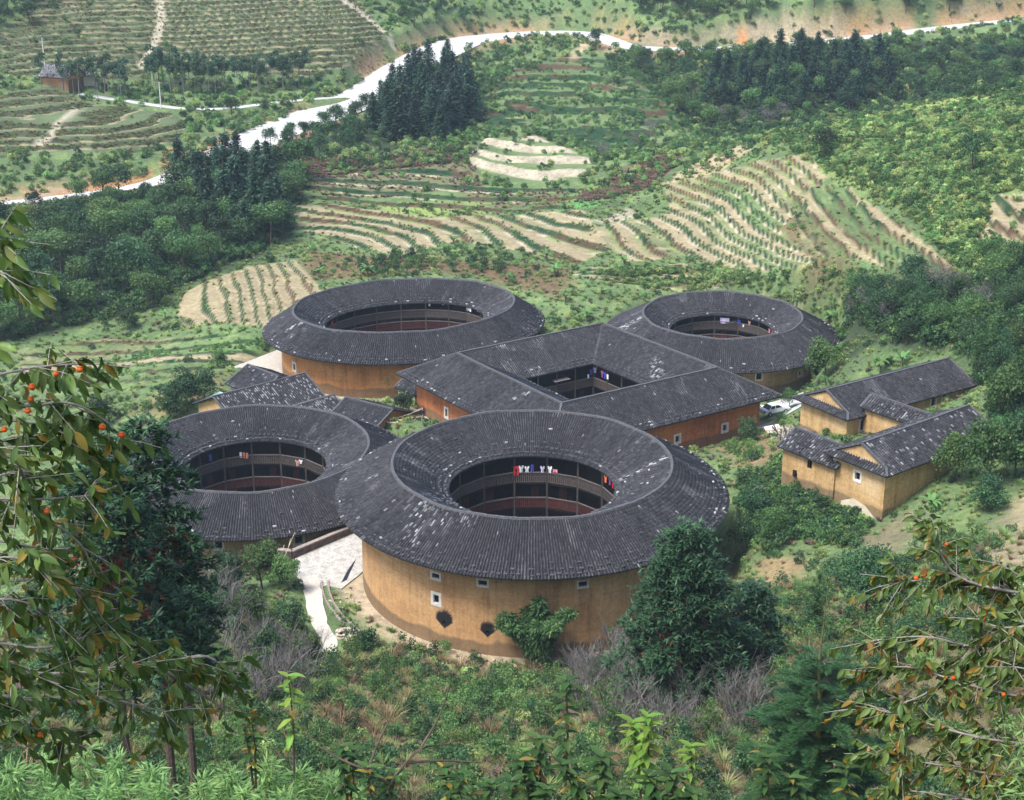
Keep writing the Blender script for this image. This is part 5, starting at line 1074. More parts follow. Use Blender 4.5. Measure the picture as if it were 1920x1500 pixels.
# ------------------------------------------------------------------ near vegetation
def fir_near(seed, h, rad, base, levels, per, tuft, leaf):
    """sprays of stiff needles along whorled branches: branch tubes, sprays"""
    rg = np.random.default_rng(seed); C = []; D = []; T = []; mb = MB(); dead = []
    for l in range(levels):
        f = (l+rg.uniform(-.4, .4))/levels; f = min(max(f, 0), .985); z = h*(base+(1-base)*f); R = rad*min(1, (1-f)**.46*1.02)*(.8+.35*rg.random())
        if f < .2: R *= .7+1.5*f
        a0 = rg.uniform(0, 6.28)
        for k in range(per):
            a = a0+6.283*k/per+rg.normal(0, .3); L = R*rg.uniform(.55, 1.15); ps = []
            for s in np.linspace(0, 1, 5): ps.append((math.cos(a)*L*s, math.sin(a)*L*s, z+.28*L*s-.42*L*s**2))
            mb.tube(ps, [.035, .028, .022, .015, .008], 3, False)
            m = max(2, int(tuft*L/rad))
            for s in np.sqrt(rg.random(m))*1.02:
                c = np.array([math.cos(a)*L*s, math.sin(a)*L*s, z+.28*L*s-.42*L*s**2])+rg.normal(0, .13*rad*.4, 3)
                isd = (s < .62 and f < .55 and rg.random() < .6)
                nd = 5
                for q in range(nd):
                    aa = a+rg.normal(0, .9); d = np.array([math.cos(aa), math.sin(aa), rg.normal(.15, .45)]); (dead if isd else C).append(c+d*leaf*.35); 
                    if not isd: D.append(d); T.append(np.clip(rg.normal(.5, .22)+(.15 if d[2] > .4 else 0), 0, 1))
                    else: dead.append(d)
    n = len(C); C = np.array(C); D = np.array(D); fol = cards(C, D, np.tile([0, 0, 1.], (n, 1))+rdir(n, rg)*.4, leaf*rg.uniform(.7, 1.25, n), leaf*rg.uniform(.2, .32, n), np.array(T), .25)
    dd = np.array(dead).reshape(-1, 2, 3) if dead else np.zeros((0, 2, 3)); ds = None
    if len(dd): m = len(dd); ds = cards(dd[:, 0], dd[:, 1]+[0, 0, -.5], rdir(m, rg), leaf*rg.uniform(.6, 1.0, m), leaf*.2, rg.random(m), .2)
    return fol, ds, mb
L_firn = leafmat('fir_near', (.045, .11, .05), (.014, .045, .024), (.10, .18, .08), .15, .1)
L_deadfir = leafmat('dead_fir', (.17, .055, .025), (.07, .022, .012), None, .2, .1)
def near_fir(label, px_top, py_top, Y, rad, seed, base=.35, levels=22, per=8, tuft=9, leaf=.42):
    top = P(px_top, py_top, Y); g = ground(top[0], top[1]); h = top[2]-g; r = thing('fir_tree', label, 'tree', (top[0], top[1], g))
    fol, ds, mb = fir_near(seed, h, rad, base, levels, per, tuft, leaf)
    MB().tube([(0, 0, -.5), (.05, 0, h*.5), (0, 0, h*.97)], [.22, .15, .03], 8).build('trunk', M_bark, r)
    mb.build('branches', M_bark, r); add('crown', leafmesh('crown', [fol], L_firn), r)
    if ds: add('dead_foliage', leafmesh('dead_foliage', [ds], L_deadfir), r)
    return r
near_fir('tall fir with rusty dead inner branches in front of the front round house', 1288, 985, 108, 5.3, 5, .16, 30, 9, 40, .6)
near_fir('smaller dark fir just right of the tall rusty fir', 1418, 1090, 112, 3.2, 6, .2, 18, 8, 22, .5)
near_fir('dark fir overlapping the left rim of the left round roof', 262, 770, 60, 3.2, 7, .45, 20, 8, 26, .46)
near_fir('dark fir at left with branches reaching over the left round house wall', 175, 800, 54, 3.0, 8, .45, 18, 8, 24, .44)
near_fir('short dark fir in front of the left round house, below the larger firs', 322, 955, 66, 2.1, 9, .5, 13, 8, 20, .42)
# bamboo clump and leafy shrubs in front of the walls
def plume_bush(label, px, py, h, rad, seed, mat, n=3500, leaf=.34, wid=.09, plumes=9, name='bamboo_clump', cat='bamboo'):
    p = at(px, py, GZ); r = thing(name, label, cat, (p[0], p[1], p[2])); rg = np.random.default_rng(seed); C = []; D = []; T = []; 
    for k in range(plumes):
        a = 6.283*k/plumes+rg.normal(0, .3); out = rad*rg.uniform(.25, 1.0)*(k > 0); hh = h*(1.0 if k == 0 else rg.uniform(.55, .9)); pts = []
        for s in np.linspace(0, 1, 6): pts.append((math.cos(a)*out*s**1.7, math.sin(a)*out*s**1.7, hh*(s*1.15-.15*s*s*s)*(1-.12*s**4)))
        MB().tube(pts, [.05, .045, .04, .03, .02, .01], 5).build('culm', M_banstem, r)
        m = n//plumes; s = rg.uniform(.08, 1.02, m)**.8; c = np.stack([math.cos(a)*out*s**1.7, math.sin(a)*out*s**1.7, hh*(s*1.15-.15*s**3)*(1-.12*s**4)], 1)
        d = rdir(m, rg); d[:, 2] = d[:, 2]*.8; c += d*(rad*.34*(1.05-.55*s)*rg.random(m)**.45)[:, None]; dd = d+[0, 0, -.35]; C.append(c); D.append(dd); T.append(np.clip(rg.normal(.5, .22, m)+.12*d[:, 2], 0, 1))
    C = np.vstack(C); D = np.vstack(D); m = len(C); add('leaves', leafmesh('leaves', [cards(C, D, rdir(m, rg), leaf*rg.uniform(.7, 1.2, m), wid*rg.uniform(.8, 1.3, m), np.concatenate(T), .1)], mat), r); return r
L_bam = leafmat('bamboo_leaf', (.105, .20, .065), (.03, .085, .03), (.2, .27, .09), .4, .1)
plume_bush('leafy bamboo clump against the front wall of the front round house', 1010, 1252, 8.4, 4.4, 11, L_bam, 15000, .55, .17, 15)
plume_bush('feathery green bush left of the round dark tree on the garden slope', 1530, 1175, 6.0, 2.2, 12, L_bam, 2600, .3, .07, 7)
for i, (px, py, s, k, lab) in enumerate(((430, 1110, 1.0, 0, 'leafy tree under the left round house eave'), (492, 1105, 1.1, 1, 'bright leafy tree below the parapet corner'), (540, 1110, .85, 1, 'leafy bush hanging over the yard corner'), (400, 1175, .8, 0, 'dark leafy bush below the left round house window'), (470, 1180, .9, 1, 'broad leafy bush in the middle of the thicket by the path'), (545, 1190, .8, 0, 'leafy bush beside the top of the footpath'), (575, 1250, .7, 1, 'leafy bush beside the foot of the footpath'), (500, 1240, .7, 0, 'low dark bush at the bottom of the thicket by the path'))):
    if i == 0: K_near = [(trunk_mesh('trunk', 3.2, .1, .1, 6, 90+q, None, .5), leafmesh('crown', [blob_crown(90+q, 4200, 2.4, 15, .27, .95, 2.6)], (L_dark, L_mid)[q])) for q in range(2)]
    plant_trees('leafy_bush', lab, 'bush', 'thicket below the left round house', [K_near[k]], [at(px, py, GZ)[:2]], s*1.05, s*1.05, 300+i)
K_osm = (trunk_mesh('trunk', 3.2, .14, .05, 7, 95, None, .5), leafmesh('crown', [blob_crown(95, 5200, 3.0, 18, .24, .8, 3.9, -.3)], L_dark))
plant_trees('round_tree', 'round dark tree with bare stem on the garden slope at right', 'tree', None, [K_osm], [at(1622, 1165, GZ)[:2]], 1.05, 1.05, 310)
plant_trees('round_tree', 'small rounded dark tree against the red wall of the square house', 'tree', None, [K_osm], [at(1313, 832, GZ)[:2]], .62, .62, 311)
for i, (px, py, s, k, lab) in enumerate(((1790, 905, 1.2, 1, 'bright leafy tree at the right end of the lower farmhouse'), (1850, 915, 1.5, 1, 'large leafy tree right of the farmhouses'), (1905, 890, 1.5, 0, 'dark leafy tree at the right edge below the farmhouses'), (1880, 800, 1.4, 1, 'leafy tree behind the end of the lower farmhouse roof'), (1850, 960, .9, 0, 'small dark bush under the large leafy tree at right'), (1420, 985, 1.0, 0, 'dark bush beside the right edge of the front round roof'), (1400, 1035, .9, 0, 'dark low bush under the right side of the front round roof'), (1450, 1010, .8, 1, 'leafy bush beside the stone steps'),
        (350, 770, 1.3, 0, 'dark rounded tree left of the green awning'), (385, 755, 1.1, 0, 'dark tree nearest the green awning'), (320, 785, 1.0, 0, 'dark bush at the left of the trees by the awning'), (1545, 715, 1.3, 1, 'rounded tree at the foot of the rear round house wall'), (1480, 765, .6, 1, 'bush at the edge of the paved plaza'), (730, 742, .9, 1, 'grassy bush at the foot of the orange wall'), (755, 775, .75, 0, 'slim dark cypress-like bush beside the hut'), (1400, 830, .8, 0, 'bush at the right corner of the square house'), (410, 690, .6, 1, 'small bush in the field left of the oval house'), (190, 800, 1.0, 0, 'dark bush low in the left field'), (240, 620, .8, 0, 'bush at the edge of the left wood by the field'))):
    plant_trees('leafy_bush', lab, 'bush', None, [K_near[k]], [at(px, py, GZ)[:2]], s, s, 330+i)
# scrub and grass in the foreground
FG = [(-52, 60), (52, 60), (60, 100), (64, 138), (30, 140), (21, 146), (-17, 146), (-26, 150), (-34, 164), (-62, 164), (-66, 120)]
P_wl = [leafmesh('scrub_leafy', [blob_crown(64, 420, .7, 9, .12, .8, .4)], L_mid), leafmesh('scrub_dark', [blob_crown(65, 420, .7, 9, .12, .8, .4)], L_dark), leafmesh('scrub_bright', [blob_crown(66, 380, .65, 9, .13, .8, .35)], L_bright)]
P_gf = [leafmesh('blade_tuft', [grass_tuft(76, 70, .9, .7, .035)], L_bright), leafmesh('blade_tuft_yellow', [grass_tuft(77, 70, .8, .7, .035)], L_yellow), leafmesh('blade_tuft_dry', [grass_tuft(78, 60, .85, .6, .03)], L_dry)]
scatter('foreground_scrub', 'leafy scrub covering the slope in front of the houses', P_wl[:2]+P_wl, sample(FG, 2600, 40, False), .5, 2.1, 40)
scatter('foreground_grass', 'long grass and dry stalks on the slope in front of the houses', P_gf+P_gf[2:]+P_gf[1:], sample(FG, 6500, 41, False), .6, 1.7, 41)
scatter('foreground_weeds', 'reddish weeds on the slope in front of the houses', P_pur, sample(FG, 1900, 42, False), .7, 1.3, 42)
scatter('bright_clumps', 'bright green grass clumps below the front round house', [P_gf[0], P_wl[2]], sample([(820,1290),(1080,1270),(1100,1320),(900,1350),(760,1340)], 240, 43), 1.0, 1.9, 43)
scatter('near_slope_scrub', 'dark scrub on the steep slope right below the lookout', P_wl, sample([(-30, 26), (30, 26), (48, 62), (-48, 62)], 1900, 44, False), .5, 1.1, 44)
P_tall = [leafmesh('tall_weed_dark', [blob_crown(85, 420, .7, 12, .13, 1.9, 1.1, -.9)], L_dark), leafmesh('tall_weed', [blob_crown(86, 380, .65, 12, .13, 1.9, 1.0, -.9)], L_mid), leafmesh('reed_tuft', [grass_tuft(87, 70, 1.9, 1.0, .035, .8)], L_dry)]
scatter('tall_weeds', 'tall weeds and reeds standing out of the foreground scrub', P_tall, sample(FG, 620, 47, False), .8, 1.7, 47)
# leafless grey bushes
b1 = sample([(1060,1230),(1180,1200),(1250,1230),(1400,1260),(1420,1330),(1400,1420),(1280,1430),(1180,1420),(1080,1350)], 80, 45, mind=1.2)
b2 = sample([(225,1120),(330,1090),(420,1110),(520,1200),(600,1270),(560,1330),(400,1330),(260,1280)], 110, 46, mind=1.2)
for lab, grp, pts, sd_ in (('leafless grey bush in the thicket below the tall rusty fir', 'bare bushes below the fir', b1, 1), ('leafless grey bush in the thicket left of the footpath', 'bare bushes left of the path', b2, 2)):
    rg = random.Random(sd_)
    for p in pts: tag(add('bare_bush', P_bare[rg.randrange(3)], None, (p[0], p[1], ground(*p)-.1), rg.uniform(0, 6.28), rg.uniform(1.3, 2.7)), lab, 'bush', grp)
# ---- young fir with a long leader, near the lookout
def young_fir():
    top = P(1556, 1078, 27); g = ground(top[0], top[1]); h = top[2]-g; r = thing('young_fir', 'young blue-green fir with a tall bare leader near the lookout', 'tree', (top[0], top[1], g)); rg = np.random.default_rng(3)
    MB().tube([(0, 0, -.3), (.02, 0, h*.6), (-.08, 0, h-1.9), (0, 0, h)], [.08, .05, .025, .008], 7).build('trunk', simple('young_stem', (.16, .17, .07), (.09, .09, .04), 8), r)
    C = []; D = []; mb = MB(); z = h-1.85; lev = 0
    for s in np.linspace(0, 1.8, 60):
        for q in range(3): a = rg.uniform(0, 6.28); C.append((math.cos(a)*.02, math.sin(a)*.02, h-s)); D.append((math.cos(a), math.sin(a), .7))
    while z > .6:
        R = min(1.5, .55+.25*lev); n = 7
        for k in range(n):
            a = 6.283*k/n+lev*.5+rg.normal(0, .15); L = R*rg.uniform(.8, 1.1); ps = [(math.cos(a)*L*s, math.sin(a)*L*s, z+L*(.5*s-.38*s*s)) for s in np.linspace(0, 1, 5)]; mb.tube(ps, [.02, .016, .012, .008, .004], 3, False)
            for s in np.linspace(.06, 1, int(110*L)):
                c = np.array([math.cos(a)*L*s, math.sin(a)*L*s, z+L*(.5*s-.38*s*s)])
                for w in (-1, 1):
                    aa = a+w*rg.uniform(.5, 1.1); C.append(c); D.append((math.cos(aa), math.sin(aa), rg.uniform(-.1, .5)))
                if rg.random() < .22 and s > .2:                 # side twig
                    aa = a+rg.choice([-1, 1])*rg.uniform(.6, .9); l2 = L*.35*(1.1-s)
                    for s2 in np.linspace(.1, 1, int(34*l2)+2):
                        for w in (-1, 1): b_ = aa+w*.8; C.append(c+np.array([math.cos(aa), math.sin(aa), .1])*l2*s2); D.append((math.cos(b_), math.sin(b_), rg.uniform(-.1, .4)))
        z -= .42; lev += 1
    C = np.array(C); D = np.array(D); m = len(C); ln = rg.uniform(.09, .15, m); C = C+D*(ln*.5)[:, None]
    mb.build('branches', M_bark, r); add('needles', leafmesh('needles', [cards(C, D, np.tile([0, 0, 1.], (m, 1))+rdir(m, rg)*.3, ln, .022, np.clip(rg.normal(.5, .25, m), 0, 1), .1)], leafmat('young_needles', (.048, .105, .036), (.014, .042, .016), None, .15, .05)), r)
young_fir()
# ---- persimmon trees hanging into view from both sides
def persimmon_leaf(name, seed, mat, ln=.125, wd=.062):
    rg = random.Random(seed); V = []; Fs = []; m = 5; T = []; tone = rg.random()
    for i in range(m+1):
        t = i/m; w = wd*(math.sin(math.pi*min(1, t*.93+.05))**.8)*(1-.25*t); dr = -.018*t-.035*t*t*rg.uniform(.5, 1.6)*1.2
        V += [(-w/2, ln*t, dr+.012), (0, ln*t, dr), (w/2, ln*t, dr+.012)]
    for i in range(m): o = i*3; Fs += [[o, o+1, o+4, o+3], [o+1, o+2, o+5, o+4]]
    return np.array(V), np.array(Fs)
L_per = leafmat('persimmon_leaf', (.165, .23, .055), (.04, .085, .02), (.30, .17, .03), .35, .35, .025, .4)
L_perY = leafmat('persimmon_leaf_turning', (.30, .21, .04), (.19, .15, .03), (.36, .13, .02), .4, .25, .03, .45)
M_perbark = simple('persimmon_bark', (.33, .30, .27), (.13, .115, .10), 12, .95)
M_fruit = simple('persimmon_fruit', (.62, .12, .012), (.5, .06, .008), 6, .35, bmp=0, rand=.12)
M_calyx = simple('fruit_calyx', (.16, .13, .04), (.08, .06, .02), 9)
def fruit_mesh():
    V = []; Fs = []; n, m = 12, 7
    for i in range(m+1):
        t = math.pi*i/m
        for j in range(n): a = 6.283*j/n; rr = .036*math.sin(t)*(1+.04*math.cos(4*a)); V.append((rr*math.cos(a), rr*math.sin(a), .032*math.cos(t)-.004*math.sin(t)))
    for i in range(m):
        for j in range(n): Fs.append([i*n+j, i*n+(j+1) % n, (i+1)*n+(j+1) % n, (i+1)*n+j])
    return mesh_np('fruit', V, Fs, (M_fruit,), True)
ME_fruit = fruit_mesh(); ME_cal = MB().poly([(.028*math.cos(a)*k, .028*math.sin(a)*k, .031-.006*(k == 1)) for a in np.linspace(0, 5.5, 8) for k in ((1, .45))], [[0, 2, 4, 6, 8, 10, 12, 14]]).mesh('calyx', M_calyx)
PL = [persimmon_leaf('leaf', k, L_per) for k in range(4)]
ME_leaf = [mesh_np('leaf', v, f, (L_per,), False, {'leaf': np.full((len(v), 3), .2+.2*k)}) for k, (v, f) in enumerate(PL)]+[mesh_np('leaf', PL[1][0], PL[1][1], (L_perY,), False, {'leaf': np.full((len(PL[1][0]), 3), .6)})]
def persimmon(label, trunk, limbs, fruits, seed, dens=1.0, lscale=1.0, twigs=1.0, ypart=.07):
    rg = random.Random(seed); base = trunk[0]; r = thing('persimmon_tree', label, 'tree', tuple(base)); b0 = Vector(base)
    MB().tube([Vector(p)-b0 for p in trunk], [.12, .09, .06, .02][:len(trunk)], 8).build('trunk', M_perbark, r)
    spots = []
    for limb in limbs:
        pts = [Vector(P(*q)) for q in limb]; mb = MB(); sp = smooth_path(np.array([list(p) for p in pts]), 2); n = len(sp); mb.tube([Vector(p)-b0 for p in sp], [.016*(1-.75*i/(n-1)) for i in range(n)], 6)
        Ls = sum((Vector(sp[i+1])-Vector(sp[i])).length for i in range(n-1))
        for k in range(int(Ls*15*twigs)+3):
            i = rg.randrange(n-1) if k > 1 else n-2; p = Vector(sp[i]).lerp(Vector(sp[i+1]), rg.random()); d0 = (Vector(sp[i+1])-Vector(sp[i])).normalized()
            d = (d0*.6+Vector((rg.gauss(0, .7), rg.gauss(0, .7), rg.gauss(.1, .5)))).normalized(); L = rg.uniform(.18, .42); e1 = p+d*L*.5+Vector((0, 0, -.02)); e2 = p+d*L+Vector((0, 0, -.02-.06*rg.random())); mb.tube([p-b0, e1-b0, e2-b0], [.0045, .0035, .002], 4, False)
            for q in range(int(rg.uniform(5, 10)*dens)):
                t = rg.random(); c = p.lerp(e1, t*2) if t < .5 else e1.lerp(e2, t*2-1); spots.append((c, (d*.75+Vector((rg.gauss(0, .6), rg.gauss(0, .6), -.45-rg.random()*.75))).normalized()))
        mb.build('branch', M_perbark, r)
    mats = []
    for c, d in spots:
        up = Vector((rg.gauss(0, .6), rg.gauss(-.6, .5), rg.uniform(.2, 1))); x = d.cross(up).normalized(); z = x.cross(d); s = lscale*rg.uniform(.65, 1.2); M4 = Matrix((x, d, z)).transposed().to_4x4(); M4 = Matrix.Translation(c-b0) @ M4 @ Matrix.Scale(s, 4); mats.append((M4, s))
    order = sorted(range(len(mats)), key=lambda i: (mats[i][0].translation+b0-Vector((0, 0, CAM_H))).length/mats[i][1])
    for i in order[:300]:
        o = add('leaf', ME_leaf[rg.randrange(4) if rg.random() > ypart else 4], r); o.matrix_local = mats[i][0]
    sets = [[], []]
    for i in order[300:]:
        k = rg.randrange(4); v, f = PL[k]; M4 = np.array(mats[i][0]); vv = v@M4[:3, :3].T+M4[:3, 3]; sets[rg.random() < ypart].append((vv, f, np.full((len(v), 3), min(1, max(0, rg.gauss(.5, .24))))))
    for st, m in zip(sets, (L_per, L_perY)):
        if st: tag(add('leaves', leafmesh('leaves', st, m), r), None, None, None, 'stuff')
    for px, py, Y in fruits:
        p = Vector(P(px, py, Y)); o = add('fruit', ME_fruit, r, tuple(p-b0), rg.uniform(0, 6), rg.uniform(.52, .72)); add('calyx', ME_cal, o)
gl = lambda x, y: (x, y, ground(x, y)-.2)
persimmon('persimmon tree hanging into view at the left edge, with orange fruit', [gl(-5.2, 9.0), (-5.1, 9.2, 74), (-5.0, 9.4, 77), (-4.8, 9.6, 80.5)],
 [[(-300,420,9.3),(-160,410,9.2),(-70,425,9),(-5,450,8.9)], [(-300,520,9.2),(-140,500,9.1),(-60,490,9),(5,510,8.9)],
  [(-250,760,9.6),(-80,720,9.6),(60,688,9.7),(150,682,9.9)], [(-250,800,9.4),(-60,745,9.6),(60,765,9.8),(115,750,9.9),(180,772,10),(235,830,10.1)], [(-200,900,9.6),(-40,840,9.8),(60,810,10),(140,830,10.2),(200,880,10.3)], [(-250,930,9.3),(-80,930,9.2),(60,938,9.3),(160,930,9.5)],
  [(-200,1060,9.5),(-40,980,9.5),(60,960,9.6),(150,1010,9.8),(180,1080,9.9)], [(-200,1150,9.6),(-20,1090,9.6),(100,1085,9.7),(175,1120,9.9),(200,1190,10)], [(-220,1250,9.8),(-20,1200,9.8),(80,1220,9.8),(170,1190,9.9)], [(-250,1340,10),(-40,1290,10),(60,1320,10),(140,1300,10.1),(210,1310,10.2),(310,1335,10.4)],
  [(-250,1280,10.3),(0,1260,10.4),(150,1265,10.6),(240,1245,10.8),(330,1238,11),(400,1262,11.2)], [(200,1300,10.6),(260,1330,10.7),(300,1380,10.8)], [(-220,1120,9.2),(-60,1060,9.1),(20,1040,9),(70,1060,9)], [(-200,840,9.2),(-60,830,9.2),(20,850,9.2),(50,900,9.3)], [(-200,1400,10),(-30,1370,10),(60,1360,10.1),(130,1390,10.2)], [(300,1250,11),(360,1290,11),(420,1330,11.1)], [(330,1238,11),(400,1225,11.1),(440,1290,11.2)], [(-200,1180,9.4),(-60,1130,9.4),(30,1120,9.4),(90,1150,9.5)], [(-200,960,9.9),(-40,900,10),(50,880,10.1),(110,900,10.2)], [(-200,1310,9.4),(-60,1240,9.4),(20,1235,9.4),(70,1270,9.5)], [(-200,700,9.8),(-60,780,9.9),(40,790,10),(120,800,10.1)], [(-200,1000,9.8),(-20,1010,9.9),(90,1030,10)], [(120,1100,9.9),(190,1150,10.2),(260,1210,10.4)]],
 [(60,725,9.6),(150,692,9.8),(228,815,10),(8,805,9.5),(58,748,9.7),(52,770,9.6),(88,958,9.3),(120,1296,10),(75,1378,10),(192,800,9.9),(105,700,9.6)], 1, 1.0, .95, .78)
persimmon('persimmon tree hanging into view at the lower right, with red fruit', [gl(5.6, 11.5), (5.5, 11.6, 73), (5.4, 11.8, 75), (5.2, 12, 77)],
 [[(2150,1150,12),(2000,1130,12),(1880,1105,12),(1780,1085,12.1),(1690,1090,12.2)], [(2150,1050,12),(1990,1100,12),(1920,1085,12),(1880,1060,12)], [(1900,1110,12),(1800,1090,12),(1760,1040,12),(1755,985,12)], [(2150,1230,11.8),(2000,1220,11.8),(1900,1205,11.8),(1820,1215,11.9),(1740,1190,12),(1640,1200,12.1)], [(2150,1330,11.6),(1980,1320,11.6),(1880,1300,11.6),(1800,1280,11.7),(1700,1245,11.9),(1650,1260,12)],
  [(2150,1420,11.5),(1980,1400,11.5),(1870,1390,11.5),(1780,1370,11.6),(1690,1340,11.7),(1620,1330,11.9)], [(2150,1500,11.4),(1960,1470,11.4),(1850,1450,11.4),(1740,1430,11.5),(1650,1420,11.6)], [(2100,1560,11.3),(1900,1520,11.3),(1780,1490,11.4),(1680,1480,11.5)], [(1820,1215,11.9),(1790,1260,11.9),(1740,1300,11.9),(1690,1320,11.9)], [(2100,1180,11.6),(1950,1170,11.6),(1880,1180,11.6),(1830,1160,11.7)], [(2100,1280,11.3),(1960,1260,11.3),(1900,1250,11.3)]],
 [(1775,1020,12),(1718,1083,12),(1788,1270,11.7),(1882,1302,11.5)], 2, 1.3, .85, 1.35, .14)
# ---- bamboo tops along the lower left edge
L_bam2 = leafmat('near_bamboo_leaf', (.28, .46, .15), (.10, .22, .075), (.30, .33, .12), .45, .1, .01, .45)
def near_bamboo(label, tops, seed, n=620):
    c0 = P(*tops[len(tops)//2]); r = thing('bamboo_clump', label, 'bamboo', (c0[0], c0[1], ground(c0[0], c0[1]))); b0 = Vector(r.location); rg = np.random.default_rng(seed); C = []; D = []; T = []
    for t in tops:
        top = Vector(P(*t)); foot = Vector((top.x+rg.normal(0, .25), top.y+rg.normal(0, .2), ground(top.x, top.y)-.1)); a = rg.uniform(0, 6.28); pts = [foot-b0, foot.lerp(top, .6)-b0+Vector((math.cos(a)*.1, math.sin(a)*.1, .15)), top-b0]; MB().tube(pts, [.02, .014, .003], 5).build('culm', M_banstem, r)
        s = rg.uniform(.25, 1.0, n)**.7; base = np.array([list(Vector(foot).lerp(top, float(q))-b0) for q in s]); d = rdir(n, rg); d[:, 2] = d[:, 2]*.45+.1; rad = .75*(1.15-s)+.1; k = rg.integers(0, 40, n); cl = rdir(40, rg)*.5
        c = base+(cl[k]*.9+d*.35)*rad[:, None]; C.append(c); dd = d*.8+cl[k]*.8; dd[:, 2] -= .12; D.append(dd); T.append(np.clip(rg.normal(.5, .25, n), 0, 1))
    C = np.vstack(C); D = np.vstack(D); m = len(C); tag(add('leaves', leafmesh('leaves', [cards(C, D, np.tile([0, 0, 1.], (m, 1))+rdir(m, rg)*.6, rg.uniform(.09, .17, m), rg.uniform(.015, .024, m), np.concatenate(T), .1)], L_bam2), r), None, None, None, 'stuff')
near_bamboo('light green bamboo tops along the lower left corner', [(20,1440,13),(90,1415,13.4),(160,1400,13.8),(220,1420,13.5),(280,1440,13.3),(-30,1460,13),(120,1470,12.8),(200,1480,12.8),(310,1475,13)], 1, 900)
near_bamboo('light green bamboo tops at the bottom left of centre', [(380,1470,13.2),(430,1450,13.6),(500,1435,14),(560,1450,14),(620,1460,14),(460,1490,13.2),(540,1490,13.4),(660,1490,13.8)], 2, 900)
near_bamboo('pale bamboo leaves at the lower right edge', [(1925,1400,11),(1940,1350,11.2),(1930,1450,11)], 3, 260)
# ---- saplings with large leaves at the bottom
L_sap = leafmat('sapling_leaf', (.065, .13, .035), (.02, .055, .016), (.34, .28, .05), .4, .2, .02, .4); L_sapb = leafmat('sapling_leaf_bright', (.22, .36, .06), (.10, .2, .04), (.45, .33, .05), .45, .15)
ME_sl = [[mesh_np('leaf', PL[k][0]*1.15, PL[k][1], (m,), False, {'leaf': np.full((len(PL[k][0]), 3), .3+.2*k)}) for k in range(3)] for m in (L_sap, L_sapb)]+[[ME_leaf[4]]]
def sapling(label, px, py, Y, hgt, n, kind, seed, ls=1.0, yellow=0.12, stems=1):
    top = Vector(P(px, py, Y)); r = thing('sapling', label, 'sapling', (top.x, top.y, top.z-hgt)); rg = random.Random(seed)
    for st in range(stems):
        dx, dy = (rg.gauss(0, .22), rg.gauss(0, .22)) if st else (0, 0); hh = hgt*(1 if st == 0 else rg.uniform(.65, .95)); MB().tube([(dx*.3, dy*.3, 0), (dx*.7+.02, dy*.7, hh*.5), (dx, dy, hh)], [.013, .010, .004], 6).build('stem', M_bark, r)
        for k in range(n):
            t = 1-.75*(k/n)**1.3; a = k*2.4+rg.uniform(-.3, .3); el = .75-1.1*(1-t)-.3*rg.random(); d = Vector((math.cos(a)*math.cos(el), math.sin(a)*math.cos(el), math.sin(el))); x = d.cross(Vector((0, 0, 1))).normalized(); z = x.cross(d); s = ls*rg.uniform(.75, 1.2)
            ms = ME_sl[kind] if rg.random() > yellow*(1.6-t) else ME_sl[2]
            o = add('leaf', ms[rg.randrange(len(ms))], r); o.matrix_local = Matrix.Translation((dx*t, dy*t, hh*t)) @ Matrix((x, d, z)).transposed().to_4x4() @ Matrix.Scale(s, 4)
sapling('thin sapling with yellow-green and orange leaves, lower left of centre', 541, 1268, 13.5, 1.1, 18, 1, 1, 1.0, .3)
sapling('dark sapling with a bare stem and drooping leaves at bottom centre', 1062, 1275, 13, 1.2, 30, 0, 2, .95, .12)
sapling('leafy sapling beside the dark bare-stemmed sapling at the bottom', 1010, 1385, 12.5, .8, 26, 0, 3, 1.0, .1, 2)
sapling('bright yellow-green leafy sapling at the bottom right of centre', 1215, 1345, 12.5, .9, 34, 1, 4, 1.0, .03, 2)
sapling('bright small sapling right of the larger bright sapling', 1296, 1400, 12.5, .6, 22, 1, 5, .85, .05)
sapling('dark leafy sapling at the very bottom, under the bright ones', 1130, 1420, 12, .7, 30, 0, 6, 1.05, .1, 3)
sapling('dark leafy sapling at the bottom edge right of centre', 1260, 1450, 11.5, .6, 26, 0, 7, 1.0, .05, 3)
sapling('grey-green leafy shoot at left above the bare bushes', 410, 1215, 14, .7, 16, 0, 8, .9, .05)
sapling('sapling with orange leaves among bare twigs at lower left', 470, 1330, 13.5, .9, 22, 0, 9, .8, .35, 2)
sapling('leafy sapling at the bottom between bamboo and centre', 640, 1400, 13, .8, 26, 0, 10, .9, .15, 2)
sapling('small sapling with yellowed leaf left of the bottom centre', 690, 1440, 12.5, .6, 20, 0, 11, .9, .25, 2)
sapling('dark leafy sapling under the young fir', 1440, 1420, 12, .8, 26, 0, 12, .9, .1, 2)
sapling('dark leafy sapling between the young fir and the right persimmon', 1585, 1440, 12, .8, 26, 0, 13, .9, .15, 2)
sapling('low leafy sapling at bottom centre', 860, 1450, 12.5, .7, 26, 0, 14, .9, .1, 3)
sapling('low leafy sapling just right of bottom centre', 960, 1465, 12, .7, 26, 0, 15, .9, .08, 3)
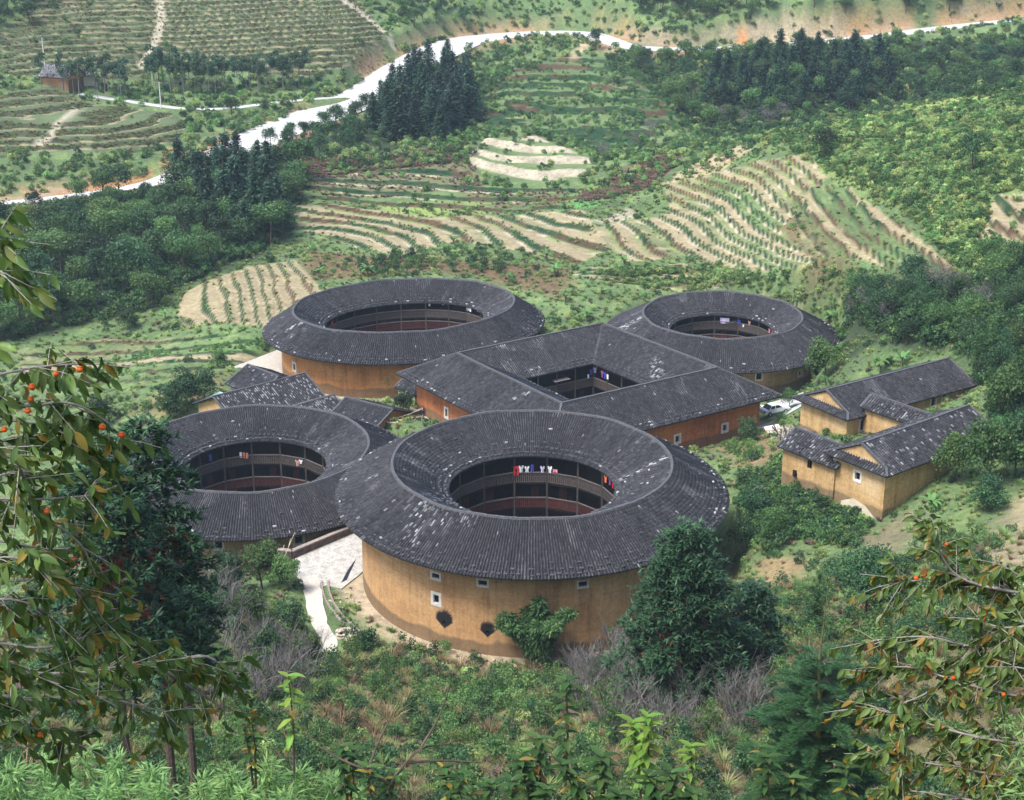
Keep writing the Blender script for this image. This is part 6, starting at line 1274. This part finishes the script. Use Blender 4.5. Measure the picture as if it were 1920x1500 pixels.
# crooked bare branch at the bottom centre
bb = thing('bare_branch', 'crooked dark bare branch rising from the bottom centre', 'branch', tuple(P(735, 1500, 12.5)-np.array([0, 0, .6]))); o0 = Vector(bb.location)
for pts in ([(735,1560,12.5),(728,1470,12.6),(760,1430,12.7),(790,1400,12.8),(845,1395,13)], [(728,1470,12.6),(690,1445,12.6),(640,1425,12.7),(600,1400,12.8)], [(790,1400,12.8),(812,1365,12.9),(830,1330,13),(845,1280,13)], [(690,1445,12.6),(705,1400,12.7),(740,1330,12.9)], [(760,1430,12.7),(830,1425,12.9),(905,1430,13)]):
    sp = smooth_path(np.array([P(*q) for q in pts]), 2); n = len(sp); MB().tube([Vector(p)-o0 for p in sp], [.014*(1-.8*i/(n-1))+.002 for i in range(n)], 6).build('twig', M_bark, bb)
# ------------------------------------------------------------------ yard, plaza, walls and small things
def sheet(name, poly, z, mat, label, th=.1, zf=None):
    n = len(poly); top = [(p[0], p[1], z if zf is None else zf(p)) for p in poly]; o = MB().poly(top+[(a, b, c-th) for a, b, c in top], [list(range(n)), list(range(n, 2*n))[::-1]]+[[i, i+n, (i+1) % n+n, (i+1) % n] for i in range(n)]).build(name, mat); return tag(o, label, None, None, 'structure')
M_cobble, nt, b = newmat('cobble_paving'); v = objco(nt); vo = N(nt, 'ShaderNodeTexVoronoi', Scale=2.6, feature='DISTANCE_TO_EDGE'); nt.links.new(v, vo.inputs['Vector']); f = noise(nt, 1.2, v, 4)
c_ = ramp(nt, f, [(.3, (.28, .265, .235)), (.6, (.48, .465, .43))]); c_ = mix(nt, ramp(nt, vo.outputs[0], [(.0, (1, 1, 1)), (.08, (0, 0, 0))]), c_, (.25, .23, .19)); nt.links.new(c_, b.inputs['Base Color']); bump(nt, b, vo.outputs[0], .6, .05)
sheet('paved_yard', YARD, YZ+.05, M_cobble, 'pale cobbled yard between the two front round houses')
sheet('plaza', PLAZA, 0, M_road, 'bright concrete plaza right of the square house', .3, lambda p: max(ground(p[0], p[1])+.12, -3.0))
sheet('terrace_floor', TERRACE_C, 0, M_path, 'pale gravel terrace at the left of the oval house', .3, lambda p: ground(p[0], p[1])+.1)
# parapet of the yard with its coping, on a retaining wall
M_dstone = simple('stained_masonry', (.16, .12, .10), (.045, .035, .032), 1.6, .95); M_cop = simple('coping_stone', (.36, .30, .26), (.18, .15, .13), 3)
pp = [PZ(522, 1044, YZ), PZ(548, 1047, YZ), PZ(664, 998, YZ), PZ(716, 968, YZ)]
pr = thing('parapet_wall', 'dark stained parapet wall along the cobbled yard above the left round house', 'wall', tuple(pp[1]))
for a_, b_ in zip(pp[:-1], pp[1:]):
    a2, b2 = Vector(a_)-Vector(pp[1]), Vector(b_)-Vector(pp[1]); MB().beam(a2+Vector((0, 0, -3.2)), b2+Vector((0, 0, -3.2)), .42, 8.2).build('masonry', M_dstone, pr); MB().beam(a2+Vector((0, 0, .98)), b2+Vector((0, 0, .98)), .56, .14).build('coping', M_cop, pr)
M_bamb = simple('bamboo_pole', (.62, .52, .38), (.42, .33, .22), 6)
for k, (q0, q1, lab) in enumerate((((530, 1052), (553, 998), 'long pale pole leaning on the parapet corner'), ((536, 1046), (545, 1010), 'short pale pole leaning beside the long one'), ((527, 1040), (533, 1022), 'shortest pale pole at the end of the parapet'))):
    p0 = PZ(*q0, YZ); p1 = P(*q1, p0[1]+1.0); MB_ = MB().tube([Vector((0, 0, 0)), (Vector(p1)-Vector(p0))*.5+Vector((0, .03, 0)), Vector(p1)-Vector(p0)], [.045, .04, .03], 6); tag(MB_.build('bamboo_pole', M_bamb, None, tuple(p0)), lab, 'pole', 'poles at the parapet')
# stone drain round the front house
dk = thing('stone_drain', 'curved stone drain kerb round the foot of the front round house', 'drain', (A_C[0], A_C[1], A_Z)); rg = random.Random(5)
kst = [MB().box((0, 0, 0), (.62, .22, .34), 0, .93).mesh('kerb_stone', M_cop) for _ in range(2)]
for rr_ in (22.9, 23.6):
    for k in range(62):
        t = math.radians(186+k*1.55); x, y = rr_*math.cos(t), rr_*math.sin(t); z = ground(A_C[0]+x, A_C[1]+y)-A_Z; o = add('kerb_stone', kst[k % 2], dk, (x, y, z+.08), t+math.pi/2+rg.uniform(-.08, .08)); o.scale = (rg.uniform(.85, 1.05), rg.uniform(.8, 1.2), 1)
wd_ = [PZ(640, 1093, YZ), PZ(652, 1070, YZ), PZ(668, 1048, YZ), PZ(662, 1062, YZ), PZ(650, 1088, YZ)]  # wedge outline; a near-black sheet stands in for a shaded gap in the paving
w0_ = Vector(wd_[0]); tag(MB().poly([Vector(p)-w0_+Vector((0, 0, .09)) for p in wd_]+[Vector(p)-w0_ for p in wd_], [[0, 1, 2, 3, 4], [0, 5, 6, 1], [1, 6, 7, 2], [2, 7, 8, 3], [3, 8, 9, 4], [4, 9, 5, 0]]).build('painted_gap', M_pane, None, tuple(w0_)), 'dark wedge-shaped slab painted as a shaded gap at the edge of the cobbled yard', 'painted gap')
def stone_mesh(seed, r=.2):
    rg = random.Random(seed); bm = bmesh.new(); bmesh.ops.create_icosphere(bm, subdivisions=1, radius=r)
    for v in bm.verts: v.co *= rg.uniform(.7, 1.25); v.co.z *= .7
    me = bpy.data.meshes.new('stone'); bm.to_mesh(me); bm.free(); me.materials.append(M_rock); return me
M_rock = simple('field_stone', (.52, .46, .37), (.3, .25, .19), 3, .95, rand=.2); ST = [stone_mesh(k) for k in range(5)]
def pile(name, label, px, py, n, spread, hgt, seed, s0=.7, s1=1.5):
    p = at(px, py, GZ); r = thing(name, label, 'stones', tuple(p)); rg = random.Random(seed)
    for k in range(n): a = rg.uniform(0, 6.28); q = spread*math.sqrt(rg.random()); o = add('stone', ST[rg.randrange(5)], r, (math.cos(a)*q, math.sin(a)*q, .1+hgt*(1-q/spread)*rg.random()), rg.uniform(0, 6), rg.uniform(s0, s1))
pile('stone_pile', 'heap of pale field stones beside the footpath', 648, 1193, 46, 1.3, .8, 1)
pile('stone_pile', 'scattered stones at the foot of the front round house wall', 640, 1130, 26, 2.2, .1, 2, .4, 1.0)
pile('stone_pile', 'rubble heap at the edge of the plaza, left of the ochre farmhouse', 1470, 815, 40, 2.2, 1.0, 3, .8, 2.0)
# white slabs and timbers among the rubble
p = at(1448, 815, GZ); tag(MB().poly([(-1.1, -.5, .5), (1.0, -.7, .6), (1.2, .5, 1.1), (-1.0, .6, 1.0), (-1.1, -.5, .38), (1.0, -.7, .48), (1.2, .5, .98), (-1.0, .6, .88)], [[0, 1, 2, 3], [7, 6, 5, 4], [0, 4, 5, 1], [1, 5, 6, 2], [2, 6, 7, 3], [3, 7, 4, 0]]).build('white_board', M_white, None, tuple(p), .4), 'white board lying on the rubble beside the plaza', 'board')
r = thing('timber_heap', 'heap of grey beams sloping down from the plaza edge', 'timber', tuple(at(1475, 822, GZ))); rg = random.Random(8)
for k in range(9): x = rg.uniform(-1.4, 1.4); MB().beam((x, -1.2, .2+.1*k*.5), (x+rg.uniform(-1, 1), 1.6, .9+rg.uniform(0, .5)), .14, .12).build('beam', M_woodg if k % 2 else M_cop, r)
# log pile on the bank
r = thing('log_pile', 'pile of grey logs on the bank left of the lower farmhouse', 'logs', tuple(at(1437, 925, GZ)), .5); lg = MB().tube([(-1.1, 0, 0), (1.1, 0, 0)], [.09, .075], 7).mesh('log', M_greybark)
for row in range(4):
    for k in range(9-row): add('log', lg, r, (rg.uniform(-.15, .15), (k-(8-row)/2)*.19, .35+row*.16), rg.uniform(-.06, .06))
# stone steps
s0_, s1_ = at(1432, 985, GZ), at(1478, 932, GZ); r = thing('stone_steps', 'pale stone steps climbing the bank to the lower farmhouse', 'steps', tuple(s0_)); stm = MB().box((0, 0, 0), (1.3, .5, .2)).mesh('step', M_cop); ang = math.atan2(s1_[1]-s0_[1], s1_[0]-s0_[0])-math.pi/2
for k in range(13): t = k/12; q = s0_+(s1_-s0_)*t; add('step', stm, r, (q[0]-s0_[0], q[1]-s0_[1], ground(q[0], q[1])-s0_[2]+.12), ang+rg.uniform(-.1, .1))
# meter box and conduit on the farmhouse wall
gp = P(1490, 887, 0.001+0) if False else None
def on_front(px, py):                     # on the left front wall of the lower farmhouse wing
    o2 = w0+gn*.5+np.array([-gn[1], gn[0]])*.5; r_ = ray(px, py); M2 = np.array([[r_[0], -gn[0]], [r_[1], -gn[1]]]); t, s = np.linalg.solve(M2, o2); return np.array([r_[0]*t, r_[1]*t, CAM_H+r_[2]*t])
mpt = on_front(1491, 887); fa = math.atan2(gn[1], gn[0]); r = thing('meter_box', 'dark meter box with conduit on the left wall of the lower farmhouse', 'box', tuple(mpt), fa)
MB().box((0, -.1, 0), (.42, .2, .75)).build('box', M_wood, r); MB().tube([(.3, -.06, .1), (.32, -.06, -.4), (.32, -.06, -3.4)], .03, 6).build('conduit', M_wood, r)
# plastered patch low on the farmhouse wall: thin render coat
gdir = np.array([-gax[1], gax[0]]); gc = ge[1]+gax*.8-gax*.03
def on_end(px, py):
    r_ = ray(px, py); t, s = np.linalg.solve(np.array([[r_[0], -gdir[0]], [r_[1], -gdir[1]]]), gc); return np.array([r_[0]*t, r_[1]*t, CAM_H+r_[2]*t])
pl_ = [on_end(*q) for q in ((1573, 967), (1577, 938), (1600, 934), (1622, 948), (1640, 972), (1642, 990), (1610, 985))]; MB().poly([Vector(p)-Vector(hG.location) for p in pl_], [list(range(7))]).build('plaster_patch', M_plaster, hG)
# awning
M_teal = simple('awning_sheet', (.55, .82, .76), (.45, .72, .66), 2, .5); M_tealp = simple('awning_post', (.08, .42, .42), (.05, .3, .3), 3, .5)
za = -.2; cn = [PZ(371, 753, za), PZ(395, 763, za-.1), PZ(436, 743, za+.2), PZ(412, 734, za+.3)]; c0 = Vector(cn[0]); r = thing('awning', 'pale green sheet awning on posts beside the cream-walled low house', 'awning', (c0.x, c0.y, ground(c0.x, c0.y)))
loc = [Vector(p)-Vector(r.location) for p in cn]; MB().poly(loc+[p-Vector((0, 0, .06)) for p in loc], [[0, 1, 2, 3], [7, 6, 5, 4], [0, 4, 5, 1], [1, 5, 6, 2], [2, 6, 7, 3], [3, 7, 4, 0]]).build('canopy', M_teal, r)
for p in loc: q = Vector(p); MB().tube([(q.x, q.y, -.8), (q.x, q.y, q.z+.25)], .06, 6).build('post', M_tealp, r)
for a_, b_ in ((0, 1), (1, 2)): MB().beam(loc[a_]-Vector((0, 0, .18)), loc[b_]-Vector((0, 0, .18)), .05, .22).build('valance', M_tealp, r)
# lane beside the square house: low wall with plank, bamboo rail, motorcycle
LW = [PZ(706, 812, -1.0), PZ(745, 792, -1.0), PZ(790, 778, -1.0)]; r = thing('low_wall', 'low dark stone wall along the lane left of the square house', 'wall', tuple(LW[0])); l0 = Vector(LW[0])
for a_, b_ in zip(LW[:-1], LW[1:]): MB().beam(Vector(a_)-l0+Vector((0, 0, -.2)), Vector(b_)-l0+Vector((0, 0, -.2)), .4, 2.0).build('masonry', M_dstone, r); MB().beam(Vector(a_)-l0+Vector((0, 0, .86)), Vector(b_)-l0+Vector((0, 0, .86)), .5, .12).build('coping', M_cop, r)
LANE2 = [PZ(712, 822, -1.0)[:2], PZ(706, 813, -1)[:2], PZ(790, 779, -1)[:2], PZ(800, 770, -1)[:2], PZ(803, 800, -1)[:2], PZ(745, 820, -1)[:2]]
sheet('stone_lane', LANE2, -.93, M_cobble, 'pale stone lane between the low wall and the square house')
M_plank = simple('orange_plank', (.62, .36, .15), (.48, .26, .10), 3, .8, (1, 4, 4))
q0, q1 = Vector(PZ(745, 790, .1)), Vector(PZ(774, 782, .1)); r = thing('plank', 'orange plank with a round tray resting on the low wall', 'plank', tuple(q0)); MB().beam(Vector((0, 0, 0)), q1-q0, .55, .08).build('board', M_plank, r)
tr_ = MB(); n = 20; V = [(1.0*math.cos(6.283*k/n)*s, .75*math.sin(6.283*k/n)*s, z) for s, z in ((.85, .0), (1, .0), (1, .16), (.85, .16)) for k in range(n)]; tr_.poly(V, [[a_*n+k, a_*n+(k+1) % n, ((a_+1) % 4)*n+(k+1) % n, ((a_+1) % 4)*n+k] for a_ in range(4) for k in range(n)]).build('round_tray', simple('tray_rim', (.8, .62, .5), (.66, .46, .36), 3), r, (-.6, -.1, .02))
a_, b_ = Vector(PZ(732, 787, .6)), Vector(P(799, 764, 213)); r = thing('bamboo_rail', 'long bamboo rail sloping over the lane to the square house corner', 'pole', tuple(a_)); MB().tube([(0, 0, 0), (b_-a_)*.5+Vector((0, 0, -.12)), b_-a_], .04, 6).build('pole', M_bamb, r); MB().tube([(0, 0, -1.8), (0, 0, .3)], .04, 6).build('post', M_bamb, r)
def motorcycle(label, p, rot):
    r = thing('motorcycle', label, 'motorcycle', tuple(p), rot); blk = simple('black_rubber', (.02, .02, .022), (.012, .012, .013), 5, .6); pnt = simple('bike_paint', (.16, .16, .18), (.08, .08, .09), 5, .35); chm = simple('bike_metal', (.6, .6, .62), (.4, .4, .42), 5, .3)
    for x in (-.62, .64):
        n, m = 18, 6; V = [((.29+.05*math.cos(6.283*j/m))*math.cos(6.283*i/n)+x, .05*math.sin(6.283*j/m), (.29+.05*math.cos(6.283*j/m))*math.sin(6.283*i/n)+.34) for i in range(n) for j in range(m)]; w_ = MB().poly(V, [[i*m+j, ((i+1) % n)*m+j, ((i+1) % n)*m+(j+1) % m, i*m+(j+1) % m] for i in range(n) for j in range(m)]).build('wheel', blk, r); MB().tube([(x, -.06, .34), (x, .06, .34)], .1, 10).build('hub', chm, w_)
    MB().tube([(-.62, 0, .34), (-.2, 0, .62), (.3, 0, .75), (.5, 0, .8)], .045, 6).box((.0, 0, .42), (.42, .2, .32), 0, .8).build('frame', pnt, r); MB().tube([(.64, 0, .34), (.5, 0, .82), (.43, 0, 1.02)], .035, 6).build('fork', chm, r)
    MB().tube([(.4, -.36, 1.02), (.44, 0, 1.0), (.4, .36, 1.02)], .025, 6).build('handlebar', chm, r); MB().poly([(.38, -.12, .72), (.38, .12, .72), (.02, .14, .7), (.02, -.14, .7), (.34, -.1, .95), (.34, .1, .95), (.05, .1, .92), (.05, -.1, .92)], [[3, 2, 1, 0], [4, 5, 6, 7], [0, 1, 5, 4], [1, 2, 6, 5], [2, 3, 7, 6], [3, 0, 4, 7]]).build('tank', pnt, r)
    MB().poly([(.02, -.13, .74), (.02, .13, .74), (-.7, .11, .8), (-.7, -.11, .8), (.0, -.12, .84), (.0, .12, .84), (-.68, .1, .9), (-.68, -.1, .9)], [[3, 2, 1, 0], [4, 5, 6, 7], [0, 1, 5, 4], [1, 2, 6, 5], [2, 3, 7, 6], [3, 0, 4, 7]]).build('seat', blk, r); MB().tube([(.52, 0, .92), (.62, 0, .92)], [.09, .1], 10).build('headlight', chm, r); MB().tube([(.1, -.14, .3), (-.7, -.16, .36)], [.03, .05], 6).build('exhaust', chm, r)
mp = PZ(777, 796, -.9); motorcycle('dark motorcycle parked on the lane by the square house corner', mp, .35)
# cars on the plaza
def car(label, p, rot, paint):
    r = thing('parked_car', label, 'car', tuple(p), rot, 'cars on the plaza'); w = .86
    prof = [(-2.15, .35), (-2.2, .62), (-2.05, .9), (-1.3, .96), (.95, .94), (1.9, .8), (2.15, .62), (2.15, .33)]; n = len(prof)
    V = [(x, s*w*(1 if .4 < z < .8 else .93), z) for s in (-1, 1) for x, z in prof]; MB().poly(V, [list(range(n))[::-1], list(range(n, 2*n))]+[[i, (i+1) % n, (i+1) % n+n, i+n] for i in range(n)]).build('body', paint, r)
    cab = [(-1.55, .95), (-.95, 1.42), (.2, 1.45), (1.05, .93)]; V = [(x, s*(w*.9 if z < 1 else w*.72), z) for s in (-1, 1) for x, z in cab]; MB().poly(V, [[3, 2, 1, 0], [4, 5, 6, 7], [1, 2, 6, 5]]).build('cabin', paint, r)
    V2 = [(x*1.0, s*(w*.9 if z < 1 else w*.72)*.995, z) for s in (-1, 1) for x, z in cab]; MB().poly(V2, [[0, 1, 5, 4]]).build('rear_window', M_pane, r); MB().poly(V2, [[2, 3, 7, 6]]).build('windscreen', M_pane, r)
    for s in (-1, 1):
        f_ = lambda x, z: (x, s*(w*.9+(w*.72-w*.9)*(z-.95)/.48+.012), z)
        for q in (((-1.25, 1.0), (-.9, 1.36), (-.42, 1.38), (-.42, 1.0)), ((-.32, 1.0), (-.32, 1.38), (.15, 1.38), (.8, 1.0))): MB().poly([f_(*t) for t in q], [[0, 1, 2, 3]]).build('side_window', M_pane, r)
        MB().box((2.1, s*.6, .66), (.14, .36, .16)).build('headlight', M_white, r); MB().box((-2.14, s*.62, .74), (.1, .3, .16)).build('tail_light', M_red, r)
        for x in (-1.35, 1.35): wo = MB().tube([(x, s*.72, .32), (x, s*.9, .32)], .32, 16).build('wheel', M_pane, r); MB().tube([(x, s*.88, .32), (x, s*.91, .32)], .18, 10).build('rim', M_road, wo)
M_carw = simple('car_white', (.8, .8, .81), (.78, .78, .79), 1, .25, bmp=0); M_carb = simple('car_silver', (.62, .64, .66), (.58, .6, .62), 1, .25, bmp=0)
def gplaza(px, py, z0): p = PZ(px, py, z0); return (p[0], p[1], max(ground(p[0], p[1])+.12, -3.0))
car('white car parked on the plaza close to the square house corner', gplaza(1414, 777, -2), .15, M_carw); car('silver car parked in front of the white one, half hidden by scrub', gplaza(1450, 797, -1.4), .5, M_carb)
# ---- people
def person(label, p, rot, shirt, trousers, h=1.66, hold=False):
    r = thing('person', label, 'person', tuple(p), rot); k = h/1.7
    J = {'pel': (0, 0, .95), 'ch': (0, .01, 1.25), 'nk': (0, .01, 1.46), 'hd': (0, -.02, 1.58), 'ht': (0, 0, 1.7), 'sl': (-.19, .01, 1.42), 'sr': (.19, .01, 1.42), 'el': (-.25, .02, 1.14), 'er': (.24, -.06, 1.15), 'wl': (-.24, -.08, .9), 'wr': (.2, -.26, 1.05), 'fl': (-.24, -.11, .82), 'fr': (.18, -.33, 1.02), 'hl': (-.1, 0, .9), 'hr': (.1, 0, .9), 'kl': (-.11, -.04, .5), 'kr': (.11, .05, .49), 'al': (-.11, .02, .08), 'ar': (.12, .12, .08), 'tl': (-.12, -.14, .03), 'tr': (.13, -.03, .03)}
    R = {'pel': .14, 'ch': .15, 'nk': .055, 'hd': .095, 'ht': .07, 'sl': .065, 'sr': .065, 'el': .045, 'er': .045, 'wl': .03, 'wr': .03, 'fl': .03, 'fr': .03, 'hl': .09, 'hr': .09, 'kl': .06, 'kr': .06, 'al': .042, 'ar': .042, 'tl': .035, 'tr': .035}
    def skin(name, edges, mat, grow, root):
        names = sorted({n for e in edges for n in e}, key=lambda n: n != root); me = bpy.data.meshes.new(name); me.from_pydata([tuple(c*k for c in J[n]) for n in names], [(names.index(a), names.index(b_)) for a, b_ in edges], []); me.materials.append(mat); o = add(name, me, r); o.modifiers.new('skin', 'SKIN'); sv = me.skin_vertices[0].data
        for i, n in enumerate(names): sv[i].radius = ((R[n]+grow)*k,)*2; sv[i].use_root = n == root
        sb = o.modifiers.new('sub', 'SUBSURF'); sb.levels = sb.render_levels = 1; return o
    E_ = [('pel', 'ch'), ('ch', 'nk'), ('nk', 'hd'), ('hd', 'ht'), ('ch', 'sl'), ('ch', 'sr'), ('sl', 'el'), ('el', 'wl'), ('wl', 'fl'), ('sr', 'er'), ('er', 'wr'), ('wr', 'fr'), ('pel', 'hl'), ('pel', 'hr'), ('hl', 'kl'), ('kl', 'al'), ('al', 'tl'), ('hr', 'kr'), ('kr', 'ar'), ('ar', 'tr')]
    skin('body', E_, simple('skin', (.5, .3, .2), (.45, .26, .17), 4, .6), 0, 'pel'); skin('shirt', [('pel', 'ch'), ('ch', 'sl'), ('ch', 'sr'), ('sl', 'el'), ('sr', 'er')], shirt, .02, 'pel'); skin('trousers', [('pel', 'hl'), ('pel', 'hr'), ('hl', 'kl'), ('kl', 'al'), ('hr', 'kr'), ('kr', 'ar')], trousers, .018, 'pel')
    V = [(.105*k*math.sin(t)*math.cos(a), (.115*math.sin(t)*math.sin(a)+.012)*k, (1.62+.11*math.cos(t))*k) for t in np.linspace(0, 1.75, 6) for a in np.linspace(0, 6.283, 12, endpoint=False)]; MB().poly(V, [[i*12+j, i*12+(j+1) % 12, (i+1)*12+(j+1) % 12, (i+1)*12+j] for i in range(5) for j in range(12)]).build('hair', M_pane, r, smooth=True)
dkb = simple('dark_cloth', (.03, .03, .05), (.02, .02, .03), 6); nvy = simple('navy_cloth', (.035, .03, .12), (.02, .02, .07), 6); wht = simple('white_cloth', (.75, .75, .78), (.62, .62, .66), 5)
pq = PZ(793, 781, -.95); person('person in dark top and navy trousers on the lane by the square house', pq, 2.6, dkb, nvy)
pq = at(1369, 420, GZ); person('distant person in white shirt and dark trousers on the terraces', pq, .5, wht, dkb, 1.62)
# ---- laundry
def garment(kind, w, h, mat, seed):
    rg = random.Random(seed); nx, nz = 7, 7; V = []; ph = rg.uniform(0, 6)
    for j in range(nz):
        t = j/(nz-1); hw = w/2
        if kind == 'shirt': hw = w/2*(1 if t < .34 else .62)
        for i in range(nx):
            u = i/(nx-1)*2-1; V.append((u*hw, .05*math.sin(3.1*u+ph)*(.4+t)+.02*math.sin(7*u+ph), -h*t-(.03*abs(u)**2*h if j == nz-1 else 0)))
    Fs = [[j*nx+i, j*nx+i+1, (j+1)*nx+i+1, (j+1)*nx+i] for j in range(nz-1) for i in range(nx-1) if not (kind == 'trousers' and j > 1 and i in (2, 3)) and not (kind == 'shirt' and j == 0 and i in (2, 3))]
    me = mesh_np(kind, V, Fs, (mat,)); return me
CLM = {n: simple('cloth_'+n, c, tuple(x*.75 for x in c), 4, .9) for n, c in {'red': (.6, .03, .03), 'white': (.78, .77, .8), 'blue': (.05, .06, .35), 'orange': (.75, .18, .06), 'purple': (.25, .06, .2), 'dark': (.04, .04, .06), 'pink': (.75, .25, .35), 'lilac': (.6, .55, .75), 'tan': (.5, .3, .2)}.items()}
LN = [('A', 968, 874, 'trousers', .6, 1.15, 'red', 'red trousers hung on the upper gallery of the front round house'), ('A', 977, 873, 'shirt', .6, .85, 'white', 'white shirt hung beside the red trousers in the front round house'), ('A', 988, 874, 'shirt', .55, .75, 'white', 'second white shirt from the red trousers in the front round house'), ('A', 998, 871, 'towel', .35, .95, 'blue', 'blue towel hung right of the white shirts in the front round house'), ('A', 1017, 874, 'shirt', .5, .85, 'lilac', 'pale shirt hung right of the gallery post in the front round house'), ('A', 1031, 874, 'shirt', .5, .85, 'white', 'white shirt at the right end of the line in the front round house'),
 ('A', 1041, 880, 'towel', .55, .4, 'pink', 'short pale pink cloth over the rail in the front round house'), ('A', 1135, 892, 'shirt', .65, .8, 'orange', 'leftmost orange shirt at the right side of the front gallery'), ('A', 1143, 896, 'shirt', .6, .85, 'purple', 'purple shirt between orange ones at the right of the front gallery'), ('A', 1149, 899, 'shirt', .65, 1.0, 'red', 'red shirt at the far right of the front gallery'),
 ('B', 394, 852, 'towel', .4, .95, 'blue', 'blue towel hung in the left round house gallery'), ('B', 451, 848, 'towel', .3, .8, 'white', 'white towel in the middle of the left round house gallery'), ('B', 457, 848, 'towel', .3, .85, 'orange', 'orange towel in the middle of the left round house gallery'), ('B', 463, 849, 'towel', .3, .8, 'tan', 'brown towel in the middle of the left round house gallery'), ('B', 557, 862, 'shirt', .6, .95, 'tan', 'light brown shirt at the right of the left round house gallery'), ('B', 564, 862, 'shirt', .5, .6, 'white', 'white shirt at the right of the left round house gallery'),
 ('C', 623, 602, 'shirt', .9, .7, 'red', 'red jacket at the left end of the oval house gallery'), ('C', 805, 565, 'towel', .3, .8, 'white', 'white towel hung in the oval house gallery'), ('C', 830, 565, 'towel', .3, .6, 'lilac', 'pale towel hung right of the white one in the oval house'), ('C', 879, 574, 'sheet', 1.3, .8, 'white', 'white sheet draped over the rail of the oval house'), ('C', 897, 577, 'sheet', 1.1, .7, 'lilac', 'pale sheet at the right end of the oval house rail'),
 ('D', 1359, 596, 'sheet', 1.5, .95, 'lilac', 'square white sheet hung in the rear round house gallery'), ('D', 1378, 600, 'shirt', .55, .75, 'dark', 'dark shirt right of the sheet in the rear round house'), ('D', 1386, 600, 'shirt', .5, .75, 'blue', 'blue shirt hung in the rear round house'), ('D', 1394, 608, 'towel', .25, .5, 'white', 'small white cloth hung low in the rear round house'), ('D', 1405, 602, 'shirt', .5, .6, 'tan', 'light brown shirt hung in the rear round house'), ('D', 1443, 616, 'shirt', .6, .8, 'pink', 'pink shirt at the right end of the rear round house gallery'), ('D', 1448, 618, 'shirt', .5, .7, 'orange', 'orange shirt at the right end of the rear round house gallery')]
for i, (h_, px, py, kind, w_, hh, cn_, lab) in enumerate(LN):
    c_, a_, b_, ro_ = RAIL[h_]; t_, z_, p_ = on_wall(px, py, c_, a_, b_, ro_, -.22, True); d = math.atan2(p_[1]-c_[1], p_[0]-c_[0])+math.pi/2
    tag(add('laundry_'+kind, garment(kind, w_, hh, CLM[cn_], i), None, tuple(p_), d), lab, kind if kind != 'sheet' else 'bed sheet', 'laundry in the galleries')
def on_court(px, py, i, f=.49):
    q = (E_R-E_C)*f; a_, b_ = q[i]+E_C, q[(i+1) % 4]+E_C; d = (b_-a_)/np.linalg.norm(b_-a_); r_ = ray(px, py); t, s = np.linalg.solve(np.array([[r_[0], -d[0]], [r_[1], -d[1]]]), a_); return np.array([r_[0]*t, r_[1]*t, CAM_H+r_[2]*t]), math.atan2(d[1], d[0])
for i, (px, py, side, kind, w_, hh, cn_, lab) in enumerate(((1109, 692, 3, 'shirt', .6, .9, 'blue', 'blue shirt in the back corner of the square house court'), (1116, 688, 3, 'shirt', .6, .9, 'lilac', 'pale shirt in the back corner of the square house court'), (1103, 702, 3, 'towel', .3, .6, 'white', 'white towel left of the back corner of the square court'), (1129, 695, 2, 'shirt', .6, 1.0, 'purple', 'purple shirt right of the back corner of the square court'), (1134, 698, 2, 'shirt', .6, 1.0, 'blue', 'dark blue shirt right of the back corner of the square court'), (1139, 702, 2, 'towel', .4, .7, 'white', 'white towel right of the back corner of the square court'))):
    p_, d = on_court(px, py, side); tag(add('laundry_'+kind, garment(kind, w_, hh, CLM[cn_], 60+i), None, tuple(p_), d), lab, kind, 'laundry in the galleries')
p_, d = on_court(1052, 712, 3, .5); tag(MB().box((0, 0, 0), (2.6, .9, .06)).build('drying_board', M_cop, None, tuple(p_), d), 'pale drying board on the gallery rail of the square house', 'board')
# ---- poles and far bits
for px, py, hh, lab in ((302, 204, 6.5, 'white utility pole beside the narrow lane on the far hill'), (84, 125, 7.0, 'white utility pole left of the distant farmhouse')):
    p = at(px, py, GZ); r = thing('utility_pole', lab, 'pole', tuple(p)); MB().tube([(0, 0, -.5), (0, 0, hh)], [.16, .1], 8).build('pole', M_white, r); MB().box((0, 0, hh-.4), (1.3, .1, .1)).build('crossarm', M_woodg, r); MB().tube([(.5, 0, hh-.35), (.5, 0, hh-.1)], .06, 6).build('insulator', M_white, r)
by_plan('garden_shed', 'small tiled shed among the firs below the left round house', at(305, 1085, GZ), 5.0, 1.8, .25, at(305, 1085, GZ)[2], 2.6, .9, M_earthB, 71)
# ------------------------------------------------------------------ haze in the valley air
hz = MB().box((0, 330, 55), (470, 730, 134)).build('haze', newmat('haze_air')[0]); tag(hz, 'thin bluish haze filling the valley air', None, None, 'stuff')
hm = hz.data.materials[0]; nt = hm.node_tree; nt.nodes.remove(nt.nodes['Principled BSDF']); pv = nt.nodes.new('ShaderNodeVolumePrincipled'); pv.inputs['Color'].default_value = (.66, .83, 1.0, 1); pv.inputs['Density'].default_value = .00013
nt.links.new(pv.outputs[0], nt.nodes['Material Output'].inputs['Volume'])
